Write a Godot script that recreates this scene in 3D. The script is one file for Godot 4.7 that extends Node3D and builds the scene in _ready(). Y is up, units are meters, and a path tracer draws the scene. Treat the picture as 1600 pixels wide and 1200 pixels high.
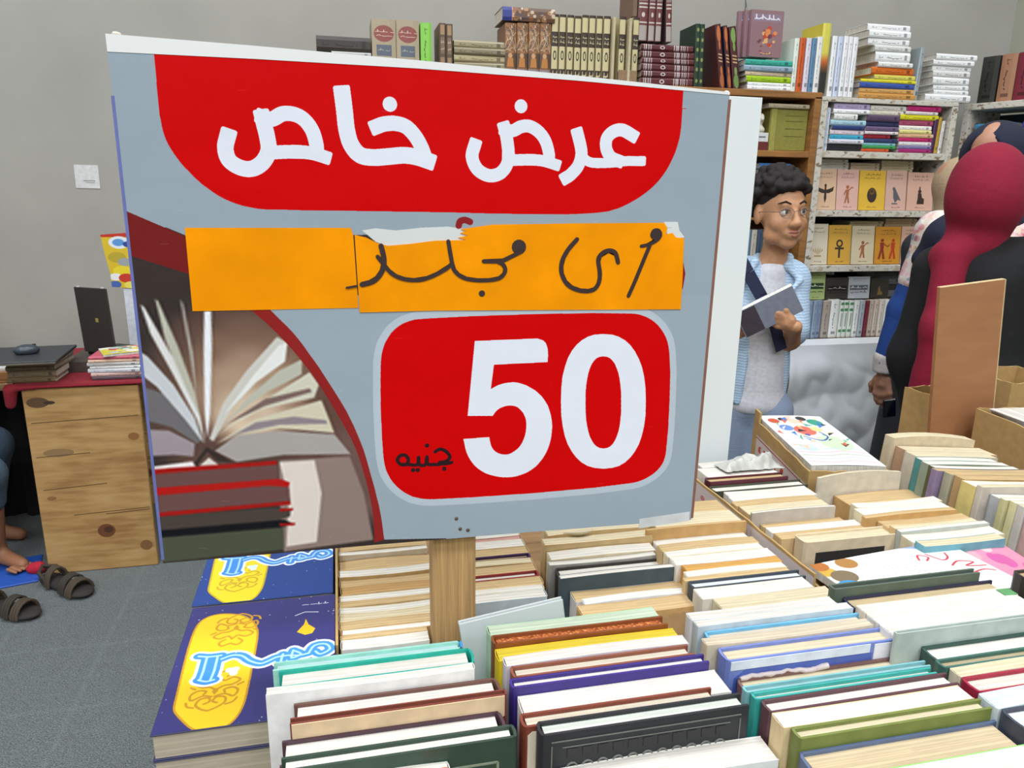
extends Node3D
# A second-hand book stall: a price sign on a post among rows of old books, bookcases and visitors behind.

const TABLE := 0.80
const LAMP := 8.3

func _ready() -> void:
	var cam := Camera3D.new()
	cam.name = "camera"
	cam.fov = rad_to_deg(2.0 * atan(600.0 / 1180.0))
	cam.position = Vector3(0, 1.5, 0)
	cam.rotation_order = EULER_ORDER_YXZ
	cam.rotation_degrees = Vector3(-14.5, -13.0, 0.8)
	cam.near = 0.05
	cam.current = true
	add_child(cam)
	var env := WorldEnvironment.new()
	env.name = "environment"
	var e := Environment.new()
	e.background_mode = Environment.BG_COLOR
	e.background_color = Color(0.02, 0.02, 0.02)
	e.tonemap_mode = Environment.TONE_MAPPER_LINEAR
	e.tonemap_exposure = 1.0
	e.sdfgi_enabled = true
	e.ssao_enabled = true
	e.ssil_enabled = true
	env.environment = e
	add_child(env)
	lamps()
	make_textures()
	hall()
	bookcases()
	table_clutter()
	price_sign()
	blue_volumes()
	table_books()
	shelf_books()
	far_table()
	boy()
	women()

const ROW_PHRASE = {"A": "in the row beside the blue volumes", "B": "in the row with the purple hardcover", "C": "in the row with the blue jacket volume", "D": "in the row with the crimson hardcover", "A2": "between the blue volumes and the sign post", "B15": "in the short row behind the white folder", "B2": "in the row just behind the mint volume", "C2": "in the row against the printed divider", "E": "in the row beyond the printed divider", "F": "in the row with the rolled cream volume", "G": "in the leaning row before the plank", "H": "at the end of the crimson row"}
const TABLE_BOOKS = [
	["A",0.0137,-0.6718,1.050,0.1826,0.0142,0,"h","9fdccb","cfeef2","thin aqua hardcover with a bright blue spine tip",{"spine":"3f97d6","side":"R"}],
	["A",0.0200,-0.6506,1.050,0.1829,0.0266,0,"h","12a893","f7f2e8","bright teal hardcover with white pages",{"side":"R"}],
	["A",0.0150,-0.6314,1.052,0.1922,0.0102,0,"p","f0efeb","f7f2e8","tall plain white paper-wrapped volume",{}],
	["A",0.0367,-0.6063,1.040,0.1869,0.0383,0,"h","6d4a40","f7f2e8","brown hardcover with clean white pages",{}],
	["A",0.0382,-0.5825,1.055,0.1891,0.0079,0,"h","7a3a2c","d8c8b4","old book with a torn tan cover",{"torn":"dcc09a","upper":1,"drop":0.016}],
	["A",0.0297,-0.5621,1.040,0.1877,0.0313,0,"h","4e3540","f7f2e8","dark plum hardcover with white pages",{}],
	["A",0.0339,-0.5374,1.050,0.1913,0.0165,0,"h","2f4638","f7f2e8","dark green hardcover with a tooled border",{"frame":"8a927c"}],
	["A",0.0087,-0.5108,1.037,0.1258,0.0350,0,"p","e9e6e0","f7f2e8","white paperback with an orange-red corner",{"tip":"d8694a"}],
	["B",0.2326,-0.6905,1.050,0.1882,0.0179,0,"p","bfe6c0","dff3d8","mint green thin volume",{"side":"L"}],
	["B",0.2340,-0.6723,1.050,0.1887,0.0169,0,"h","8a4a22","c06a34","brown marbled hardcover with marbled page edges",{"marble":1}],
	["B",0.2365,-0.6528,1.045,0.1951,0.0206,0,"p","f0d21a","f0d63a","bright yellow paperback",{}],
	["B",0.2392,-0.6339,1.050,0.1922,0.0155,0,"p","ddd6dc","f7f2e8","lavender-white paperback",{}],
	["B",0.2403,-0.6166,1.050,0.1845,0.0176,0,"h","8d5340","e8dfcb","worn brown hardcover with mottled cream pages",{}],
	["B",0.2420,-0.5999,1.050,0.1984,0.0141,0,"h","3a2a80","f7f2e8","deep purple hardcover with white pages",{}],
	["B",0.2464,-0.5750,1.041,0.2006,0.0341,0,"p","f1ece4","f7f2e8","white volume with a torn brown back",{}],
	["B",0.2325,-0.5480,1.050,0.1823,0.0183,0,"h","7e3c2a","e6dcc6","reddish brown book with a torn jacket",{"torn":"e2d6bd"}],
	["B",0.2468,-0.5289,1.055,0.1904,0.0183,0,"h","23262a","dfe6dc","black hardcover with tooled arch pattern",{"arch":1}],
	["B",0.2616,-0.5040,1.021,0.1903,0.0300,0,"p","eeeeea","f7f2e8","white volume with rounded cover corner",{}],
	["C",0.4463,-0.6725,1.050,0.1785,0.0149,0,"p","ecebee","f7f2e8","white paperback with a pale spine",{}],
	["C",0.4533,-0.6581,1.050,0.1887,0.0121,0,"p","c9d3d9","f7f2e8","pale grey-blue covered volume",{}],
	["C",0.4595,-0.6416,1.044,0.1859,0.0193,0,"h","6fb6dc","e9ddc8","sky blue thin hardcover",{}],
	["C",0.4488,-0.6249,1.050,0.1954,0.0126,0,"p","d9c9ae","e6d8bf","beige paperback with yellowed pages",{}],
	["C",0.4610,-0.6061,1.046,0.1938,0.0234,0,"h","7586c8","eedfbc","blue jacket volume with a white stripe",{"jacket":1}],
	["C",0.4753,-0.5731,1.026,0.2023,0.0411,0,"h","7e5a58","eedfbc","brown hardcover with a frayed spine edge",{"fray":1}],
	["C",0.4538,-0.5471,1.050,0.1993,0.0093,0,"h","7fb9bd","cfe0e0","thin pale blue-green hardcover",{}],
	["C",0.4538,-0.5364,1.050,0.1937,0.0103,0,"h","38a79d","f7f2e8","teal green hardcover with white pages",{}],
	["C",0.4609,-0.5216,1.050,0.1973,0.0179,0,"h","5c3a42","f7f2e8","maroon hardcover with thick white pages",{}],
	["C",0.4579,-0.5020,1.050,0.1961,0.0197,0,"p","e8d0a0","f7f2e8","cream paperback with a tan back",{}],
	["C",0.4637,-0.4840,1.050,0.1937,0.0147,0,"h","76813f","eedfbc","olive green hardcover with cream pages",{}],
	["C",0.4654,-0.4546,1.038,0.1987,0.0424,0,"h","5d6c8e","e3cda8","slate blue hardcover with thick tan pages",{}],
	["C",0.4552,-0.4176,1.050,0.1951,0.0300,0,"p","86d860","f7f2e8","volume with a bright green cover edge",{}],
	["D",0.6539,-0.6981,1.050,0.2021,0.0121,0,"h","5e6b5c","37424a","grey-green hardcover with dark page edges",{}],
	["D",0.6681,-0.6742,1.039,0.2073,0.0341,0,"h","2d2c48","dcc59c","navy hardcover with tan pages",{}],
	["D",0.6556,-0.6480,1.050,0.2036,0.0167,0,"p","eadbc6","f7f2e8","cream paperback with a green corner",{"tip":"5f9a62"}],
	["D",0.6549,-0.6289,1.050,0.2014,0.0199,0,"p","efeae2","f7f2e8","off-white paperback with soft edges",{}],
	["D",0.6517,-0.6043,1.050,0.1950,0.0277,0,"p","e6e8f0","f7f2e8","bluish white paperback",{}],
	["D",0.6450,-0.5867,1.060,0.1950,0.0060,0,"h","b7c4bd","f7f2e8","pale sage volume with a plain cover",{}],
	["D",0.6769,-0.5671,1.042,0.1950,0.0316,0,"h","2f5048","f7f2e8","dark green hardcover with white pages",{}],
	["D",0.6633,-0.5435,1.050,0.1950,0.0141,0,"h","3f6b60","c8b794","green hardcover with thin tan pages",{}],
	["D",0.6671,-0.5286,1.050,0.1950,0.0141,0,"p","e6dcc0","eedfbc","cream volume with speckled pages",{}],
	["D",0.6672,-0.5092,1.050,0.1950,0.0232,0,"h","a31f3c","eee6da","crimson hardcover with white pages",{}],
	["D",0.6633,-0.4857,1.050,0.1950,0.0222,0,"p","d6e4ea","e6f0f4","pale blue-white paperback",{}],
	["D",0.6657,-0.4588,1.050,0.1950,0.0300,0,"h","3f4554","eef0f0","charcoal hardcover with white pages",{}],
	["A2",0.0490,-1.0700,0.970,0.1313,0.0198,0,"p","dcbd8a","dcbd8a","tan paperback",{}],
	["A2",0.0486,-1.0542,0.970,0.1306,0.0101,0,"p","f7f2e8","f7f2e8","white-edged paperback",{}],
	["A2",0.0502,-1.0259,0.960,0.1349,0.0450,0,"p","cfa468","dcbd8a","brownish paperback",{}],
	["A2",0.0483,-0.9837,0.975,0.1304,0.0198,0,"p","dcbd8a","f7f2e8","white-edged paperback",{}],
	["A2",0.0478,-0.9638,0.970,0.1282,0.0184,0,"p","cfa468","dcbd8a","tan paperback",{}],
	["A2",0.0487,-0.9435,0.970,0.1268,0.0206,0,"p","dcbd8a","cfa468","paperback with curled cover",{}],
	["A2",0.0464,-0.9246,0.970,0.1261,0.0157,0,"p","dcbd8a","f7f2e8","white-edged paperback",{}],
	["A2",0.0449,-0.9094,0.970,0.1249,0.0129,0,"p","dcbd8a","dcbd8a","tan paperback",{}],
	["A2",0.0442,-0.8950,0.970,0.1236,0.0142,0,"p","eedfbc","f7f2e8","white-edged paperback",{}],
	["A2",0.0436,-0.8780,0.970,0.1211,0.0182,0,"p","eedfbc","eedfbc","cream paperback",{}],
	["A2",0.0422,-0.8592,0.970,0.1185,0.0177,0,"p","dcbd8a","dcbd8a","tan paperback",{}],
	["A2",0.0422,-0.8440,0.970,0.1141,0.0112,0,"p","cfa468","f7f2e8","white-edged paperback",{}],
	["A2",0.0367,-0.8331,0.970,0.1047,0.0090,0,"p","dcbd8a","dcbd8a","tan paperback",{}],
	["A2",0.0370,-0.8178,0.970,0.1040,0.0200,0,"p","f7f2e8","f7f2e8","white-edged paperback",{}],
	["B15",0.1989,-1.0758,0.970,0.1250,0.0208,0,"p","eedfbc","f7f2e8","white-edged paperback",{}],
	["B15",0.1987,-1.0589,0.970,0.1250,0.0114,0,"p","c98a86","d8a49c","pink paperback",{}],
	["B15",0.1990,-1.0399,0.970,0.1250,0.0250,0,"p","eedfbc","f7f2e8","white-edged paperback",{}],
	["B15",0.1992,-1.0157,0.970,0.1250,0.0217,0,"p","dcbd8a","dcbd8a","tan paperback",{}],
	["B15",0.1970,-0.9970,0.970,0.1250,0.0142,0,"h","3c2458","dcbd8a","paperback with a dark purple cover",{}],
	["B15",0.1973,-0.9812,0.970,0.1250,0.0159,0,"p","dcbd8a","eedfbc","cream paperback",{}],
	["B15",0.1970,-0.9616,0.970,0.1250,0.0216,0,"p","dcbd8a","dcbd8a","tan paperback",{}],
	["B15",0.1954,-0.9418,0.970,0.1250,0.0166,0,"h","8c2020","f7f2e8","thin book with a dark red cover",{}],
	["B15",0.1966,-0.9219,0.970,0.1250,0.0216,0,"p","dcbd8a","dcbd8a","tan paperback",{}],
	["B15",0.1937,-0.9040,0.970,0.1250,0.0125,0,"p","eedfbc","f7f2e8","white-edged paperback",{}],
	["B15",0.1927,-0.8869,0.970,0.1250,0.0200,0,"p","d5e2ea","f7f2e8","pale blue paperback",{}],
	["B2",0.3833,-1.0473,0.985,0.1672,0.0450,0,"p","eedfbc","dcbd8a","tan paperback",{}],
	["B2",0.3681,-1.0044,1.000,0.1597,0.0225,0,"p","dcbd8a","eedfbc","beige paperback with a curled page",{"curl":1}],
	["B2",0.3611,-0.9815,0.997,0.1675,0.0218,0,"p","dcbd8a","eedfbc","tan book with wide yellowed cover",{}],
	["B2",0.3596,-0.9571,0.986,0.1608,0.0254,0,"p","eedfbc","f7f2e8","white-edged paperback",{}],
	["B2",0.3549,-0.9378,0.985,0.1616,0.0116,0,"p","b9b6b0","f7f2e8","grey-covered paperback",{}],
	["B2",0.3690,-0.9087,0.980,0.1732,0.0450,0,"h","2c2622","f7f2e8","white-paged book with black cover edge",{}],
	["B2",0.3608,-0.8802,0.995,0.1748,0.0104,0,"p","4c5c64","f7f2e8","slate grey paperback",{}],
	["B2",0.3682,-0.8600,0.975,0.1645,0.0284,0,"p","dcd9d4","dcbd8a","pale paperback with tan pages",{}],
	["B2",0.3702,-0.8380,0.980,0.1540,0.0139,0,"p","e2e2e2","f7f2e8","white-edged paperback",{}],
	["B2",0.3614,-0.8153,0.980,0.1596,0.0300,0,"p","cfa468","dcbd8a","torn brown book with a ragged cover",{"torn":"c79f6c"}],
	["C2",0.5389,-1.0501,1.000,0.1258,0.0391,0,"p","dcbd8a","dcbd8a","tan paperback",{}],
	["C2",0.5303,-1.0073,1.000,0.1440,0.0450,0,"p","dcbd8a","eedfbc","cream paperback",{}],
	["C2",0.5185,-0.9749,1.005,0.1659,0.0052,0,"p","cfa468","dcbd8a","tan volume with broad bare cover",{}],
	["C2",0.5217,-0.9525,0.987,0.1511,0.0381,0,"p","f7f2e8","f7f2e8","white-edged paperback",{}],
	["C2",0.5117,-0.9226,1.000,0.1538,0.0201,0,"p","dcbd8a","dcbd8a","tan paperback",{}],
	["C2",0.5114,-0.9033,1.000,0.1493,0.0169,0,"p","eedfbc","f7f2e8","white-edged paperback",{}],
	["C2",0.5139,-0.8823,1.000,0.1527,0.0234,0,"p","f7f2e8","f7f2e8","white-edged paperback",{}],
	["C2",0.5173,-0.8612,1.000,0.1452,0.0171,0,"p","d99b44","e0aa58","orange-tan paperback",{}],
	["C2",0.5124,-0.8445,1.000,0.1479,0.0147,0,"p","eedfbc","f7f2e8","white-edged paperback",{}],
	["C2",0.5080,-0.8320,1.000,0.1542,0.0087,0,"p","dcbd8a","dcbd8a","tan paperback",{}],
	["C2",0.5159,-0.8177,1.000,0.1620,0.0185,0,"h","39424c","e9eef4","bluish white volume with dark cover edge",{}],
	["C2",0.5119,-0.7941,1.000,0.1588,0.0270,0,"p","e3dacb","f7f2e8","white paperback with a thin red stripe",{}],
	["C2",0.5264,-0.7648,1.000,0.1608,0.0300,0,"p","eedfbc","eedfbc","thick cream volume",{}],
	["E",0.7146,-1.2252,1.000,0.1340,0.0273,0,"p","d0cfc8","f7f2e8","greyish paperback",{}],
	["E",0.7054,-1.1887,1.000,0.1404,0.0442,0,"p","f7f2e8","f7f2e8","white-edged paperback",{}],
	["E",0.7057,-1.1547,1.000,0.1537,0.0221,0,"h","5e2430","dcbd8a","maroon book with tan pages",{}],
	["E",0.7166,-1.1297,0.993,0.1793,0.0264,0,"h","454a38","f7f2e8","dark olive hardcover",{}],
	["E",0.7183,-1.0965,0.992,0.1580,0.0384,0,"p","f7f2e8","f7f2e8","white-edged paperback",{}],
	["E",0.7031,-1.0675,1.000,0.1525,0.0181,0,"p","f7f2e8","f7f2e8","white-edged paperback",{}],
	["E",0.6990,-1.0482,1.000,0.1545,0.0188,0,"p","dcbd8a","dcbd8a","tan paperback",{}],
	["E",0.7012,-1.0208,1.000,0.1523,0.0344,0,"p","dcbd8a","eedfbc","cream paperback",{}],
	["E",0.7007,-1.0002,1.005,0.1503,0.0052,0,"p","c3b8ac","f7f2e8","white-edged book with wide greyish cover",{}],
	["E",0.7135,-0.9910,0.985,0.1439,0.0117,0,"p","dcbd8a","dcbd8a","tan paperback",{}],
	["E",0.7238,-0.9745,0.985,0.1618,0.0197,0,"p","f7f2e8","f7f2e8","white-edged paperback",{}],
	["E",0.7237,-0.9528,0.985,0.1578,0.0221,0,"p","dcbd8a","dcbd8a","tan paperback",{}],
	["E",0.7483,-0.9260,0.992,0.1617,0.0300,0,"h","e2cfae","eedfbc","cream volume with black panel on its cover",{"panel":1}],
	["F",0.9002,-1.1045,1.010,0.1695,0.0056,1,"p","ddd3c0","eedfbc","rolled cream volume with soft bent cover",{}],
	["F",0.9326,-1.0784,0.975,0.1644,0.0450,0,"p","cfa468","dcbd8a","torn tan paperback",{"torn":"d0a468"}],
	["F",0.8972,-1.0039,1.000,0.1622,0.0195,0,"p","eedfbc","f7f2e8","white-edged paperback",{}],
	["F",0.8895,-0.9803,1.000,0.1636,0.0262,0,"p","eedfbc","f7f2e8","white-edged paperback",{}],
	["F",0.8879,-0.9609,1.000,0.1704,0.0109,0,"p","cfa468","dcbd8a","tan paperback with orange-brown cover",{}],
	["F",0.9023,-0.9406,0.994,0.1592,0.0279,0,"p","dcbd8a","dcbd8a","tan paperback",{}],
	["F",0.8968,-0.9191,1.000,0.1512,0.0136,0,"p","dcbd8a","eedfbc","cream paperback",{}],
	["F",0.9031,-0.9064,1.000,0.1616,0.0102,0,"p","bfc3ba","f7f2e8","white-edged book with grey cover",{}],
	["F",0.9028,-0.8862,0.996,0.1614,0.0285,0,"p","eedfbc","f7f2e8","white-edged paperback",{}],
	["F",0.8925,-0.8612,1.000,0.1420,0.0200,0,"p","6fa9b6","eedfbc","cream-paged paperback with teal cover",{}],
	["G",1.1106,-1.2150,1.030,0.1922,0.0256,1,"p","d9c8a8","eedfbc","soft cream volume with bent corner",{}],
	["G",1.1209,-1.1789,1.014,0.1974,0.0450,0,"p","c9a283","eedfbc","cream volume with pinkish tan spine",{}],
	["G",1.0734,-1.1189,1.030,0.1812,0.0307,0,"p","cfc4b0","eedfbc","cream paperback",{}],
	["G",1.0621,-1.0929,1.030,0.1668,0.0197,0,"p","4f8d8b","f7f2e8","white-edged book with teal spine",{}],
	["G",1.0624,-1.0726,1.030,0.1777,0.0193,0,"p","8f9a86","f7f2e8","white-edged book with green-grey spine",{}],
	["G",1.0634,-1.0541,1.030,0.1827,0.0160,0,"p","5a5a38","f7f2e8","white-edged book with olive spine",{}],
	["G",1.0675,-1.0375,1.030,0.2096,0.0156,0,"p","8d7a9a","dcbd8a","tan paperback with lilac spine",{}],
	["G",1.0704,-1.0195,1.030,0.1933,0.0187,0,"p","a9a58c","dcbd8a","tan paperback with grey-green spine",{}],
	["G",1.0755,-0.9986,1.030,0.1953,0.0215,0,"p","bb9668","dcbd8a","tan paperback with ochre spine",{}],
	["G",1.0668,-0.9716,1.030,0.1917,0.0309,0,"p","d8c47a","f7f2e8","white-edged book with yellow spine",{}],
	["G",1.0610,-0.9492,1.035,0.1801,0.0124,0,"p","cabfb2","eedfbc","cream volume with broad greyish cover",{}],
	["G",1.0769,-0.9276,1.023,0.1816,0.0291,0,"p","b3b7bb","f7f2e8","white-edged book with pale grey spine",{}],
	["G",1.0656,-0.9062,1.030,0.1832,0.0120,0,"p","c2bc8c","f7f2e8","white-edged book with pale olive spine",{}],
	["G",1.0713,-0.8924,1.030,0.1829,0.0140,0,"p","d5cfa0","f7f2e8","white-edged book with straw yellow spine",{}],
	["G",1.0688,-0.8774,1.030,0.1786,0.0144,0,"p","c8c3bb","eedfbc","cream paperback with grey spine",{}],
	["G",1.0704,-0.8544,1.030,0.1765,0.0300,0,"p","cfa9a4","eedfbc","paperback with dusty pink cover",{}],
	["H",0.9051,-0.6733,1.050,0.2097,0.0300,0,"h","3a322c","cdb48c","dark brown hardcover with tan pages",{}],
]
const LYING = [
	[0.065,1.9700,0.216,0.0538,"4a443c","dark grey volume hidden low in the pile","on the bookcase beside the tan boxed sets"],
	[0.092,2.0241,0.165,0.0200,"b9b9b4","silver-edged wrapped volume","on the bookcase beside the tan boxed sets"],
	[0.062,2.0444,0.226,0.0587,"3a342e","dark brown volume with gilt medallion spine","on the bookcase beside the tan boxed sets"],
	[0.639,1.9700,0.230,0.0287,"8a7e60","tan volume with decorated spine","in the shrink-wrapped pile on the bookcase"],
	[0.639,1.9990,0.229,0.0311,"938768","tan volume with decorated spine","in the shrink-wrapped pile on the bookcase"],
	[0.638,2.0304,0.229,0.0284,"b0a27c","pale gold volume with decorated spine","in the shrink-wrapped pile on the bookcase"],
	[0.638,2.0590,0.228,0.0270,"85795c","olive-tan volume with decorated spine","in the shrink-wrapped pile on the bookcase"],
	[0.638,2.0863,0.228,0.0294,"9a8d6c","tan volume with decorated spine","in the shrink-wrapped pile on the bookcase"],
	[1.516,1.9700,0.261,0.0345,"5a2428","maroon volume with silver bands","in the maroon pile on the bookcase"],
	[1.519,2.0048,0.267,0.0274,"5a2428","maroon volume with silver bands","in the maroon pile on the bookcase"],
	[1.517,2.0325,0.272,0.0307,"5a2428","maroon volume with silver bands","in the maroon pile on the bookcase"],
	[1.514,2.0635,0.261,0.0231,"5a2428","maroon volume with silver bands","in the maroon pile on the bookcase"],
	[1.512,2.0869,0.270,0.0304,"5a2428","maroon volume with silver bands","in the maroon pile on the bookcase"],
	[1.508,2.1176,0.260,0.0269,"5a2428","maroon volume with silver bands","in the maroon pile on the bookcase"],
	[2.036,1.9700,0.232,0.0188,"eeeeee","white paperback","in the pile under the mauve book"],
	[2.037,1.9891,0.230,0.0155,"eeeeee","white paperback","in the pile under the mauve book"],
	[2.032,2.0050,0.241,0.0269,"9cc018","lime paperback with orange ends","in the pile under the mauve book"],
	[2.029,2.0321,0.247,0.0203,"cdb89a","beige paperback with red ends","in the pile under the mauve book"],
	[2.024,2.0527,0.257,0.0258,"8fa3b4","silver-blue paperback","in the pile under the mauve book"],
	[2.027,2.0788,0.250,0.0258,"35a08c","teal paperback","in the pile under the mauve book"],
	[2.688,1.9550,0.332,0.0254,"c8924c","tan-orange book","in the tall pile atop the white bookcase"],
	[2.692,1.9807,0.327,0.0237,"d2a05c","tan-orange book","in the tall pile atop the white bookcase"],
	[2.683,2.0047,0.318,0.0253,"3a56a8","blue book","in the tall pile atop the white bookcase"],
	[2.691,2.0303,0.326,0.0143,"e2d838","thin lemon yellow book","in the tall pile atop the white bookcase"],
	[2.721,2.0448,0.239,0.0227,"d8cf60","yellow book with orange end","in the tall pile atop the white bookcase"],
	[2.703,2.0678,0.245,0.0334,"d4681c","orange book","in the tall pile atop the white bookcase"],
	[2.711,2.1015,0.196,0.0225,"e4e2de","thin white bound volume","in the tall pile atop the white bookcase"],
	[2.691,2.1243,0.201,0.0464,"eeeeee","thick white bound volume","in the tall pile atop the white bookcase"],
	[2.685,2.1710,0.209,0.0280,"d5d3d0","grey-white bound volume","in the tall pile atop the white bookcase"],
	[2.661,2.1993,0.234,0.0327,"eeeeee","white bound volume with red band","in the tall pile atop the white bookcase"],
	[2.659,2.2323,0.239,0.0334,"eeeeee","white bound volume with red band","in the tall pile atop the white bookcase"],
	[2.655,2.2660,0.240,0.0283,"eeeeee","white bound volume","in the tall pile atop the white bookcase"],
	[3.038,1.9550,0.274,0.0338,"eeeeee","white bound volume with red mark","in the white pile atop the white bookcase"],
	[3.058,1.9891,0.209,0.0208,"eeeeee","white bound volume","in the white pile atop the white bookcase"],
	[3.052,2.0101,0.212,0.0250,"eeeeee","white bound volume","in the white pile atop the white bookcase"],
	[3.045,2.0354,0.220,0.0343,"eeeeee","thick white bound volume","in the white pile atop the white bookcase"],
	[3.043,2.0700,0.222,0.0298,"dcdad6","grey-white bound volume","in the white pile atop the white bookcase"],
	[3.045,2.1001,0.232,0.0246,"eeeeee","white bound volume","in the white pile atop the white bookcase"],
	[3.046,2.1251,0.242,0.0245,"eeeeee","white bound volume","in the white pile atop the white bookcase"],
	[3.057,2.1499,0.244,0.0287,"eeeeee","white bound volume","in the white pile atop the white bookcase"],
	[2.484,1.7050,0.195,0.0334,"23242a","black paperback","in the first pile on the white bookcase"],
	[2.487,1.7387,0.197,0.0208,"d8d8e0","pale grey paperback","in the first pile on the white bookcase"],
	[2.490,1.7598,0.192,0.0208,"38a4c4","cyan paperback","in the first pile on the white bookcase"],
	[2.489,1.7809,0.194,0.0232,"e6d4dc","pinkish white paperback","in the first pile on the white bookcase"],
	[2.490,1.8044,0.186,0.0198,"2c3e78","navy paperback with green mark","in the first pile on the white bookcase"],
	[2.488,1.8245,0.204,0.0247,"a8ccd8","pale blue paperback","in the first pile on the white bookcase"],
	[2.469,1.8494,0.134,0.0295,"e6e4de","short white paperback","in the first pile on the white bookcase"],
	[2.497,1.8792,0.206,0.0204,"eeeeee","white paperback","in the first pile on the white bookcase"],
	[2.500,1.8999,0.202,0.0281,"b9a8d0","lavender and purple paperback","in the first pile on the white bookcase"],
	[2.662,1.7050,0.162,0.0144,"d8582c","orange-red paperback","in the middle pile on the white bookcase"],
	[2.682,1.7197,0.196,0.0144,"3c9a54","green paperback","in the middle pile on the white bookcase"],
	[2.682,1.7344,0.196,0.0135,"8cc4cc","pale turquoise paperback","in the middle pile on the white bookcase"],
	[2.685,1.7482,0.202,0.0194,"34406c","indigo paperback","in the middle pile on the white bookcase"],
	[2.663,1.7678,0.156,0.0201,"a42430","red paperback with cream end","in the middle pile on the white bookcase"],
	[2.683,1.7883,0.195,0.0134,"e4d6d8","pinkish white paperback","in the middle pile on the white bookcase"],
	[2.684,1.8020,0.189,0.0234,"6e5a7c","dusty purple paperback","in the middle pile on the white bookcase"],
	[2.684,1.8257,0.194,0.0233,"2e3258","navy paperback with white emblem","in the middle pile on the white bookcase"],
	[2.683,1.8493,0.192,0.0298,"5a4460","plum paperback","in the middle pile on the white bookcase"],
	[2.699,1.8794,0.201,0.0207,"e0d8c8","cream paperback","in the middle pile on the white bookcase"],
	[2.708,1.9004,0.206,0.0247,"e8e2da","off-white paperback","in the middle pile on the white bookcase"],
	[2.893,1.7050,0.202,0.0172,"a82870","magenta paperback","in the magenta pile on the white bookcase"],
	[2.894,1.7225,0.205,0.0163,"8478a8","lilac paperback","in the magenta pile on the white bookcase"],
	[2.894,1.7390,0.208,0.0188,"e8e4e4","white paperback","in the magenta pile on the white bookcase"],
	[2.891,1.7581,0.212,0.0187,"c8246c","magenta paperback","in the magenta pile on the white bookcase"],
	[2.884,1.7771,0.209,0.0187,"e0b48c","peach paperback","in the magenta pile on the white bookcase"],
	[2.878,1.7961,0.194,0.0169,"e0d88c","pale yellow paperback","in the magenta pile on the white bookcase"],
	[2.877,1.8133,0.195,0.0211,"ece8e0","white paperback","in the magenta pile on the white bookcase"],
	[2.880,1.8347,0.202,0.0277,"a84868","rose paperback","in the magenta pile on the white bookcase"],
	[2.891,1.8628,0.228,0.0243,"d8d020","yellow paperback","in the magenta pile on the white bookcase"],
	[2.900,1.8873,0.194,0.0159,"e2dad8","thin pinkish paperback","in the magenta pile on the white bookcase"],
	[2.911,1.9035,0.198,0.0245,"b81c68","magenta paperback","in the magenta pile on the white bookcase"],
]
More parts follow.
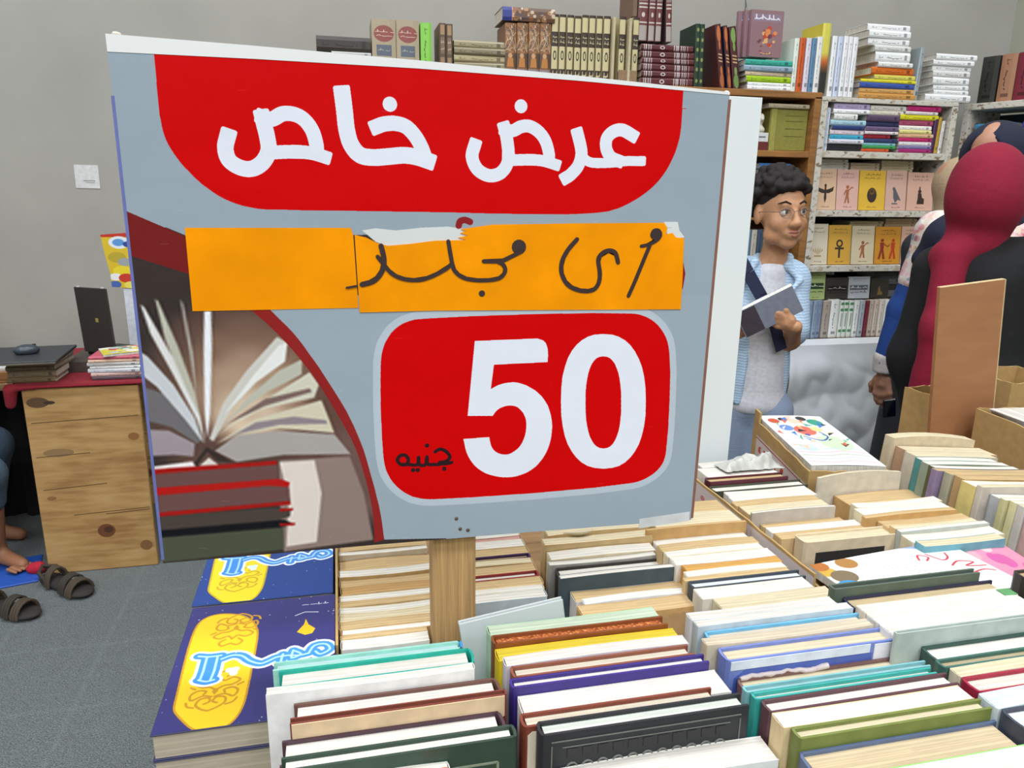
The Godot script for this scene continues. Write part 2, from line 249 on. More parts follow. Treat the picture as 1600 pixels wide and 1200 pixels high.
const UPRIGHT = [
	[0.2278,1.970,0.0997,0.208,0,"a0937c","medal","tan boxed set with red medallion and blue panel","atop the bookcase"],
	[0.3280,1.970,0.0963,0.210,0,"a0937c","medal","tan boxed set with red medallion and blue panel","atop the bookcase"],
	[0.4058,1.970,0.0468,0.204,0,"86c850","plain","bright green book with handwritten-style title","atop the bookcase"],
	[0.4757,1.970,0.0279,0.207,0,"6a5040","band","thin brown ornate volume","atop the bookcase"],
	[0.5061,1.970,0.0281,0.206,0,"6a5040","band","thin brown ornate volume","atop the bookcase"],
	[0.7741,1.970,0.0505,0.224,0,"7a5434","ornate","brown ornate pictorial volume of a set","atop the bookcase"],
	[0.8268,1.970,0.0487,0.227,0,"7a5434","ornate","brown ornate pictorial volume of a set","atop the bookcase"],
	[0.8788,1.970,0.0490,0.230,0,"7a5434","ornate","brown ornate pictorial volume of a set","atop the bookcase"],
	[0.9311,1.970,0.0493,0.233,0,"7a5434","ornate","brown ornate pictorial volume of a set","atop the bookcase"],
	[0.9747,1.970,0.0319,0.272,0,"cdc090","cream","cream and black banded volume of a set","atop the bookcase"],
	[1.0084,1.970,0.0306,0.272,0,"cdc090","cream","cream and black banded volume of a set","atop the bookcase"],
	[1.0435,1.970,0.0314,0.271,0,"cdc090","cream","cream and black banded volume of a set","atop the bookcase"],
	[1.0787,1.970,0.0309,0.270,0,"cdc090","cream","cream and black banded volume of a set","atop the bookcase"],
	[1.1123,1.970,0.0302,0.276,0,"cdc090","cream","cream and black banded volume of a set","atop the bookcase"],
	[1.1459,1.970,0.0304,0.276,0,"cdc090","cream","cream and black banded volume of a set","atop the bookcase"],
	[1.1789,1.970,0.0290,0.276,0,"cdc090","cream","cream and black banded volume of a set","atop the bookcase"],
	[1.2139,1.970,0.0329,0.277,0,"cdc090","cream","cream and black banded volume of a set","atop the bookcase"],
	[1.2874,1.970,0.0317,0.279,0,"cdc090","cream","cream and black banded volume between cardboard strips","atop the bookcase"],
	[1.3505,1.970,0.0296,0.280,0,"cdc090","cream","cream and black banded volume between cardboard strips","atop the bookcase"],
	[1.6610,1.970,0.0221,0.271,-2,"1e3a2a","gold","dark green volume with gilt spots","atop the bookcase"],
	[1.6859,1.970,0.0221,0.271,-2,"1e3a2a","gold","dark green volume with gilt spots","atop the bookcase"],
	[1.7986,1.970,0.0280,0.280,-10,"501c20","lobeo","maroon volume with orange panels, leaning","atop the bookcase"],
	[1.8330,1.970,0.0216,0.275,-10,"1c2440","lobeo","navy volume with orange panels, leaning","atop the bookcase"],
	[1.8706,1.970,0.0347,0.274,-10,"4a1a20","lobeg","maroon volume with green panels, leaning","atop the bookcase"],
	[1.3822,2.155,0.0460,0.240,0,"6e5a58","grey","brown volume with grey spine bands","standing on the maroon pile"],
	[1.4251,2.155,0.0303,0.240,0,"6e5a58","grey","brown volume with grey spine bands","standing on the maroon pile"],
	[1.4584,2.155,0.0281,0.240,0,"6e5a58","grey","brown volume with grey spine bands","standing on the maroon pile"],
	[1.5106,2.155,0.0283,0.240,-3,"4a3838","grey","dark brown volume with grey bands","standing on the maroon pile"],
	[2.1652,1.970,0.0243,0.237,0,"dfe4d8","plain","thin white-green book","standing atop the bookcase post"],
	[2.1972,1.970,0.0303,0.241,0,"c8561c","plain","orange book with blue foot","standing atop the bookcase post"],
	[2.2287,1.970,0.0265,0.241,0,"d8d0dc","plain","white book with purple foot","standing atop the bookcase post"],
	[2.2563,1.970,0.0226,0.242,0,"5c84a4","plain","steel blue book","standing atop the bookcase post"],
	[2.2841,1.970,0.0286,0.249,0,"e4e2de","plain","white book with grey lettering","standing atop the bookcase post"],
	[2.3177,1.970,0.0444,0.311,0,"c8b83c","yelblk","tall yellow book fading to a black foot","standing atop the bookcase post"],
	[2.3679,1.956,0.0269,0.272,0,"e8e8ea","plain","white slim volume","standing atop the white bookcase"],
	[2.3977,1.956,0.0260,0.271,0,"c8d0e4","plain","slim volume with blue patch","standing atop the white bookcase"],
	[2.4257,1.956,0.0241,0.273,0,"e8e8ea","plain","white slim volume","standing atop the white bookcase"],
	[2.4521,1.956,0.0221,0.273,0,"e8e8ea","plain","white slim volume","standing atop the white bookcase"],
	[2.4796,1.956,0.0263,0.272,0,"e8e8ea","plain","white slim volume","standing atop the white bookcase"],
	[2.8621,1.956,0.0243,0.246,2,"9aa4a8","plain","grey slim book leaning between two piles","standing atop the white bookcase"],
	[2.3591,1.705,0.0126,0.200,0,"e4e6ec","plain","thin white booklet","on the upper shelf of the white bookcase"],
	[2.3727,1.705,0.0107,0.200,0,"b8c4dc","plain","thin pale blue booklet","on the upper shelf of the white bookcase"],
	[2.3837,1.705,0.0068,0.199,0,"e4e6ec","plain","thin white booklet","on the upper shelf of the white bookcase"],
	[2.9979,1.705,0.0221,0.166,2,"4c2a50","plain","dark purple book leaning","on the upper shelf of the white bookcase"],
	[3.0205,1.705,0.0158,0.175,2,"c09a28","plain","ochre thin book leaning","on the upper shelf of the white bookcase"],
	[3.0457,1.705,0.0180,0.159,2,"dedad2","plain","white book at the end of the shelf","on the upper shelf of the white bookcase"],
	[2.3718,0.757,0.0218,0.199,0,"8494ac","plain","blue-grey bound volume","in the low row above the white cloth"],
	[2.3978,0.757,0.0240,0.198,0,"8a9ab0","plain","blue-grey bound volume","in the low row above the white cloth"],
	[2.4249,0.757,0.0240,0.198,0,"8a9ab0","plain","blue-grey bound volume","in the low row above the white cloth"],
	[2.4534,0.757,0.0273,0.199,0,"8494ac","plain","blue-grey bound volume","in the low row above the white cloth"],
	[2.4932,0.757,0.0432,0.195,0,"a89c90","plain","taupe bound volume","in the low row above the white cloth"],
	[2.5417,0.757,0.0497,0.202,0,"e8e8e4","plain","wide white bound volume","in the low row above the white cloth"],
	[2.5822,0.757,0.0213,0.195,0,"dfe2d8","green","white volume with green bands","in the low row above the white cloth"],
	[2.6099,0.757,0.0256,0.195,0,"dfe2d8","green","white volume with green bands","in the low row above the white cloth"],
	[2.6397,0.757,0.0257,0.194,0,"dfe2d8","green","white volume with green bands","in the low row above the white cloth"],
	[2.6718,0.757,0.0301,0.193,0,"e4e4e0","plain","white bound volume","in the low row above the white cloth"],
	[2.7059,0.757,0.0302,0.195,0,"aab0b8","plain","pale grey bound volume","in the low row above the white cloth"],
	[2.7367,0.757,0.0206,0.194,0,"7a2838","plain","maroon slim volume","in the low row above the white cloth"],
	[2.7647,0.757,0.0272,0.194,0,"c8b4a4","plain","pinkish tan volume","in the low row above the white cloth"],
	[2.7945,0.757,0.0262,0.194,0,"ccbcae","plain","pinkish tan volume","in the low row above the white cloth"],
	[2.8241,0.757,0.0273,0.195,0,"d4c8bc","plain","pale beige volume","in the low row above the white cloth"],
	[2.8606,0.757,0.0373,0.196,0,"e4e2de","plain","broad white volume","in the low row above the white cloth"],
]
const FACING = [
	[2.4222,1.415,0.1226,0.200,"d8b494","wing","pinkish tan book with winged figure","on the middle shelf of the white bookcase"],
	[2.5503,1.415,0.1245,0.200,"d8aca0","stand","pink book with standing figure","on the middle shelf of the white bookcase"],
	[2.6945,1.415,0.1535,0.198,"dcb03c","scarab","golden yellow book with dark oval figure","on the middle shelf of the white bookcase"],
	[2.8362,1.415,0.1223,0.199,"d0a898","bird","dusty pink book with grey bird","on the middle shelf of the white bookcase"],
	[2.9833,1.415,0.1565,0.193,"d4a894","seat","dusty pink book with seated dark figure","on the middle shelf of the white bookcase"],
	[2.4167,1.138,0.1105,0.207,"d8ccb4","lotus","cream book with small emblem","on the lower shelf of the white bookcase"],
	[2.5425,1.138,0.1308,0.201,"d0a040","ankh","ochre yellow book with black ankh","on the lower shelf of the white bookcase"],
	[2.6809,1.138,0.1329,0.196,"d4c4a4","stand","cream book with walking figure","on the lower shelf of the white bookcase"],
	[2.8303,1.138,0.1523,0.193,"cc8c2c","duo","orange book with two red figures","on the lower shelf of the white bookcase"],
	[2.9679,1.138,0.1111,0.195,"d4a890","seat","pinkish book half hidden by the woman","on the lower shelf of the white bookcase"],
]
const LETTER_STROKES = [[53,[332,281,322,317,330,353,361,375,397,378,430,358,450,323,449,284,442,245,438,222]],
	[49,[438,222,466,228,500,211,536,212,565,228,587,260,597,300,596,321]],
	[45,[450,329,500,325,547,324,587,328,622,338]],
	[57,[684,144,689,198,693,251,705,297,732,329,773,336,823,332,873,327,916,332,953,343]],
	[51,[787,241,812,232,847,229,882,238,910,265,930,298,941,327]],
	[47,[1108,289,1099,327,1117,366,1155,386,1193,379,1218,350,1223,311,1216,261,1208,232]],
	[45,[1210,237,1237,240,1267,226,1297,225,1328,242,1352,272,1365,314,1364,336]],
	[41,[1227,335,1299,332,1346,335,1389,346]],
	[47,[1464,244,1476,283,1480,312,1470,348,1445,377,1427,389]],
	[47,[1664,244,1626,227,1594,232,1570,255,1569,288,1587,317,1616,329]],
	[36,[1701,328,1648,329,1600,335,1543,338,1511,335,1491,323,1480,301]]]
const LETTER_DOTS = [[832,171,21],
	[1264,162,20]]
const FIVE = [1109,952,1339,950,1346,953,1353,955,1360,958,1366,963,1370,968,1373,975,1376,983,1378,991,1379,1002,1380,1014,1379,1027,1379,1039,1179,1041,1168,1131,1178,1126,1188,1121,1197,1117,1208,1114,1221,1111,1236,1110,1250,1109,1265,1111,1282,1116,1300,1123,1317,1133,1333,1143,1348,1156,1362,1171,1374,1188,1384,1205,1391,1224,1397,1244,1401,1265,1403,1285,1402,1308,1400,1331,1395,1354,1388,1376,1379,1395,1368,1413,1354,1430,1340,1444,1324,1455,1307,1464,1289,1470,1271,1475,1254,1477,1236,1477,1219,1476,1202,1473,1184,1468,1166,1462,1149,1454,1134,1444,1119,1432,1106,1418,1095,1402,1086,1386,1079,1369,1074,1351,1071,1333,1067,1315,1164,1314,1165,1324,1167,1333,1169,1343,1172,1351,1176,1359,1182,1367,1189,1373,1196,1378,1205,1382,1215,1385,1225,1386,1235,1386,1247,1382,1258,1376,1269,1368,1279,1358,1287,1346,1294,1331,1299,1315,1302,1300,1303,1284,1303,1269,1301,1253,1296,1240,1291,1229,1283,1219,1275,1210,1267,1204,1259,1200,1250,1198,1241,1197,1233,1197,1223,1198,1213,1201,1203,1205,1195,1210,1189,1215,1184,1221,1180,1227,1176,1233,1083,1228]
const ZERO_OUT = [1772,1207,1774,1263,1771,1306,1764,1345,1754,1379,1739,1408,1722,1431,1701,1450,1677,1463,1649,1469,1613,1470,1577,1464,1549,1454,1524,1438,1502,1417,1483,1391,1466,1361,1453,1326,1444,1288,1437,1245,1434,1190,1434,1137,1437,1096,1445,1060,1455,1028,1469,1001,1486,979,1506,962,1529,949,1555,942,1589,941,1623,944,1650,953,1675,967,1697,986,1716,1010,1733,1038,1748,1071,1759,1109,1767,1152]
const ZERO_IN = [1672,1206,1674,1244,1673,1274,1671,1300,1667,1323,1661,1343,1654,1359,1646,1372,1636,1381,1624,1386,1609,1387,1594,1384,1582,1377,1571,1367,1562,1353,1553,1336,1546,1316,1540,1292,1535,1266,1532,1236,1530,1199,1529,1162,1530,1134,1533,1108,1537,1086,1542,1068,1549,1052,1557,1040,1567,1031,1578,1026,1592,1025,1607,1027,1619,1033,1629,1042,1639,1055,1647,1072,1655,1091,1661,1114,1666,1140,1670,1169]
const PRICE_PANEL = [778,1017,780,1004,781,994,783,985,785,976,788,967,791,958,795,949,800,940,807,929,815,917,825,906,836,897,847,889,858,883,871,878,884,874,900,870,916,869,935,868,960,867,1104,863,1321,861,1542,862,1688,867,1705,868,1717,870,1727,872,1738,876,1751,880,1763,886,1774,892,1786,900,1798,910,1809,921,1820,934,1830,948,1838,962,1845,978,1850,995,1855,1017,1865,1099,1870,1212,1872,1326,1870,1407,1869,1425,1867,1439,1864,1450,1860,1462,1855,1471,1849,1480,1842,1488,1835,1495,1826,1503,1816,1510,1805,1516,1794,1522,1782,1527,1770,1531,1756,1535,1736,1538,1578,1546,1339,1549,1107,1547,961,1543,942,1542,928,1540,916,1538,904,1535,892,1531,880,1527,869,1521,858,1514,847,1506,836,1497,826,1487,817,1476,808,1464,800,1451,794,1438,788,1424,784,1411,781,1398,779,1383,777,1365,774,1289,773,1185,775,1085]
const RED_PANEL = [142,40,1842,84,1842,126,1843,168,1843,209,1840,245,1835,266,1830,286,1824,303,1816,321,1807,340,1797,358,1785,375,1772,392,1757,408,1740,423,1722,437,1703,450,1683,462,1662,473,1641,483,1621,491,1606,495,1593,499,1578,502,1562,504,1533,507,1501,509,1464,511,1421,512,1307,512,1167,511,1021,508,888,507,772,506,657,505,555,505,478,503,454,503,435,503,418,502,400,500,380,496,361,492,342,486,324,479,307,471,291,462,275,451,261,440,247,429,233,416,221,403,209,389,198,377,188,364,179,350,171,337,164,324,158,312,153,299,149,285,146,271,144,256,143,241,141,226]
const CURRENCY = [[13,[833,1393,826,1380,838,1364,856,1365,866,1383,856,1400,837,1398,865,1400,897,1403,903,1375,905,1403,927,1405,933,1375,936,1403,962,1407,1005,1406,1024,1403]],
	[13,[963,1358,982,1349,1005,1361,1017,1383,1000,1398,979,1400]]]
const CURRENCY_DOTS = [[934,1332,9],
	[882,1423,9],
	[899,1424,9],
	[996,1426,9]]
const CRESCENT = [422,825,439,845,457,865,475,885,492,906,509,930,525,954,540,980,556,1005,571,1030,585,1056,599,1081,613,1107,627,1133,640,1158,653,1184,665,1212,677,1241,688,1272,699,1304,709,1336,717,1368,724,1400,731,1432,738,1463,744,1491,749,1519,755,1547,759,1575,763,1603,766,1631,768,1659,771,1688,734,1696,735,1670,735,1644,735,1618,734,1591,730,1557,726,1522,720,1487,713,1452,705,1418,697,1383,688,1349,677,1316,665,1286,652,1257,639,1229,625,1201,611,1172,597,1144,582,1116,567,1088,552,1062,536,1036,519,1011,503,987,486,963,468,940,450,918,432,897,415,878,398,860,380,843,363,826]
const GREY_SIDE = [422,825,492,906,556,1005,613,1107,665,1212,709,1336,738,1463,759,1575,771,1688,2598,1819,2467,814,454,779]
const GREY_TOP = [-50,-79,2134,-215,2219,556,200,592,2,503,-64,488]
const RED_WEDGE = [2,503,200,596,422,825,363,828,190,709,0,641]
const PHOTO = [["8e7a72",[420,1352,659,1355,703,1497,731,1684,414,1700,412,1474]],
	["dccfc6",[419,1360,538,1360,556,1485,530,1674,424,1682,443,1494]],
	["6e6a6c",[10,1071,79,1099,145,1175,178,1259,158,1275,83,1212,6,1184]],
	["9a8f94",[6,1216,74,1224,151,1274,143,1320,81,1310,0,1310]],
	["d8d6d4",[29,798,40,810,135,1037,175,1168,184,1277,165,1192,106,1036,49,894]],
	["b8b6a6",[74,782,83,792,129,942,166,1095,177,1185,139,1077,92,918]],
	["b0aca4",[149,785,156,801,171,959,171,1135,162,959]],
	["e6e6ea",[218,825,239,825,232,946,208,1170,191,1260,191,1169,205,961]],
	["c6c8cc",[5,946,34,970,103,1068,158,1184,179,1276,129,1190,52,1073,-1,1020]],
	["c9c6be",[198,1261,251,1139,334,1029,439,917,471,938,460,1002,361,1071,280,1157,211,1270]],
	["e2e2de",[256,1173,355,1046,444,945,471,939,460,1002,361,1071,280,1149]],
	["b9b7a8",[216,1253,327,1127,439,1033,516,996,511,1049,396,1105,293,1175]],
	["cfcab8",[220,1254,355,1153,538,1042,566,1088,549,1133,370,1166,291,1208]],
	["7c6660",[253,1214,387,1130,535,1099,542,1112,386,1154]],
	["d0c8b0",[218,1279,352,1199,572,1143,593,1208,610,1264,427,1236,288,1249]],
	["8f8488",[225,1279,351,1211,476,1197,585,1216,588,1229,427,1224,288,1249]],
	["a7a09c",[212,1304,287,1254,426,1245,610,1269,663,1346,436,1334,280,1349]],
	["3a2e2c",[136,1353,187,1289,265,1350,220,1342,187,1306,151,1354]],
	["e8e0de",[4,1348,138,1337,147,1358,10,1361]],
	["d8d0c8",[159,1355,191,1327,219,1355]],
	["6a4a48",[3,1357,412,1353,408,1416,446,1441,448,1512,5,1527]],
	["a01c18",[3,1357,412,1353,411,1368,3,1375]],
	["b01c18",[8,1424,415,1421,450,1437,445,1454,375,1444,5,1452]],
	["a01c18",[4,1514,446,1507,449,1521,5,1530]],
	["4a403a",[7,1530,369,1528,448,1535,443,1566,365,1586,10,1593]],
	["16181c",[7,1580,422,1577,453,1594,420,1604,12,1607]],
	["4c5040",[12,1607,420,1607,415,1691,11,1700]],
	["a01c18",[408,1534,456,1535,454,1544,409,1545]],
	["a01c18",[405,1589,460,1592,457,1601,406,1600]]]
const SIGN_OUTLINE = [-0.2980,0.5129,-0.1724,0.5093,-0.0265,0.5041,0.1342,0.4973,0.3047,0.4881,0.3022,0.2601,0.2992,-0.0008,0.0901,0.0017,-0.0711,0.0027,-0.2994,0.0029,-0.2988,0.2787]
const PAPER_A = [-0.2476,0.3472,-0.0939,0.3475,-0.0917,0.3400,-0.0893,0.2676,-0.2476,0.2677]
const PAPER_B = [-0.0904,0.3407,-0.0792,0.3381,-0.0680,0.3325,-0.0579,0.3299,-0.0361,0.3317,-0.0100,0.3349,0.0217,0.3355,0.0137,0.3381,0.0237,0.3400,0.0157,0.3426,0.0217,0.3446,0.0164,0.3465,0.0491,0.3511,0.1394,0.3527,0.2389,0.3537,0.2430,0.3483,0.2420,0.3414,0.2494,0.3428,0.2542,0.3380,0.2634,0.3373,0.2649,0.2967,0.2655,0.2587,0.1138,0.2612,-0.0109,0.2632,-0.0882,0.2629]
const HANDWRITING = [[0.0042,[0.2237,0.3297,0.2168,0.3121,0.2090,0.2916,0.2019,0.2747]],
	[0.0036,[0.2287,0.3370,0.2253,0.3402,0.2273,0.3453,0.2327,0.3457,0.2354,0.3413,0.2328,0.3361,0.2237,0.3310,0.2138,0.3288]],
	[0.0046,[0.1407,0.3362,0.1311,0.3254,0.1248,0.3128,0.1249,0.3000,0.1324,0.2879,0.1462,0.2818,0.1598,0.2819,0.1664,0.2884,0.1679,0.2995,0.1653,0.3143,0.1698,0.3216,0.1775,0.3243,0.1845,0.3215,0.1880,0.3114]],
	[0.0042,[0.0803,0.3238,0.0693,0.3185,0.0583,0.3141,0.0400,0.3139]],
	[0.0042,[0.0528,0.3142,0.0605,0.3106,0.0630,0.3034,0.0566,0.2962,0.0401,0.2941,0.0218,0.2961,0.0110,0.3026,0.0070,0.3119,0.0032,0.3343]],
	[0.0042,[0.0070,0.3119,0.0003,0.3063,-0.0104,0.3006,-0.0176,0.2977,-0.0282,0.2953,-0.0423,0.2965,-0.0543,0.3019,-0.0627,0.3116,-0.0685,0.3193]],
	[0.0052,[-0.0648,0.3299,-0.0622,0.3159,-0.0647,0.3046,-0.0728,0.2952,-0.0849,0.2915]],
	[0.0020,[-0.0897,0.2902,-0.1003,0.2884]]]
const HAND_DOTS = [[0.0775,0.3283,0.0078],
	[0.0383,0.2802,0.0034]]
const WHITE_TEAR = [730,568,775,561,842,568,923,559,1016,555,1111,568,1123,605,1016,611,812,622,773,605]
const WHITE_TEAR_B = [1800,536,1854,536,1863,567,1885,591,1824,597]
const MARK_A = [1053,552,1058,538,1074,533,1092,539]
const MARK_B = [1857,678,1884,672,1898,723,1892,780,1865,786]
const SCREWS = [0.0102,0.0264,0.0145,0.0134,0.0233,0.0111]
const BLUE_CAPSULE = [37,570,34,496,27,334,25,199,33,115,56,75,93,59,139,64,188,86,226,130,248,191,254,258,253,381,251,503,247,596,234,655,212,692,183,711,147,710,107,687,68,637,44,598]
const BLUE_TITLE = [[70,319,106,329,143,328],
	[98,333,98,401,95,451],
	[132,336,132,408,127,459],
	[90,452,115,465,138,460],
	[146,350,179,335,211,345,238,378,273,401,299,391,323,376,359,373,396,380,427,374],
	[343,362,338,409],
	[376,346,372,390,402,374,383,353],
	[427,374,445,332,483,331,496,365,465,387,449,367]]
const BLUE_DOTS = [180,418,198,416,194,437]
const BLUE_ORNAMENT = [[75,244,108,216,142,235,142,187,116,132,83,132,80,174,102,215],
	[148,236,186,238,220,263,194,198,164,155,149,188],
	[125,109,151,108,187,134,211,177],
	[73,148,92,102,125,102],
	[147,270,132,301,103,306],
	[153,272,182,312,206,305],
	[56,482,104,501,137,536,163,523,230,518],
	[86,562,104,539,130,562,137,608,112,621,84,580,86,562],
	[186,574,207,560,227,592,221,635,195,638,174,607,186,574],
	[115,638,145,661,157,639,182,665,208,658],
	[137,536,138,582,159,613],
	[92,430,122,476,141,451],
	[172,467,191,431,211,455]]
const BLUE_MARK = [382,237,396,209,405,192,410,155,421,195,445,225,436,254,411,261]
const BLUE_SMALL = [372,127,405,108,453,117]

# ---------------------------------------------------------------- mesh collecting
class MB:
	var v := PackedVector3Array()
	var n := PackedVector3Array()
	var u := PackedVector2Array()
	func tri(a: Vector3, b: Vector3, c: Vector3, na: Vector3, nb: Vector3, nc: Vector3, ua := Vector2.ZERO, ub := Vector2.ZERO, uc := Vector2.ZERO) -> void:
		if (b - a).cross(c - a).dot(na + nb + nc) > 0.0:
			v.append_array([a, c, b]); n.append_array([na, nc, nb]); u.append_array([ua, uc, ub])
		else:
			v.append_array([a, b, c]); n.append_array([na, nb, nc]); u.append_array([ua, ub, uc])
	func quad(a: Vector3, b: Vector3, c: Vector3, d: Vector3, out: Vector3, ua := Vector2.ZERO, ub := Vector2.ZERO, uc := Vector2.ZERO, ud := Vector2.ZERO) -> void:
		var m := (b - a).cross(c - a)
		if m.length_squared() < 1e-20:
			m = (c - a).cross(d - a)
		if m.length_squared() < 1e-20:
			m = out
		m = m.normalized()
		if m.dot(out) < 0.0:
			m = -m
		tri(a, b, c, m, m, m, ua, ub, uc)
		tri(a, c, d, m, m, m, ua, uc, ud)
	func mesh() -> ArrayMesh:
		var arr := []
		arr.resize(Mesh.ARRAY_MAX)
		arr[Mesh.ARRAY_VERTEX] = v
		arr[Mesh.ARRAY_NORMAL] = n
		arr[Mesh.ARRAY_TEX_UV] = u
		var m := ArrayMesh.new()
		m.add_surface_from_arrays(Mesh.PRIMITIVE_TRIANGLES, arr)
		return m
	# a box with chamfered edges
	func box(c: Vector3, s: Vector3, bev := 0.002, t := Transform3D()) -> void:
		var h := s * 0.5
		var b := minf(bev, minf(h.x, minf(h.y, h.z)) * 0.6)
		var p := {}
		for i in 8:
			var g := Vector3(1 if i & 1 else -1, 1 if i & 2 else -1, 1 if i & 4 else -1)
			p[i] = [t * (c + g * Vector3(h.x, h.y - b, h.z - b)), t * (c + g * Vector3(h.x - b, h.y, h.z - b)), t * (c + g * Vector3(h.x - b, h.y - b, h.z))]
		var ux := Vector2(s.x, 0)
		for ax in 3:
			var o1: int = [2, 4, 1][ax]
			var o2: int = [4, 1, 2][ax]
			for hi in 2:
				var base: int = (1 << ax) * hi
				var dir := Vector3.ZERO
				dir[ax] = 1.0 if hi else -1.0
				var q := [base, base | o1, base | o1 | o2, base | o2]
				# uv: for z faces u runs along x and v runs down y
				var uv := [Vector2(0, 1), Vector2(1, 1), Vector2(1, 0), Vector2(0, 0)]
				if ax == 1:
					uv = [Vector2(0, 0), Vector2(0, 1), Vector2(1, 1), Vector2(1, 0)]
				if ax == 0:
					uv = [Vector2(0, 1), Vector2(0, 0), Vector2(1, 0), Vector2(1, 1)]
				quad(p[q[0]][ax], p[q[1]][ax], p[q[2]][ax], p[q[3]][ax], t.basis * dir, uv[0], uv[1], uv[2], uv[3])
		for ax in 3:
			var a1 := (ax + 1) % 3
			var a2 := (ax + 2) % 3
			for s1 in 2:
				for s2 in 2:
					var i0: int = (1 << a1) * s1 + (1 << a2) * s2
					var i1: int = i0 | (1 << ax)
					var dir := Vector3.ZERO
					dir[a1] = 1.0 if s1 else -1.0
					dir[a2] = 1.0 if s2 else -1.0
					quad(p[i0][a1], p[i1][a1], p[i1][a2], p[i0][a2], t.basis * dir)
		for i in 8:
			var g := Vector3(1 if i & 1 else -1, 1 if i & 2 else -1, 1 if i & 4 else -1)
			var gn: Vector3 = (t.basis * g).normalized()
			tri(p[i][0], p[i][1], p[i][2], gn, gn, gn)
	# a swept tube through points with radii
	func tube(pts: Array, rad: Array, seg := 8) -> void:
		var rings := []
		var up := Vector3.UP
		for i in pts.size():
			var d: Vector3 = (pts[mini(i + 1, pts.size() - 1)] - pts[maxi(i - 1, 0)]).normalized()
			var s := d.cross(up)
			if s.length() < 0.05:
				s = d.cross(Vector3.RIGHT)
			s = s.normalized()
			var w := s.cross(d).normalized()
			var ring := []
			for k in seg:
				var a := TAU * k / seg
				var o: Vector3 = s * cos(a) + w * sin(a)
				ring.append([pts[i] + o * rad[mini(i, rad.size() - 1)], o])
			rings.append(ring)
		for i in pts.size() - 1:
			for k in seg:
				var k2 := (k + 1) % seg
				var A: Array = rings[i][k]
				var B: Array = rings[i][k2]
				var C: Array = rings[i + 1][k2]
				var D: Array = rings[i + 1][k]
				tri(A[0], B[0], C[0], A[1], B[1], C[1], Vector2(float(k) / seg, i), Vector2(float(k + 1) / seg, i), Vector2(float(k + 1) / seg, i + 1))
				tri(A[0], C[0], D[0], A[1], C[1], D[1], Vector2(float(k) / seg, i), Vector2(float(k + 1) / seg, i + 1), Vector2(float(k) / seg, i + 1))
		for e in 2:
			var i: int = 0 if e == 0 else pts.size() - 1
			var d: Vector3 = (pts[0] - pts[1]).normalized() if e == 0 else (pts[i] - pts[i - 1]).normalized()
			for k in seg:
				tri(pts[i], rings[i][k][0], rings[i][(k + 1) % seg][0], d, d, d)
	func ball(c: Vector3, r: Vector3, seg := 12) -> void:
		var rows := int(seg * 0.5) + 1
		var f := func(i: int, k: int) -> Vector3:
			var th := PI * i / rows
			var ph := TAU * k / seg
			return Vector3(sin(th) * cos(ph), cos(th), sin(th) * sin(ph))
		for i in rows:
			for k in seg:
				var a: Vector3 = f.call(i, k)
				var b: Vector3 = f.call(i, k + 1)
				var cc: Vector3 = f.call(i + 1, k + 1)
				var d: Vector3 = f.call(i + 1, k)
				var na := (a / r).normalized()
				var nb := (b / r).normalized()
				var nc := (cc / r).normalized()
				var nd := (d / r).normalized()
				if i > 0:
					tri(c + a * r, c + b * r, c + cc * r, na, nb, nc)
				if i < rows - 1:
					tri(c + a * r, c + cc * r, c + d * r, na, nc, nd)
	# a flat outline in the xy plane pushed out along z
	func plate(pts: PackedVector2Array, z0: float, z1: float, t := Transform3D(), uvs := Rect2(0, 0, 1, 1), back := true) -> void:
		var idx := Geometry2D.triangulate_polygon(pts)
		for i in range(0, idx.size(), 3):
			var q := []
			var w := []
			for j in 3:
				q.append(pts[idx[i + j]])
				w.append((q[j] - uvs.position) / uvs.size)
			var nf := t.basis * Vector3(0, 0, 1)
			tri(t * Vector3(q[0].x, q[0].y, z1), t * Vector3(q[1].x, q[1].y, z1), t * Vector3(q[2].x, q[2].y, z1), nf, nf, nf, w[0], w[1], w[2])
			if back:
				tri(t * Vector3(q[0].x, q[0].y, z0), t * Vector3(q[1].x, q[1].y, z0), t * Vector3(q[2].x, q[2].y, z0), -nf, -nf, -nf)
		var ccw := not Geometry2D.is_polygon_clockwise(pts)
		for i in pts.size():
			var a := pts[i]
			var b := pts[(i + 1) % pts.size()]
			var o := Vector3(b.y - a.y, a.x - b.x, 0) * (1.0 if ccw else -1.0)
			quad(t * Vector3(a.x, a.y, z0), t * Vector3(b.x, b.y, z0), t * Vector3(b.x, b.y, z1), t * Vector3(a.x, a.y, z1), t.basis * o)
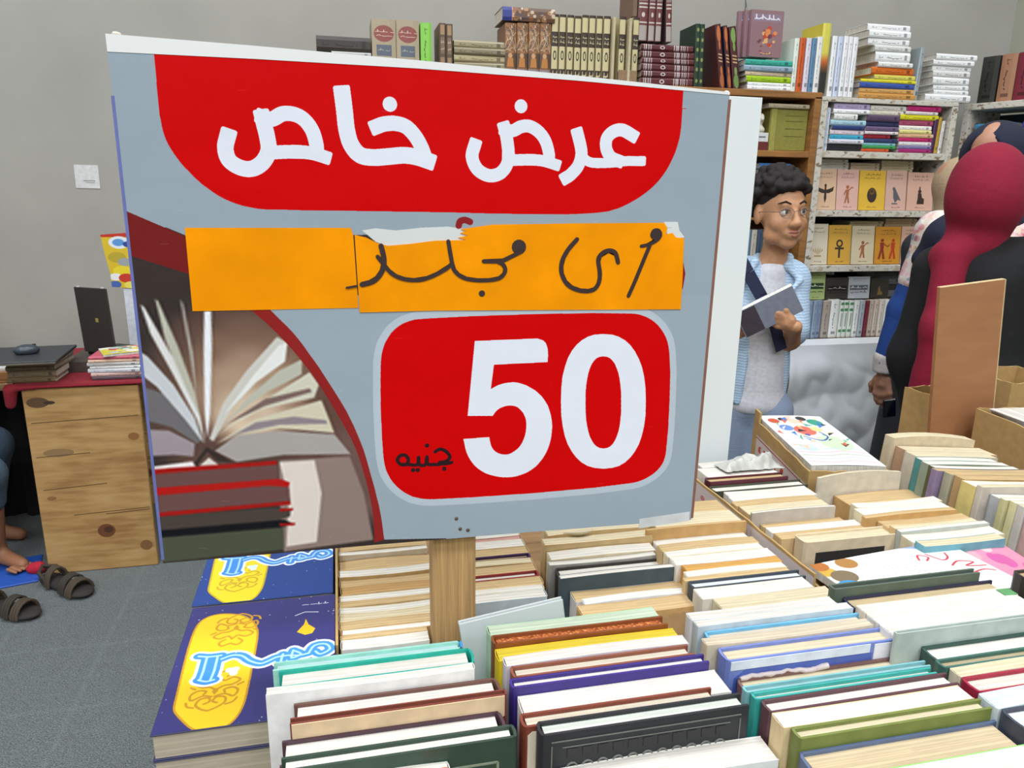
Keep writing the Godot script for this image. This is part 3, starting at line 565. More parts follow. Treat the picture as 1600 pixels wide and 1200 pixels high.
	# bent slab (a book board or a page block): x along the width, bow pushes the middle out along z
	func slab(x0: float, x1: float, y0: float, y1: float, z0: float, z1: float, seg := 1, bow := 0.0, half := 0.1, sag := 0.0) -> void:
		var xs := []
		for i in seg + 1:
			xs.append(lerpf(x0, x1, float(i) / seg))
		var f := func(x: float) -> float: return bow * (1.0 - (x / half) * (x / half))
		var g := func(x: float) -> float: return sag * (1.0 - (x / half) * (x / half))
		for i in seg:
			var a: float = xs[i]
			var b: float = xs[i + 1]
			var fa: float = f.call(a)
			var fb: float = f.call(b)
			var ya: float = y1 - g.call(a)
			var yb: float = y1 - g.call(b)
			var ua := (a - x0) / (x1 - x0)
			var ub := (b - x0) / (x1 - x0)
			quad(Vector3(a, y0, z1 + fa), Vector3(b, y0, z1 + fb), Vector3(b, yb, z1 + fb), Vector3(a, ya, z1 + fa), Vector3(0, 0, 1), Vector2(ua, 1), Vector2(ub, 1), Vector2(ub, 0), Vector2(ua, 0))
			quad(Vector3(a, y0, z0 + fa), Vector3(b, y0, z0 + fb), Vector3(b, yb, z0 + fb), Vector3(a, ya, z0 + fa), Vector3(0, 0, -1), Vector2(1 - ua, 1), Vector2(1 - ub, 1), Vector2(1 - ub, 0), Vector2(1 - ua, 0))
			quad(Vector3(a, ya, z0 + fa), Vector3(b, yb, z0 + fb), Vector3(b, yb, z1 + fb), Vector3(a, ya, z1 + fa), Vector3.UP, Vector2(z0 * 22, a * 3), Vector2(z0 * 22, b * 3), Vector2(z1 * 22, b * 3), Vector2(z1 * 22, a * 3))
			quad(Vector3(a, y0, z0 + fa), Vector3(b, y0, z0 + fb), Vector3(b, y0, z1 + fb), Vector3(a, y0, z1 + fa), Vector3.DOWN)
		for e in 2:
			var x: float = x1 if e else x0
			var ff: float = f.call(x)
			var yy: float = y1 - g.call(x)
			quad(Vector3(x, y0, z0 + ff), Vector3(x, y0, z1 + ff), Vector3(x, yy, z1 + ff), Vector3(x, yy, z0 + ff), Vector3(1 if e else -1, 0, 0), Vector2(z0 * 22, 0), Vector2(z1 * 22, 0), Vector2(z1 * 22, 0.7), Vector2(z0 * 22, 0.7))

# ---------------------------------------------------------------- scene helpers
var taken := {}
var mats := {}
var tx := {}
var rng := RandomNumberGenerator.new()

func numbered(called: String) -> String:
	if not taken.has(called):
		taken[called] = 0
		return called
	taken[called] += 1
	return "%s_%03d" % [called, taken[called]]

func thing(called: String, label: String, category: String, at := Vector3.ZERO, turn := 0.0, group := "") -> Node3D:
	var o := Node3D.new()
	o.name = numbered(called)
	add_child(o)
	o.position = at
	o.rotation_degrees.y = turn
	o.set_meta("label", label)
	o.set_meta("category", category)
	if group:
		o.set_meta("group", group)
	return o

func part(called: String, m, material: Material, parent: Node) -> MeshInstance3D:
	var o := MeshInstance3D.new()
	o.name = called
	o.mesh = m.mesh() if m is MB else m
	o.material_override = material
	parent.add_child(o, true)
	return o

func struct(called: String, m, material: Material, label: String, category: String) -> MeshInstance3D:
	var o := part(numbered(called), m, material, self)
	o.set_meta("kind", "structure")
	o.set_meta("label", label)
	o.set_meta("category", category)
	return o

func boxm(c: Vector3, s: Vector3, bev := 0.002, t := Transform3D()) -> MB:
	var m := MB.new()
	m.box(c, s, bev, t)
	return m

func P(a: Array, ox := 0.0, oy := 0.0, s := 1.0) -> PackedVector2Array:
	var r := PackedVector2Array()
	for i in range(0, a.size(), 2):
		r.append(Vector2((a[i] + ox) * s, (a[i + 1] + oy) * s))
	return r

func smooth(a: PackedVector2Array, k := 5) -> PackedVector2Array:
	if a.size() < 3:
		return a
	var r := PackedVector2Array()
	for i in a.size() - 1:
		for j in k:
			r.append(a[i].cubic_interpolate(a[i + 1], a[maxi(i - 1, 0)], a[mini(i + 2, a.size() - 1)], float(j) / k))
	r.append(a[a.size() - 1])
	return r

# ---------------------------------------------------------------- painting of flat prints
func fill(img: Image, polys: Array, col: Color) -> void:
	var y0 := 1e9
	var y1 := -1e9
	for p: PackedVector2Array in polys:
		for q in p:
			y0 = minf(y0, q.y)
			y1 = maxf(y1, q.y)
	for y in range(maxi(0, int(y0)), mini(img.get_height() - 1, int(y1)) + 1):
		var hit := []
		var yy := y + 0.5
		for p: PackedVector2Array in polys:
			var k := p.size()
			for i in k:
				var a := p[i]
				var b := p[(i + 1) % k]
				if (a.y <= yy) != (b.y <= yy):
					hit.append(a.x + (yy - a.y) / (b.y - a.y) * (b.x - a.x))
		hit.sort()
		for i in range(0, hit.size() - 1, 2):
			var xa := maxi(0, int(round(hit[i])))
			var xb := mini(img.get_width(), int(round(hit[i + 1])))
			if xb > xa:
				img.fill_rect(Rect2i(xa, y, xb - xa, 1), col)

func stroke(img: Image, pts: PackedVector2Array, w: float, col: Color) -> void:
	var got := Geometry2D.offset_polyline(pts, w * 0.5, Geometry2D.JOIN_ROUND, Geometry2D.END_ROUND)
	fill(img, got, col)

# a broad letter stroke with nearly square ends
func letter(img: Image, pts: PackedVector2Array, w: float, col: Color) -> void:
	var p := pts.duplicate()
	var k := p.size()
	p[0] += (p[0] - p[1]).normalized() * w * 0.34
	p[k - 1] += (p[k - 1] - p[k - 2]).normalized() * w * 0.34
	for poly in Geometry2D.offset_polyline(p, w * 0.5 - 6.0, Geometry2D.JOIN_ROUND, Geometry2D.END_BUTT):
		fill(img, Geometry2D.offset_polygon(poly, 6.0, Geometry2D.JOIN_ROUND), col)

func dot(img: Image, x: float, y: float, r: float, col: Color, ry := 0.0) -> void:
	var p := PackedVector2Array()
	for i in 20:
		p.append(Vector2(x + r * cos(TAU * i / 20), y + (ry if ry > 0 else r) * sin(TAU * i / 20)))
	fill(img, [p], col)

func soften(img: Image, k: float) -> void:
	var w := img.get_width()
	var h := img.get_height()
	img.resize(int(w / k), int(h / k), Image.INTERPOLATE_LANCZOS)
	img.resize(w, h, Image.INTERPOLATE_CUBIC)

func blank(w: int, h: int, c: Color) -> Image:
	var i := Image.create(w, h, false, Image.FORMAT_RGB8)
	i.fill(c)
	return i

func scribble(img: Image, x0: float, x1: float, y: float, h: float, col: Color, w := 2.0) -> void:
	var x := x0
	while x < x1:
		var l := rng.randf_range(0.5, 1.6) * h
		stroke(img, PackedVector2Array([Vector2(x, y), Vector2(x + l * 0.5, y + rng.randf_range(-0.5, 0.3) * h), Vector2(minf(x + l, x1), y)]), w, col)
		if rng.randf() < 0.5:
			stroke(img, PackedVector2Array([Vector2(x + l * 0.4, y), Vector2(x + l * 0.4, y - h * 0.8)]), w, col)
		x += l * rng.randf_range(1.0, 1.5)

# ---------------------------------------------------------------- materials
func noise_tex(key: String, freq: float, lo: float, hi: float, size := 256, oct := 4) -> Texture2D:
	if not tx.has(key):
		var n := FastNoiseLite.new()
		n.seed = key.hash() % 1000
		n.frequency = freq
		n.fractal_octaves = oct
		var t := NoiseTexture2D.new()
		t.width = size
		t.height = size
		t.seamless = true
		t.noise = n
		var g := Gradient.new()
		g.set_color(0, Color(lo, lo, lo))
		g.set_color(1, Color(hi, hi, hi))
		t.color_ramp = g
		tx[key] = t
	return tx[key]

func normal_tex(key: String, freq: float, strength: float, size := 256) -> Texture2D:
	if not tx.has(key):
		var n := FastNoiseLite.new()
		n.seed = key.hash() % 1000
		n.frequency = freq
		var t := NoiseTexture2D.new()
		t.width = size
		t.height = size
		t.seamless = true
		t.as_normal_map = true
		t.bump_strength = strength
		t.noise = n
		tx[key] = t
	return tx[key]

func flat(hex: String, rough := 0.7, wear := true) -> StandardMaterial3D:
	var key := "%s/%.2f/%s" % [hex, rough, wear]
	if not mats.has(key):
		var m := StandardMaterial3D.new()
		m.resource_name = "paint_" + hex
		m.albedo_color = Color(hex)
		m.roughness = rough
		if wear:
			m.albedo_texture = noise_tex("wear", 0.02, 0.90, 1.0)
			m.uv1_triplanar = true
			m.uv1_scale = Vector3.ONE * 7.0
		mats[key] = m
	return mats[key]

func pages(hex: String) -> StandardMaterial3D:
	var key := "pages" + hex
	if not mats.has(key):
		var m := StandardMaterial3D.new()
		m.resource_name = key
		m.albedo_color = Color(hex) * Color(0.915, 0.915, 0.92)
		m.albedo_texture = tx["pages"]
		m.roughness = 0.9
		mats[key] = m
	return mats[key]

func printed(key: String, img: Image, rough := 0.5) -> StandardMaterial3D:
	if not mats.has(key):
		var m := StandardMaterial3D.new()
		m.resource_name = key
		m.albedo_texture = ImageTexture.create_from_image(img)
		m.texture_repeat = false
		m.roughness = rough
		mats[key] = m
	return mats[key]

func surface(key: String, hex: String, rough: float, tex: Texture2D, scale: Vector3, nrm: Texture2D = null, ns := 1.0, world := false) -> StandardMaterial3D:
	if not mats.has(key):
		var m := StandardMaterial3D.new()
		m.resource_name = key
		m.albedo_color = Color(hex)
		m.roughness = rough
		m.albedo_texture = tex
		m.uv1_triplanar = true
		m.uv1_world_triplanar = world
		m.uv1_scale = scale
		if nrm:
			m.normal_enabled = true
			m.normal_texture = nrm
			m.normal_scale = ns
		mats[key] = m
	return mats[key]

func make_textures() -> void:
	rng.seed = 11
	# page edges: thin lines across the thickness of the block
	var im := blank(256, 64, Color.WHITE)
	var tone := 0.95
	var pn := FastNoiseLite.new()
	pn.seed = 23
	pn.frequency = 0.05
	for x in 256:
		tone = clampf(tone + rng.randf_range(-0.045, 0.045), 0.89, 1.0)
		if rng.randf() < 0.04:
			tone -= 0.08
		for y in 64:
			var s := clampf(tone + rng.randf_range(-0.02, 0.02) + 0.05 * pn.get_noise_2d(x * 0.3, y * 1.5), 0.74, 1.0)
			im.set_pixel(x, y, Color(s, s * 0.992, s * 0.975))
	tx["pages"] = ImageTexture.create_from_image(im)
	# wood: streaks along v
	im = blank(256, 256, Color.WHITE)
	var nz := FastNoiseLite.new()
	nz.seed = 5
	nz.frequency = 0.03
	for y in 256:
		for x in 256:
			var a := nz.get_noise_2d(x * 0.45, y * 5.0)
			var b := nz.get_noise_2d(x * 0.2 + 300, y * 1.2)
			var s := 0.84 + 0.13 * a + 0.12 * b
			im.set_pixel(x, y, Color(s, s * 0.97, s * 0.92))
	tx["wood"] = ImageTexture.create_from_image(im)
	im = im.duplicate()
	im.rotate_90(CLOCKWISE)
	tx["wood_up"] = ImageTexture.create_from_image(im)
	# weathered white paint showing wood
	im = blank(256, 256, Color.WHITE)
	for y in 256:
		for x in 256:
			var a := nz.get_noise_2d(x * 0.8, y * 1.3) + 0.2 * nz.get_noise_2d(x * 4.0 + 90, y * 4.0)
			var c := Color(0.80, 0.78, 0.73)
			c = c.lerp(Color(0.50, 0.42, 0.33), smoothstep(0.30, 0.48, a))
			c = c.lerp(Color(0.70, 0.64, 0.56), smoothstep(0.18, 0.5, -a))
			im.set_pixel(x, y, c)
	tx["weathered"] = ImageTexture.create_from_image(im)
	# marbled paper
	im = blank(128, 128, Color.WHITE)
	for y in 128:
		for x in 128:
			var a := nz.get_noise_2d(x * 4.0, y * 4.0)
			im.set_pixel(x, y, Color("b4602c").lerp(Color("e0a060") if a > 0 else Color("6a2c18"), minf(1.0, absf(a) * 1.8)))
	tx["marble"] = ImageTexture.create_from_image(im)
	# striped shirt cloth
	im = blank(128, 128, Color("a9c4dc"))
	for x in 128:
		for y in 128:
			var s := 0.5 + 0.5 * sin(y * TAU / 8.0 + nz.get_noise_2d(x * 2.0, y * 0.4) * 2.0)
			im.set_pixel(x, y, Color("8fb2d2").lerp(Color("cddceb"), s))
	tx["stripes"] = ImageTexture.create_from_image(im)
	im = blank(128, 128, Color.WHITE)
	for x in 128:
		for y in 128:
			var s := 0.5 + 0.5 * sin(y * TAU / 6.0 + nz.get_noise_2d(x * 1.5, y * 0.3) * 2.5)
			im.set_pixel(x, y, Color("74839c").lerp(Color("97a5ba"), s))
	tx["denim"] = ImageTexture.create_from_image(im)
	# floral cloth
	im = blank(128, 128, Color("d9cfc4"))
	for i in 60:
		dot(im, rng.randf() * 128, rng.randf() * 128, rng.randf_range(3, 10), [Color("b83a52"), Color("d98aa0"), Color("7a8a9a"), Color("efe6dc"), Color("c8a080")][i % 5])
	tx["floral"] = ImageTexture.create_from_image(im)

# ---------------------------------------------------------------- bodies: tapered capsules joined by a smooth minimum
# primitive: [a, b, ra, rb] capsule or [centre, radii] ellipsoid; a trailing "cut" subtracts it
func sdf(mb: MB, prims: Array, cell: float, k: float, xf := Transform3D()) -> void:
	var lo := Vector3.ONE * 1e9
	var hi := -lo
	for p in prims:
		if p[-1] is String:
			continue
		var r: Vector3 = p[1] if p.size() == 2 else Vector3.ONE * maxf(p[2], p[3])
		lo = lo.min(p[0] - r)
		hi = hi.max(p[0] + r)
		if p.size() == 4:
			lo = lo.min(p[1] - r)
			hi = hi.max(p[1] + r)
	lo -= Vector3.ONE * cell * 2.5
	hi += Vector3.ONE * cell * 2.5
	var dim := Vector3i(((hi - lo) / cell).ceil()) + Vector3i.ONE
	var f := PackedFloat32Array()
	f.resize(dim.x * dim.y * dim.z)
	f.fill(1.0)
	var sy := dim.x
	var sz := dim.x * dim.y
	for p in prims:
		var cut: bool = p[-1] is String
		var ell: bool = p.size() == (3 if cut else 2)
		var a: Vector3 = p[0]
		var b: Vector3 = p[1]
		var pad := k + cell * 2.0
		var l: Vector3
		var h: Vector3
		var ra := 0.0
		var rb := 0.0
		var mn := 0.0
		if ell:
			l = a - b - Vector3.ONE * pad
			h = a + b + Vector3.ONE * pad
			mn = minf(b.x, minf(b.y, b.z))
		else:
			ra = p[2]
			rb = p[3]
			var m := maxf(ra, rb) + pad
			l = a.min(b) - Vector3.ONE * m
			h = a.max(b) + Vector3.ONE * m
		var i0 := Vector3i(((l - lo) / cell).floor()).clamp(Vector3i.ZERO, dim - Vector3i.ONE)
		var i1 := Vector3i(((h - lo) / cell).ceil()).clamp(Vector3i.ZERO, dim - Vector3i.ONE)
		var ab := b - a
		var il := 1.0 / maxf(ab.length_squared(), 1e-9)
		for z in range(i0.z, i1.z + 1):
			for y in range(i0.y, i1.y + 1):
				var at := z * sz + y * sy
				for x in range(i0.x, i1.x + 1):
					var q := lo + Vector3(x, y, z) * cell
					var d: float
					if ell:
						var e := (q - a) / b
						var le := e.length()
						var g := (e / b).length()
						d = le * (le - 1.0) / maxf(g, 1e-6) if le > 0.01 else -mn
					else:
						var t := clampf((q - a).dot(ab) * il, 0.0, 1.0)
						d = (q - a - ab * t).length() - lerpf(ra, rb, t)
					var o := f[at + x]
					if cut:
						d = -d
						var w := maxf(k * 0.4 - absf(o - d), 0.0) / (k * 0.4)
						f[at + x] = maxf(o, d) + w * w * k * 0.1
					else:
						var w := maxf(k - absf(o - d), 0.0) / k
						f[at + x] = minf(o, d) - w * w * k * 0.25
	var vid := {}
	var pos := PackedVector3Array()
	var nor := PackedVector3Array()
	for z in dim.z - 1:
		for y in dim.y - 1:
			for x in dim.x - 1:
				var at := z * sz + y * sy + x
				var c := [f[at], f[at + 1], f[at + sy], f[at + sy + 1], f[at + sz], f[at + sz + 1], f[at + sz + sy], f[at + sz + sy + 1]]
				var neg := 0
				for i in 8:
					if c[i] < 0.0:
						neg += 1
				if neg == 0 or neg == 8:
					continue
				var s := Vector3.ZERO
				var cnt := 0
				for e in [[0, 1], [2, 3], [4, 5], [6, 7], [0, 2], [1, 3], [4, 6], [5, 7], [0, 4], [1, 5], [2, 6], [3, 7]]:
					var ca: float = c[e[0]]
					var cb: float = c[e[1]]
					if (ca < 0.0) != (cb < 0.0):
						var t := ca / (ca - cb)
						var pa := Vector3(e[0] & 1, (e[0] >> 1) & 1, e[0] >> 2)
						var pb := Vector3(e[1] & 1, (e[1] >> 1) & 1, e[1] >> 2)
						s += pa.lerp(pb, t)
						cnt += 1
				vid[at] = pos.size()
				pos.append(xf * (lo + (Vector3(x, y, z) + s / cnt) * cell))
				nor.append((xf.basis * Vector3(c[1] + c[3] + c[5] + c[7] - c[0] - c[2] - c[4] - c[6], c[2] + c[3] + c[6] + c[7] - c[0] - c[1] - c[4] - c[5], c[4] + c[5] + c[6] + c[7] - c[0] - c[1] - c[2] - c[3])).normalized())
	var steps := [1, sy, sz]
	for at: int in vid:
		for ax in 3:
			var d: int = steps[ax]
			var b1: int = steps[(ax + 1) % 3]
			var b2: int = steps[(ax + 2) % 3]
			if (f[at] < 0.0) == (f[at + d] < 0.0):
				continue
			if not (vid.has(at - b1) and vid.has(at - b2) and vid.has(at - b1 - b2)):
				continue
			var q := [vid[at], vid[at - b1], vid[at - b1 - b2], vid[at - b2]]
			mb.tri(pos[q[0]], pos[q[1]], pos[q[2]], nor[q[0]], nor[q[1]], nor[q[2]])
			mb.tri(pos[q[0]], pos[q[2]], pos[q[3]], nor[q[0]], nor[q[2]], nor[q[3]])

# fingers and palm; fwd points from wrist to knuckles, back is the back of the hand, side is where the thumb leaves
func hand(wrist: Vector3, fwd: Vector3, back: Vector3, side: Vector3, s: float, curl: float) -> Array:
	fwd = fwd.normalized()
	back = back.normalized()
	side = side.normalized()
	var out := [[wrist, wrist + fwd * 0.035 * s, 0.021 * s, 0.023 * s]]
	for i in 4:
		var o := side * (0.027 - 0.018 * i) * s
		var k: Vector3 = wrist + fwd * [0.078, 0.082, 0.078, 0.070][i] * s + o
		out.append([wrist + fwd * 0.02 * s + o * 0.6, k, 0.015 * s, 0.0115 * s])
		var len: float = [0.068, 0.076, 0.070, 0.055][i] * s
		var d := fwd
		var p := k
		for j in 3:
			d = d.rotated(side, -signf(side.cross(fwd).dot(back)) * curl * [0.5, 0.9, 0.6][j])
			var q: Vector3 = p + d * len * [0.42, 0.33, 0.25][j]
			out.append([p, q, (0.0098 - 0.0012 * j) * s, (0.0088 - 0.0012 * j) * s])
			p = q
	var t0 := wrist + fwd * 0.022 * s + side * 0.022 * s
	var t1 := t0 + (fwd * 0.028 + side * 0.026 - back * 0.008) * s
	var t2 := t1 + (fwd * 0.032 + side * 0.008 - back * 0.012) * s
	out.append([wrist + fwd * 0.012 * s, t0, 0.015 * s, 0.014 * s])
	out.append([t0, t1, 0.014 * s, 0.0115 * s])
	out.append([t1, t2, 0.011 * s, 0.0085 * s])
	return out

# ---------------------------------------------------------------- books
# a standing book: width along x, height along y, thickness along z, spine at x = side * w / 2
func book_parts(root: Node3D, w: float, h: float, t: float, hard: bool, cover: Material, page: Material, side := -1.0, bow := 0.0, sag := 0.0, spine: Material = null) -> void:
	var ct := minf(0.0026 if hard else 0.0006, t * 0.22)
	var ov := 0.0035 if hard else 0.0004
	var seg := 6 if absf(bow) + absf(sag) > 0.0004 else 1
	var m := MB.new()
	m.slab(-w / 2, w / 2, 0, h, t / 2 - ct, t / 2, seg, bow, w / 2, sag)
	m.slab(-w / 2, w / 2, 0, h, -t / 2, -t / 2 + ct, seg, bow, w / 2, sag)
	var sp := MB.new() if spine else m
	var bulge := minf(0.004, t * 0.16) if hard else minf(0.0015, t * 0.1)
	var k := 4
	for i in k:
		var a := -PI / 2 + PI * i / k
		var b := -PI / 2 + PI * (i + 1) / k
		var pa := Vector2(side * (w / 2 + bulge * cos(a)), t / 2 * sin(a))
		var pb := Vector2(side * (w / 2 + bulge * cos(b)), t / 2 * sin(b))
		sp.quad(Vector3(pa.x, 0, pa.y), Vector3(pb.x, 0, pb.y), Vector3(pb.x, h, pb.y), Vector3(pa.x, h, pa.y), Vector3(side, 0, 0))
		var ia := pa - Vector2(side * ct, 0)
		var ib := pb - Vector2(side * ct, 0)
		sp.quad(Vector3(pa.x, h, pa.y), Vector3(pb.x, h, pb.y), Vector3(ib.x, h, ib.y), Vector3(ia.x, h, ia.y), Vector3.UP)
		sp.quad(Vector3(ia.x, 0, ia.y), Vector3(ib.x, 0, ib.y), Vector3(ib.x, h, ib.y), Vector3(ia.x, h, ia.y), Vector3(-side, 0, 0))
	part("cover", m, cover, root)
	if spine:
		part("spine", sp, spine, root)
	var g := MB.new()
	var x0 := -w / 2 + (ct if side < 0 else ov)
	var x1 := w / 2 - (ct if side > 0 else ov)
	g.slab(x0, x1, ov, h - ov, -t / 2 + ct, t / 2 - ct, seg, bow, w / 2, sag)
	part("pages", g, page, root)

func ragged(w: float, h: float, drop: float, step: int, seed_: int) -> PackedVector2Array:
	var r := RandomNumberGenerator.new()
	r.seed = seed_
	var p := PackedVector2Array([Vector2(-w / 2, 0), Vector2(w / 2, 0)])
	for i in range(step, -1, -1):
		p.append(Vector2(-w / 2 + w * i / step, h - drop * (0.25 + 0.75 * r.randf()) * (0.3 + 0.7 * sin(PI * (0.15 + 0.7 * i / step)))))
	return p

func table_books() -> void:
	rng.seed = 3
	var sides := {"A": 1.0, "A2": -1.0, "B": -1.0, "B15": 1.0, "B2": -1.0, "C": -1.0, "C2": -1.0, "D": -1.0, "E": -1.0, "F": -1.0, "G": -1.0, "H": -1.0}
	for b in TABLE_BOOKS:
		var row: String = b[0]
		var opt: Dictionary = b[11]
		var hard: bool = b[7] == "h"
		var h: float = b[3] - TABLE
		var t: float = b[5]
		var w: float = b[4]
		var lean := rng.randf_range(-0.4, 0.4)
		var bow := 0.0
		var sag := 0.0
		if not hard:
			bow = rng.randf_range(-0.0012, 0.0012)
			sag = rng.randf_range(-0.0022, 0.0022)
		if b[6]:
			bow = -0.004
			sag = -0.005
		var label: String = b[10] + " " + ROW_PHRASE[row]
		var o := thing("hardcover_book" if hard else "paperback_book", label, "book", Vector3(b[1], TABLE, b[2]), 0.0, "old books " + ROW_PHRASE[row])
		o.rotation_degrees.z = -5.0 if row == "G" else lean * 0.4
		if row == "G":
			o.position.x += 0.012
		var side: float = sides[row]
		if opt.has("side"):
			side = 1.0 if opt.side == "R" else -1.0
		var page: Material = pages(b[9])
		if opt.has("marble"):
			page = surface("marbled_edge", "ffffff", 0.5, tx["marble"], Vector3.ONE * 14.0)
		book_parts(o, w, h, t, hard, flat(b[8], 0.5 if hard else 0.7), page, side, bow, sag, flat(opt.spine, 0.5) if opt.has("spine") else null)
		if opt.has("torn"):
			var m := MB.new()
			var rag := ragged(w * 0.985, h - 0.002, opt.get("drop", 0.012), 44, int(w * 10000) + int(t * 100000))
			if opt.has("upper"):
				# the torn sheet hangs from the upper edge, its ragged lower edge shows the board
				for k in rag.size():
					rag[k].y = h - 0.0005 - (rag[k].y - 0.0) * 0.0 if k < 2 else h - 0.014 - (h - rag[k].y) * 0.9
			m.plate(rag, t / 2 + 0.0002, t / 2 + 0.0012)
			part("torn_cover", m, flat(opt.torn, 0.9), o)
		if opt.has("tip"):
			var m := MB.new()
			m.slab(w / 2 - 0.018, w / 2 - 0.001, h - 0.03, h + 0.0006, -t * 0.3, t / 2 + 0.0006)
			part("corner_tab", m, flat(opt.tip, 0.7), o)
		if opt.has("frame"):
			var m := MB.new()
			for q in [[0, h - 0.022, w - 0.03, 0.0022], [0, h - 0.029, w - 0.044, 0.0012]]:
				m.box(Vector3(q[0], q[1], t / 2 + 0.0003), Vector3(q[2], q[3], 0.0006), 0.0001)
			for s in [-1, 1]:
				m.box(Vector3(s * (w / 2 - 0.015), h / 2, t / 2 + 0.0003), Vector3(0.0022, h - 0.044, 0.0006), 0.0001)
			part("tooled_border", m, flat(opt.frame, 0.6), o)
		if opt.has("arch"):
			arch_cover(o, w, h, t)
		if opt.has("panel"):
			part("black_panel", boxm(Vector3(-0.004, h - 0.036, t / 2 + 0.0003), Vector3(w * 0.74, 0.036, 0.0008), 0.0001), flat("2c2a28", 0.7), o)
		if opt.has("jacket"):
			var m := MB.new()
			m.plate(PackedVector2Array([Vector2(-w / 2 + 0.004, h - 0.06), Vector2(-w / 2 + 0.006, h - 0.02), Vector2(-w / 2 + 0.018, h - 0.012), Vector2(w / 2 - 0.03, h - 0.012), Vector2(w / 2 - 0.03, 0.01), Vector2(-w / 2 + 0.004, 0.01)]), t / 2 + 0.0002, t / 2 + 0.0007)
			part("jacket_panel", m, flat("4a62b4", 0.45), o)
			part("jacket_stripe", boxm(Vector3(w / 2 - 0.016, h / 2, t / 2 + 0.0004), Vector3(0.024, h - 0.004, 0.0008), 0.0001), flat("e4e4ea", 0.5), o)
			part("jacket_edge", boxm(Vector3(-0.016, h - 0.006, t / 2 + 0.0004), Vector3(w - 0.034, 0.010, 0.0008), 0.0001), flat("dfe6f2", 0.5), o)
		if opt.has("fray"):
			var m := MB.new()
			var pts := []
			for i in 16:
				pts.append(Vector3(-w / 2 + 0.002 + i * w * 0.033, h - 0.001 + rng.randf_range(-0.001, 0.003), -t / 2 + rng.randf_range(-0.001, 0.002)))
			m.tube(pts, [0.0022, 0.003, 0.0026, 0.0034, 0.002, 0.003, 0.0024, 0.0032, 0.002, 0.0028, 0.0024, 0.003, 0.0026, 0.0034, 0.0036, 0.003], 6)
			part("frayed_edge", m, flat("d6c6c4", 0.95), o)
		if opt.has("curl"):
			var m := MB.new()
			var pts := []
			for i in 7:
				pts.append(Vector3(-0.055 + 0.008 * i, h + 0.001, t / 2 - 0.004 + 0.006 * sin(PI * i / 6)))
			m.tube(pts, [0.0008, 0.0022, 0.003, 0.0034, 0.003, 0.002, 0.0008], 8)
			part("curled_page", m, pages("efe2c0"), o)

func arch_cover(o: Node3D, w: float, h: float, t: float) -> void:
	var grey := flat("6f6f68", 0.45)
	var m := MB.new()
	var z := t / 2 + 0.0003
	m.box(Vector3(0, h - 0.008, z), Vector3(w - 0.014, 0.0012, 0.0007), 0.0001)
	for s in [-1, 1]:
		m.box(Vector3(s * (w / 2 - 0.0075), h / 2 - 0.004, z), Vector3(0.0012, h - 0.016, 0.0007), 0.0001)
	m.box(Vector3(0, h - 0.0145, z), Vector3(w - 0.034, 0.0008, 0.0007), 0.0001)
	part("tooled_border", m, grey, o)
	for i in 11:
		var x := -w / 2 + 0.026 + (w - 0.052) * i / 10.0
		part("tooled_square", boxm(Vector3(x, h - 0.021, z), Vector3(0.0095, 0.0085, 0.0006), 0.0001), flat("14161a", 0.35), o)
		var a := MB.new()
		var pts := []
		for j in 9:
			var th := PI * j / 8.0
			pts.append(Vector3(x + 0.0052 * cos(th), h - 0.037 + 0.0062 * sin(th), z))
		a.tube(pts, [0.0010], 5)
		part("tooled_arch", a, grey, o)

# ---------------------------------------------------------------- blue volumes lying flat
func blue_cover(key: String, base: String, yellow: String, line_col: String) -> StandardMaterial3D:
	var im := blank(512, 690, Color(base))
	var cap := smooth(P(BLUE_CAPSULE + [BLUE_CAPSULE[0], BLUE_CAPSULE[1]]), 4)
	fill(im, [cap], Color(line_col))
	var inner := Geometry2D.offset_polygon(cap, -7.0)
	fill(im, inner, Color(yellow))
	# mirrored arabesques in the upper and lower part of the panel
	for q in [[172, 165, 1.0], [150, 520, -1.0]]:
		var c := Vector2(q[0], q[1])
		var vy: float = q[2]
		for sx in [-1.0, 1.0]:
			for s in [[0, -92, 22, -80, 40, -58, 34, -34, 12, -30, 4, -48, 18, -58], [4, -26, 30, -18, 58, -34, 66, -8, 48, 10, 26, 4, 30, -10], [0, 4, 18, 22, 44, 26, 62, 46, 40, 62, 16, 50, 0, 70], [20, 70, 36, 88, 24, 108, 0, 96], [44, -70, 62, -62, 70, -44], [60, 20, 74, 30]]:
				var line := PackedVector2Array()
				for k in range(0, s.size(), 2):
					line.append(c + Vector2(s[k] * sx * 1.05 - s[k + 1] * vy * 0.10, s[k + 1] * vy))
				stroke(im, smooth(line, 6), 8, Color(line_col))
		fill(im, [P([c.x - 10, c.y, c.x, c.y - 18, c.x + 10, c.y, c.x, c.y + 18])], Color(line_col))
	for s in BLUE_TITLE:
		stroke(im, smooth(P(s), 3), 54, Color("eef4fa"))
	for s in BLUE_TITLE:
		stroke(im, smooth(P(s), 3), 34, Color("3f8ad8"))
	for s in BLUE_TITLE:
		stroke(im, smooth(P(s), 3), 8, Color("a8d4f4"))
	for i in range(0, BLUE_DOTS.size(), 2):
		dot(im, BLUE_DOTS[i], BLUE_DOTS[i + 1], 13, Color("d6e6f2"))
	fill(im, [P(BLUE_MARK)], Color(yellow).darkened(0.08))
	stroke(im, P(BLUE_SMALL), 5, Color("b8c0cc"))
	scribble(im, 395, 490, 58, 14, Color("b8c0cc"), 4)
	for i in 160:
		var q := Vector2(rng.randf() * 512, rng.randf() * 690)
		if q.x < 12 or q.x > 500 or q.y < 10 or q.y > 680 or i % 9 == 0:
			dot(im, q.x, q.y, rng.randf_range(1.0, 3.0), Color("b9bccb"))
	return printed(key, im, 0.32)

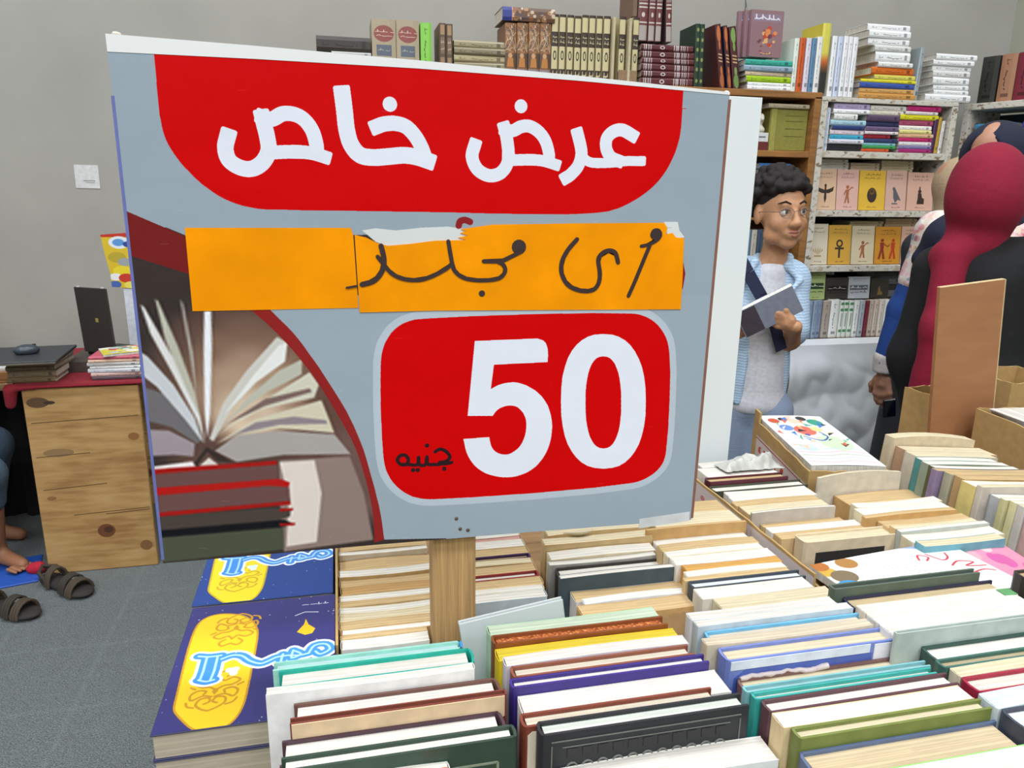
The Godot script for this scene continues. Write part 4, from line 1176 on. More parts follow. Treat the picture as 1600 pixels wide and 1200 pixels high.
func flat_volume(at: Vector3, w: float, l: float, t: float, turn: float, cover: Material, face: Material, label: String, group: String) -> void:
	var o := thing("book", label, "book", at, turn, group)
	# lying: cover faces up, spine at the far end of x
	var ct := 0.0018
	var c := MB.new()
	c.box(Vector3(0, ct / 2, 0), Vector3(w, ct, l), 0.0005)
	c.box(Vector3(0, t - ct / 2, 0), Vector3(w, ct, l), 0.0005)
	c.box(Vector3(w / 2 - ct / 2, t / 2, 0), Vector3(ct, t - 0.001, l), 0.0005)
	part("cover", c, cover, o)
	var g := MB.new()
	# page block with its edges waved a little
	var n := 10
	for i in n:
		var za := -l / 2 + 0.002 + (l - 0.004) * i / n
		var zb := -l / 2 + 0.002 + (l - 0.004) * (i + 1) / n
		g.quad(Vector3(-w / 2 + 0.002, ct, za), Vector3(-w / 2 + 0.002, ct, zb), Vector3(-w / 2 + 0.002, t - ct, zb), Vector3(-w / 2 + 0.002, t - ct, za), Vector3.LEFT, Vector2(0, i * 0.1), Vector2(0, i * 0.1 + 0.1), Vector2(t * 22, i * 0.1 + 0.1), Vector2(t * 22, i * 0.1))
	for s in [-1, 1]:
		var z: float = s * (l / 2 - 0.002)
		g.quad(Vector3(-w / 2 + 0.002, ct, z), Vector3(w / 2 - ct, ct, z), Vector3(w / 2 - ct, t - ct, z), Vector3(-w / 2 + 0.002, t - ct, z), Vector3(0, 0, s), Vector2(0, 0), Vector2(0, 0.6), Vector2(t * 22, 0.6), Vector2(t * 22, 0))
	part("pages", g, pages("cfc4ae"), o)
	if face:
		var q := MB.new()
		var y := t + 0.0003
		q.quad(Vector3(-w / 2 + 0.0006, y, -l / 2 + 0.0006), Vector3(w / 2 - 0.0006, y, -l / 2 + 0.0006), Vector3(w / 2 - 0.0006, y, l / 2 - 0.0006), Vector3(-w / 2 + 0.0006, y, l / 2 - 0.0006), Vector3.UP, Vector2(0, 0), Vector2(1, 0), Vector2(1, 1), Vector2(0, 1))
		part("cover_print", q, face, o)

func blue_volumes() -> void:
	rng.seed = 21
	var near_face := blue_cover("blue_cover_a", "312f6c", "f2c01c", "c08a1c")
	var far_face := blue_cover("blue_cover_b", "1f3f86", "f0d422", "c8a420")
	var g := "navy volumes lying in two piles"
	for s in 2:
		var zc: float = [-0.805, -1.046][s]
		var y := TABLE
		for i in 4:
			var t: float = [0.060, 0.050, 0.038, 0.030][i]
			var lab: String = ["navy volume with yellow oval ornament, topmost of the dark blue pile", "brighter blue volume with yellow ornament, topmost of the pile under the sign"][s] if i == 3 else "navy paperback volume with greyed page edges under the topmost %s one" % ["dark blue", "bright blue"][s]
			flat_volume(Vector3(-0.112 + rng.randf_range(-0.002, 0.002), y, zc), 0.176, 0.236, t, 0.0 if i == 3 else rng.randf_range(-0.6, 0.6), flat("2c2c58" if s == 0 else "22407e", 0.5), (near_face if s == 0 else far_face) if i == 3 else null, lab, g)
			y += t + 0.0004

# ---------------------------------------------------------------- shelf books
func spine_print(style: String) -> StandardMaterial3D:
	var key := "spine_" + style
	if mats.has(key):
		return mats[key]
	rng.seed = style.hash()
	var im := blank(48, 192, Color("cdc090"))
	match style:
		"medal":
			im.fill(Color("a8997e"))
			dot(im, 24, 52, 20, Color("8e4a44"), 30)
			scribble(im, 8, 40, 46, 9, Color("d0bca4"), 2)
			scribble(im, 10, 40, 60, 9, Color("d0bca4"), 2)
			im.fill_rect(Rect2i(9, 92, 30, 40), Color("5c6270"))
			scribble(im, 12, 36, 112, 8, Color("a8a494"), 2)
			im.fill_rect(Rect2i(9, 140, 30, 42), Color("8e7c66"))
		"band":
			im.fill(Color("5e4a3c"))
			im.fill_rect(Rect2i(8, 6, 32, 36), Color("a08060"))
			im.fill_rect(Rect2i(10, 52, 28, 60), Color("7a6450"))
			scribble(im, 12, 36, 70, 8, Color("d8c8a8"), 2)
			scribble(im, 12, 36, 95, 8, Color("d8c8a8"), 2)
			im.fill_rect(Rect2i(8, 125, 32, 55), Color("94785a"))
		"ornate":
			im.fill(Color("8a5c34"))
			for i in 40:
				stroke(im, smooth(PackedVector2Array([Vector2(rng.randf() * 48, rng.randf() * 100), Vector2(rng.randf() * 48, rng.randf() * 100), Vector2(rng.randf() * 48, rng.randf() * 100)]), 4), 2, [Color("5a4a50"), Color("b08050"), Color("c8b49a"), Color("6a4a30")][i % 4])
			im.fill_rect(Rect2i(0, 104, 48, 50), Color("5c4436"))
			dot(im, 22, 112, 9, Color("c89868"))
			fill(im, [P([12, 120, 34, 120, 38, 152, 8, 152])], Color("b87838"))
			im.fill_rect(Rect2i(0, 158, 48, 34), Color("8c8088"))
		"cream":
			im.fill(Color("3a2a24"))
			im.fill_rect(Rect2i(3, 8, 42, 42), Color("cabd90"))
			im.fill_rect(Rect2i(3, 54, 42, 34), Color("3e3028"))
			scribble(im, 8, 40, 66, 9, Color("b8ac88"), 3)
			scribble(im, 8, 40, 80, 9, Color("b8ac88"), 3)
			im.fill_rect(Rect2i(3, 92, 42, 66), Color("cabd90"))
			dot(im, 24, 118, 11, Color("2a2420"), 14)
			dot(im, 24, 118, 6, Color("cabd90"), 9)
			scribble(im, 10, 40, 174, 12, Color("cabd90"), 5)
		"gold":
			im.fill(Color("1c3626"))
			for y in [10, 40, 70, 100, 130, 165]:
				dot(im, 24, y + 8, 13, Color("8a8a50"), 6)
		"lobeo", "lobeg":
			im.fill(Color("4a1c20"))
			var c := Color("c06a38") if style == "lobeo" else Color("7a9a50")
			dot(im, 24, 28, 17, c, 24)
			dot(im, 24, 62, 8, c, 14)
			for y in [88, 98, 108]:
				stroke(im, PackedVector2Array([Vector2(10, y), Vector2(38, y + 4)]), 4, Color("cfa878"))
			dot(im, 24, 138, 9, c, 14)
			dot(im, 24, 168, 18, c.darkened(0.1), 22)
		"grey":
			im.fill(Color("6a3436"))
			im.fill_rect(Rect2i(3, 0, 42, 60), Color("8a7674"))
			for y in [66, 78, 128]:
				im.fill_rect(Rect2i(3, y, 42, 5), Color("c8beb4"))
			dot(im, 24, 105, 8, Color("c8beb4"))
			im.fill_rect(Rect2i(3, 140, 42, 50), Color("a89c96"))
		"yelblk":
			im.fill(Color("2c2a28"))
			im.fill_rect(Rect2i(0, 0, 48, 80), Color("d6cc58"))
			for y in 60:
				im.fill_rect(Rect2i(0, 80 + y, 48, 1), Color("d6cc58").lerp(Color("c8642c"), minf(1, y / 24.0)).lerp(Color("2c2a28"), clampf((y - 24) / 34.0, 0, 1)))
		"green":
			im.fill(Color("e0e3da"))
			for y in [8, 40, 150]:
				im.fill_rect(Rect2i(4, y, 40, 14), Color("4a8a5c"))
			im.fill_rect(Rect2i(18, 64, 12, 70), Color("8a9a8c"))
	return printed(key, im, 0.45)

func plain_spine(hex: String, lying: bool) -> StandardMaterial3D:
	var key := "spine_%s_%s" % [hex, lying]
	if not mats.has(key):
		var tk := "title_lying" if lying else "title_up"
		if not tx.has(tk):
			rng.seed = 77
			var im := blank(192, 40, Color.WHITE)
			scribble(im, 66, 140, 24, 12, Color(0.5, 0.5, 0.52), 3)
			scribble(im, 20, 40, 24, 10, Color(0.62, 0.62, 0.62), 3)
			im.fill_rect(Rect2i(160, 10, 14, 20), Color(0.66, 0.66, 0.68))
			if not lying:
				im.rotate_90(CLOCKWISE)
			tx[tk] = ImageTexture.create_from_image(im)
		var m := StandardMaterial3D.new()
		m.resource_name = key
		m.albedo_color = Color(hex)
		m.albedo_texture = tx[tk]
		m.texture_repeat = false
		m.roughness = 0.4
		mats[key] = m
	return mats[key]

func band_spine() -> StandardMaterial3D:
	if not mats.has("spine_maroon"):
		var im := blank(192, 32, Color("5a2428"))
		rng.seed = 4
		for x in [10, 16, 26, 34, 120, 128, 134, 146, 154, 160, 170]:
			im.fill_rect(Rect2i(x, 2, rng.randi_range(2, 5), 28), Color("b8b0ac"))
		dot(im, 78, 16, 9, Color("c8c0bc"))
		dot(im, 78, 16, 5, Color("5a2428"))
		printed("spine_maroon", im, 0.4)
	return mats["spine_maroon"]

# lying with its spine towards +z
func lying_book(at: Vector3, w: float, t: float, deep: float, hex: String, label: String, group: String, turn := 0.0, spine: Material = null) -> Node3D:
	var o := thing("book", label, "book", at, turn, group)
	var c := MB.new()
	c.box(Vector3(0, 0.0008, -deep / 2), Vector3(w, 0.0016, deep), 0.0004)
	c.box(Vector3(0, t - 0.0008, -deep / 2), Vector3(w, 0.0016, deep), 0.0004)
	part("cover", c, flat(hex, 0.5, false), o)
	var s := MB.new()
	var b := minf(0.004, t * 0.2)
	var ys := [0.0, 0.25, 0.75, 1.0]
	for i in 3:
		var ya: float = ys[i] * t
		var yb: float = ys[i + 1] * t
		var za: float = b if i in [1, 2] else 0.0
		var zb: float = b if i in [0, 1] else 0.0
		s.quad(Vector3(-w / 2, ya, za), Vector3(w / 2, ya, za), Vector3(w / 2, yb, zb), Vector3(-w / 2, yb, zb), Vector3(0, 0, 1), Vector2(0, 1 - ys[i]), Vector2(1, 1 - ys[i]), Vector2(1, 1 - ys[i + 1]), Vector2(0, 1 - ys[i + 1]))
	part("spine", s, spine if spine else plain_spine(hex, true), o)
	part("pages", boxm(Vector3(0, t / 2, -deep / 2 - 0.001), Vector3(w - 0.004, t - 0.0034, deep - 0.004), 0.0002), pages("ece6da"), o)
	return o

# standing with its spine towards +z
func upright_book(at: Vector3, w: float, h: float, deep: float, hex: String, label: String, group: String, spine: Material, lean := 0.0) -> Node3D:
	var o := thing("book", label, "book", at, 0.0, group)
	o.rotation_degrees.z = -lean
	var c := MB.new()
	for s in [-1, 1]:
		c.box(Vector3(s * (w / 2 - 0.0008), h / 2, -deep / 2), Vector3(0.0016, h, deep), 0.0004)
	part("cover", c, flat(hex, 0.5, false), o)
	var sp := MB.new()
	var b := minf(0.004, w * 0.15)
	for i in 3:
		var xs := [-0.5, -0.25, 0.25, 0.5]
		var xa: float = xs[i] * w
		var xb: float = xs[i + 1] * w
		var za: float = b if i in [1, 2] else 0.0
		var zb: float = b if i in [0, 1] else 0.0
		sp.quad(Vector3(xa, 0, za), Vector3(xb, 0, zb), Vector3(xb, h, zb), Vector3(xa, h, za), Vector3(0, 0, 1), Vector2(xs[i] + 0.5, 1), Vector2(xs[i + 1] + 0.5, 1), Vector2(xs[i + 1] + 0.5, 0), Vector2(xs[i] + 0.5, 0))
	part("spine", sp, spine, o)
	part("pages", boxm(Vector3(0, h / 2, -deep / 2 - 0.001), Vector3(w - 0.0034, h - 0.004, deep - 0.004), 0.0002), pages("ece6da"), o)
	return o

func face_print(motif: String, hex: String, ink: String) -> StandardMaterial3D:
	var key := "face_%s_%s" % [motif, hex]
	if mats.has(key):
		return mats[key]
	rng.seed = key.hash()
	var im := blank(120, 180, Color(hex))
	var k := Color(ink)
	scribble(im, 30, 92, 20, 9, Color(hex).darkened(0.5), 2)
	scribble(im, 24, 96, 36, 9, Color(hex).darkened(0.35), 2)
	scribble(im, 40, 84, 168, 6, Color(hex).darkened(0.45), 2)
	match motif:
		"wing":
			fill(im, [P([56, 78, 66, 78, 68, 130, 60, 150, 54, 130])], k)
			fill(im, [P([60, 92, 30, 84, 14, 76, 18, 96, 40, 106, 58, 106])], k)
			fill(im, [P([62, 92, 92, 84, 108, 76, 104, 96, 82, 106, 64, 106])], k)
			dot(im, 61, 72, 7, k)
		"stand":
			dot(im, 60, 78, 8, k)
			fill(im, [P([52, 88, 70, 88, 68, 118, 74, 150, 64, 150, 60, 126, 52, 150, 44, 150, 52, 116])], k.lerp(Color("b0724a"), 0.4))
			stroke(im, P([68, 92, 84, 78, 90, 82]), 5, k)
			stroke(im, P([52, 92, 42, 112]), 5, k)
		"scarab":
			dot(im, 60, 112, 22, k, 34)
			dot(im, 60, 96, 12, Color("6a4a1c"), 14)
			dot(im, 60, 94, 7, k)
		"bird":
			fill(im, [P([44, 84, 56, 80, 66, 96, 92, 136, 74, 132, 58, 146, 46, 122])], k)
			stroke(im, P([40, 150, 70, 150]), 6, k)
			dot(im, 48, 82, 8, k)
		"seat":
			dot(im, 58, 90, 8, k)
			fill(im, [P([50, 98, 66, 98, 70, 120, 80, 124, 80, 150, 46, 150, 50, 122])], k)
			stroke(im, P([58, 70, 58, 84]), 6, k)
		"lotus":
			for a in [-28, -14, 0, 14, 28]:
				fill(im, [P([60, 136, 56 + a, 118, 60 + a, 96 + absf(a) * 0.4, 64 + a, 118])], k)
			im.fill_rect(Rect2i(38, 138, 44, 8), k)
		"ankh":
			dot(im, 60, 84, 18, k)
			dot(im, 60, 84, 10, Color(hex))
			im.fill_rect(Rect2i(36, 102, 48, 9), k)
			im.fill_rect(Rect2i(55, 102, 10, 48), k)
		"duo":
			for s in [0, 1]:
				var x: int = 34 + s * 52
				var c := Color("8a2c20") if s == 0 else Color("b8401c")
				dot(im, x, 66, 8, c)
				fill(im, [P([x - 10, 76, x + 10, 76, x + 8, 112, x + 16, 156, x + 4, 156, x, 120, x - 8, 156, x - 18, 156, x - 8, 110])], c)
			stroke(im, P([42, 84, 62, 96, 70, 86]), 5, Color("8a2c20"))
		"letters":
			im.fill_rect(Rect2i(10, 70, 100, 40), k)
			scribble(im, 16, 104, 92, 20, Color(hex).lightened(0.6), 5)
			scribble(im, 16, 104, 130, 20, k, 5)
		"hero":
			im.fill_rect(Rect2i(8, 14, 104, 30), Color("8a7484"))
			scribble(im, 14, 106, 34, 20, Color("d8d4e0"), 5)
			for i in 30:
				dot(im, 60 + rng.randfn(0, 16), 100 + rng.randfn(0, 26), rng.randf_range(3, 9), [Color("b8402c"), Color("d8824a"), Color("8a4a4c"), Color("d8a868"), Color("6a3440")][i % 5])
			scribble(im, 40, 80, 166, 8, Color("d8a868"), 3)
	return printed(key, im, 0.45)

func face_book(at: Vector3, w: float, h: float, t: float, hex: String, face: Material, label: String, group: String, tilt := 8.0, turn := 0.0) -> Node3D:
	var o := thing("book", label, "book", at, turn, group)
	o.rotation_degrees.x = -tilt
	var c := MB.new()
	c.box(Vector3(0, h / 2, -0.0008), Vector3(w, h, 0.0016), 0.0003)
	c.box(Vector3(0, h / 2, -t + 0.0008), Vector3(w, h, 0.0016), 0.0003)
	c.box(Vector3(-w / 2 + 0.0008, h / 2, -t / 2), Vector3(0.0016, h, t - 0.001), 0.0003)
	part("cover", c, flat(hex, 0.5, false), o)
	var q := MB.new()
	q.quad(Vector3(-w / 2, 0.0, 0.0004), Vector3(w / 2, 0, 0.0004), Vector3(w / 2, h, 0.0004), Vector3(-w / 2, h, 0.0004), Vector3(0, 0, 1), Vector2(0, 1), Vector2(1, 1), Vector2(1, 0), Vector2(0, 0))
	part("cover_print", q, face, o)
	part("pages", boxm(Vector3(0.001, h / 2, -t / 2), Vector3(w - 0.004, h - 0.004, t - 0.004), 0.0002), pages("e6dfd0"), o)
	return o

# ---------------------------------------------------------------- the price sign
func price_sign() -> void:
	rng.seed = 9
	var im := blank(2048, 1737, Color("96a3ad"))
	# printed photograph of an open book, painted small and softened
	var ph := blank(1024, 868, Color("3b322f"))
	for q in [[170, 560, 170, "5c463e"], [300, 560, 120, "62483e"], [170, 540, 110, "7e6252"], [170, 560, 80, "a88c76"], [165, 590, 50, "cbb49c"], [400, 700, 110, "6a524c"]]:
		dot(ph, q[0], q[1], q[2], Color(q[3]))
	soften(ph, 26)
	ph.resize(2048, 1737, Image.INTERPOLATE_BILINEAR)
	for q in PHOTO:
		fill(ph, [P(q[1])], Color(q[0]))
	ph.shrink_x2()
	ph.shrink_x2()
	soften(ph, 1.6)
	ph.resize(2048, 1737, Image.INTERPOLATE_CUBIC)
	im.blit_rect(ph, Rect2i(0, 560, 1000, 1177), Vector2i(0, 560))
	fill(im, [P(GREY_SIDE)], Color("98a5af"))
	fill(im, [P(GREY_TOP)], Color("96a3ad"))
	fill(im, [P(RED_WEDGE)], Color("74201e"))
	fill(im, [P(CRESCENT)], Color("8e2422"))
	fill(im, [P(RED_PANEL)], Color("cc0002"))
	var halo := Geometry2D.offset_polygon(P(PRICE_PANEL), 26.0, Geometry2D.JOIN_ROUND)
	fill(im, halo, Color("b4bec8"))
	fill(im, [P(PRICE_PANEL)], Color("cc0002"))
	var white := Color("dfe2ec")
	for s in LETTER_STROKES:
		letter(im, smooth(P(s[1]), 6), s[0] * 0.92, white)
	for d in LETTER_DOTS:
		dot(im, d[0], d[1], d[2] * 1.1, white)
	fill(im, [smooth(P(FIVE), 1)], white)
	fill(im, [P(ZERO_OUT), P(ZERO_IN)], white)
	for s in CURRENCY:
		stroke(im, smooth(P(s[1]), 5), s[0], Color("2c1a1e"))
	for d in CURRENCY_DOTS:
		dot(im, d[0], d[1], 8, Color("2c1a1e"))
	fill(im, [P(WHITE_TEAR)], Color("d3d6d4"))
	fill(im, [P(WHITE_TEAR_B)], Color("d3d6d4"))
	stroke(im, smooth(P(MARK_A), 5), 22, Color("8c2224"))
	fill(im, [P(MARK_B)], Color("8c1c1e"))
	# scuffs and small creases in the vinyl
	for i in 46:
		var a := Vector2(rng.randf() * 2048, rng.randf() * 1737)
		stroke(im, PackedVector2Array([a, a + Vector2(rng.randf_range(-26, 26), rng.randf_range(-5, 5))]), 2.0, im.get_pixelv(Vector2i(a).clamp(Vector2i.ZERO, Vector2i(2047, 1736))).lightened(0.14))
	var z := -0.78
	var base := Vector3(0.138 * 0.78, 1.5 + (1.0035 - 1.5) * 0.78, z)
	var o := thing("price_sign", "large red and grey price sign reading 50 on a wooden post among the books", "sign", base)
	var face := printed("sign_print", im, 0.5)
	face.metallic_specular = 0.2
	face.normal_enabled = true
	face.normal_texture = normal_tex("vinyl", 0.012, 3.0)
	face.normal_scale = 0.25
	var outline := P(SIGN_OUTLINE)
	var b := MB.new()
	b.plate(outline, -0.013, -0.0006)
	part("board", b, flat("c9b9a8", 0.8), o)
	var uvr := Rect2((-0.25 - 0.138) * 0.78, (1.665 - 1.0035) * 0.78, 0.79 * 0.78, -0.67 * 0.78)
	# the print lies on a sheet with its white margin folded over the upper edge
	var sheet := outline.duplicate()
	for i in 5:
		var drop: float = [0.0135, 0.010, 0.0062, 0.0036, 0.0015][i]
		sheet[i] -= Vector2(0, drop)
	var f := MB.new()
	f.plate(sheet, -0.0006, 0.0002, Transform3D(), uvr)
	part("printed_sheet", f, face, o)
	var mg := MB.new()
	var strip := PackedVector2Array()
	for i in 5:
		strip.append(outline[i] + Vector2(0, 0.0012))
	for i in range(4, -1, -1):
		strip.append(sheet[i])
	mg.plate(strip, -0.0135, 0.0007)
	part("white_margin", mg, flat("e4e4e2", 0.6, false), o)
	# frayed, taped corners
	for c in [[0, Vector2(0.004, -0.002)], [4, Vector2(-0.006, -0.002)]]:
		var m := MB.new()
		var at: Vector2 = outline[c[0]] + c[1]
		for i in 7:
			var q := Vector3(at.x + rng.randf_range(-0.007, 0.007), at.y + rng.randf_range(-0.004, 0.005), -0.006)
			m.ball(q, Vector3(rng.randf_range(0.003, 0.006), rng.randf_range(0.002, 0.004), 0.007), 6)
		part("frayed_corner", m, flat("d8cdbd", 0.9), o)
	var e := MB.new()
	e.plate(PackedVector2Array([outline[0] + Vector2(-0.0012, -0.05), outline[0] + Vector2(0.0016, -0.05), outline[9] + Vector2(0.0016, 0.004), outline[9] + Vector2(-0.0012, 0.004)]), -0.012, 0.0004)
	part("blue_side_tape", e, flat("6b74b4", 0.6), o)
	e = MB.new()
	e.plate(PackedVector2Array([outline[4] + Vector2(-0.001, -0.006), outline[4] + Vector2(0.0024, -0.006), outline[6] + Vector2(0.0024, 0.002), outline[6] + Vector2(-0.001, 0.002)]), -0.014, 0.0003)
	part("brown_side_tape", e, flat("8a5c4c", 0.7), o)
	e = MB.new()
	e.plate(PackedVector2Array([outline[6] + Vector2(-0.003, -0.001), outline[6] + Vector2(-0.003, 0.011), outline[6] + Vector2(-0.068, 0.007), outline[6] + Vector2(-0.068, -0.005)]), 0.0003, 0.0007)
	part("white_patch", e, flat("d6d8d8", 0.7), o)
	# orange paper strips with marker writing
	var orange := surface("orange_paper", "ff9c00", 0.75, noise_tex("wear", 0.02, 0.90, 1.0), Vector3.ONE * 2.0, normal_tex("vinyl", 0.012, 3.0), 0.15)
	orange.metallic_specular = 0.2
	var pa := MB.new()
	pa.plate(P(PAPER_A), 0.0002, 0.0008)
	part("paper_strip", pa, orange, o)
	var pb := MB.new()
	pb.plate(P(PAPER_B), 0.0002, 0.0013)
	part("paper_strip", pb, orange, o)
	var ink := flat("33211f", 0.5, false)
	for s in HANDWRITING:
		var m := MB.new()
		var line := smooth(P(s[1], 0, 0, 1000.0), 6)
		for poly in Geometry2D.offset_polyline(line, s[0] * 500.0, Geometry2D.JOIN_ROUND, Geometry2D.END_ROUND):
			if Geometry2D.is_polygon_clockwise(poly):
				continue
			var sm := PackedVector2Array()
			for q in poly:
				sm.append(q * 0.001)
			m.plate(sm, 0.001, 0.0016 + 0.00004 * o.get_child_count())
		if m.v.size():
			part("marker_stroke", m, ink, o)
	for d in HAND_DOTS:
		var poly := PackedVector2Array()
		for i in 14:
			poly.append(Vector2(d[0] + d[2] * cos(TAU * i / 14), d[1] + d[2] * sin(TAU * i / 14)))
		var m := MB.new()
		m.plate(poly, 0.001, 0.0016)
		part("marker_dot", m, ink, o)
	for i in range(0, SCREWS.size(), 2):
		var m := MB.new()
		m.ball(Vector3(SCREWS[i], SCREWS[i + 1], 0.0006), Vector3(0.0022, 0.0022, 0.001), 8)
		part("screw", m, flat("5c4c40", 0.5), o)
	var x0 := (0.118 - 0.138) * 0.78
	var x1 := (0.183 - 0.138) * 0.78
	var wood := surface("pine_post", "dcb47e", 0.7, tx["wood_up"], Vector3(14, 2.2, 14))
	part("post", boxm(Vector3((x0 + x1) / 2, (TABLE - base.y + 0.35) / 2, -0.033), Vector3(x1 - x0, base.y - TABLE + 0.35, 0.038), 0.002), wood, o)

# ---------------------------------------------------------------- cartons, boards and magazines on the table
func carton(label: String, at: Vector3, s: Vector3, turn: float, print_side := "") -> Node3D:
	var card := surface("cardboard", "bd9a62", 0.9, noise_tex("wear", 0.02, 0.90, 1.0), Vector3.ONE * 6.0)
	var o := thing("carton", label, "carton", at, turn, "cartons on the book table")
	var t := 0.004
	for k in 4:
		var m := MB.new()
		var long: float = s.z if k < 2 else s.x - 2 * t
		var pts := PackedVector2Array([Vector2(-long / 2, 0), Vector2(long / 2, 0)])
		for i in range(10, -1, -1):
			pts.append(Vector2(-long / 2 + long * i / 10.0, s.y + rng.randf_range(-0.002, 0.0015)))
		var b := Basis(Vector3.UP, PI / 2) if k < 2 else Basis()
		var c := Vector3((s.x / 2 - t / 2) * (1 if k == 1 else -1), 0, 0) if k < 2 else Vector3(0, 0, (s.z / 2 - t / 2) * (1 if k == 3 else -1))
		m.plate(pts, -t / 2, t / 2, Transform3D(b, c))
		part("side_wall", m, card, o)
	part("bottom", boxm(Vector3(0, 0.002, 0), Vector3(s.x - 2 * t, 0.004, s.z - 2 * t), 0.0005), card, o)
	if print_side:
		var im := blank(512, 128, Color("cfc4c0"))
		rng.seed = 14
		im.fill_rect(Rect2i(0, 8, 512, 5), Color("b03a30"))
		im.fill_rect(Rect2i(0, 116, 512, 4), Color("b03a30"))
		for i in 8:
			var x := 30 + i * 60
			for j in 4:
				im.fill_rect(Rect2i(x + rng.randi_range(0, 14), 34 + rng.randi_range(0, 36), rng.randi_range(8, 24), rng.randi_range(8, 22)), Color("c0402e") if print_side == "red" else Color("c88088"))
		var m := MB.new()
		var x := -s.x / 2 - 0.0006
		var za := -s.z / 2 + (0.03 if print_side == "red" else 0.002)
		var zb := s.z / 2 - 0.004
		var ya := s.y * (0.55 if print_side == "red" else 0.6)
		var yb := s.y * (0.86 if print_side == "red" else 0.985)
		m.quad(Vector3(x, ya, za), Vector3(x, ya, zb), Vector3(x, yb, zb), Vector3(x, yb, za), Vector3.LEFT, Vector2(0, 1), Vector2(1, 1), Vector2(1, 0), Vector2(0, 0))
		part("printed_label", m, printed("carton_" + print_side, im, 0.6), o)
	return o

func divider(label: String, at: Vector3, long: float, h: float, print_side: String) -> void:
	var card := surface("cardboard", "bd9a62", 0.9, noise_tex("wear", 0.02, 0.90, 1.0), Vector3.ONE * 6.0)
	var o := thing("cardboard_divider", label, "divider", at, 0.0, "cardboard dividers on the book table")
	var pts := PackedVector2Array([Vector2(-long / 2, 0), Vector2(long / 2, 0)])
	for i in range(12, -1, -1):
		pts.append(Vector2(-long / 2 + long * i / 12.0, h + rng.randf_range(-0.002, 0.001)))
	var m := MB.new()
	m.plate(pts, -0.0015, 0.0015, Transform3D(Basis(Vector3.UP, PI / 2), Vector3.ZERO))
	part("sheet", m, card, o)
	if print_side:
		var im := blank(512, 96, Color("cdc2c2"))
		for i in 7:
			for j in 5:
				dot(im, 40 + i * 70 + rng.randf_range(-22, 22), 20 + rng.randf() * 56, rng.randf_range(5, 16), [Color("c07880"), Color("d8ccd0"), Color("b84a50"), Color("b8b4c4")][(i + j) % 4], rng.randf_range(4, 10))
		m = MB.new()
		m.quad(Vector3(-0.0018, h * 0.5, -long / 2), Vector3(-0.0018, h * 0.5, long / 2), Vector3(-0.0018, h * 0.975, long / 2), Vector3(-0.0018, h * 0.975, -long / 2), Vector3.LEFT, Vector2(0, 1), Vector2(1, 1), Vector2(1, 0), Vector2(0, 0))
		part("printed_label", m, printed("divider_" + print_side, im, 0.6), o)

func magazine(at: Vector3, w: float, l: float, t: float, turn: float, img: Image, key: String, label: String) -> Node3D:
	var o := thing("magazine", label, "magazine", at, turn, "magazines on the book table")
	part("pages", boxm(Vector3(0, t / 2, 0), Vector3(w, t, l), 0.0006), pages("e6e2da"), o)
	var q := MB.new()
	var n := 6
	for i in n:
		var a := float(i) / n
		var b := float(i + 1) / n
		var f := func(s: float) -> float: return t + 0.0005 + 0.004 * sin(PI * s) * 0.4
		q.quad(Vector3(-w / 2 + w * a, f.call(a), -l / 2), Vector3(-w / 2 + w * b, f.call(b), -l / 2), Vector3(-w / 2 + w * b, f.call(b), l / 2), Vector3(-w / 2 + w * a, f.call(a), l / 2), Vector3.UP, Vector2(a, 0), Vector2(b, 0), Vector2(b, 1), Vector2(a, 1))
	part("cover", q, printed(key, img, 0.35), o)
	return o

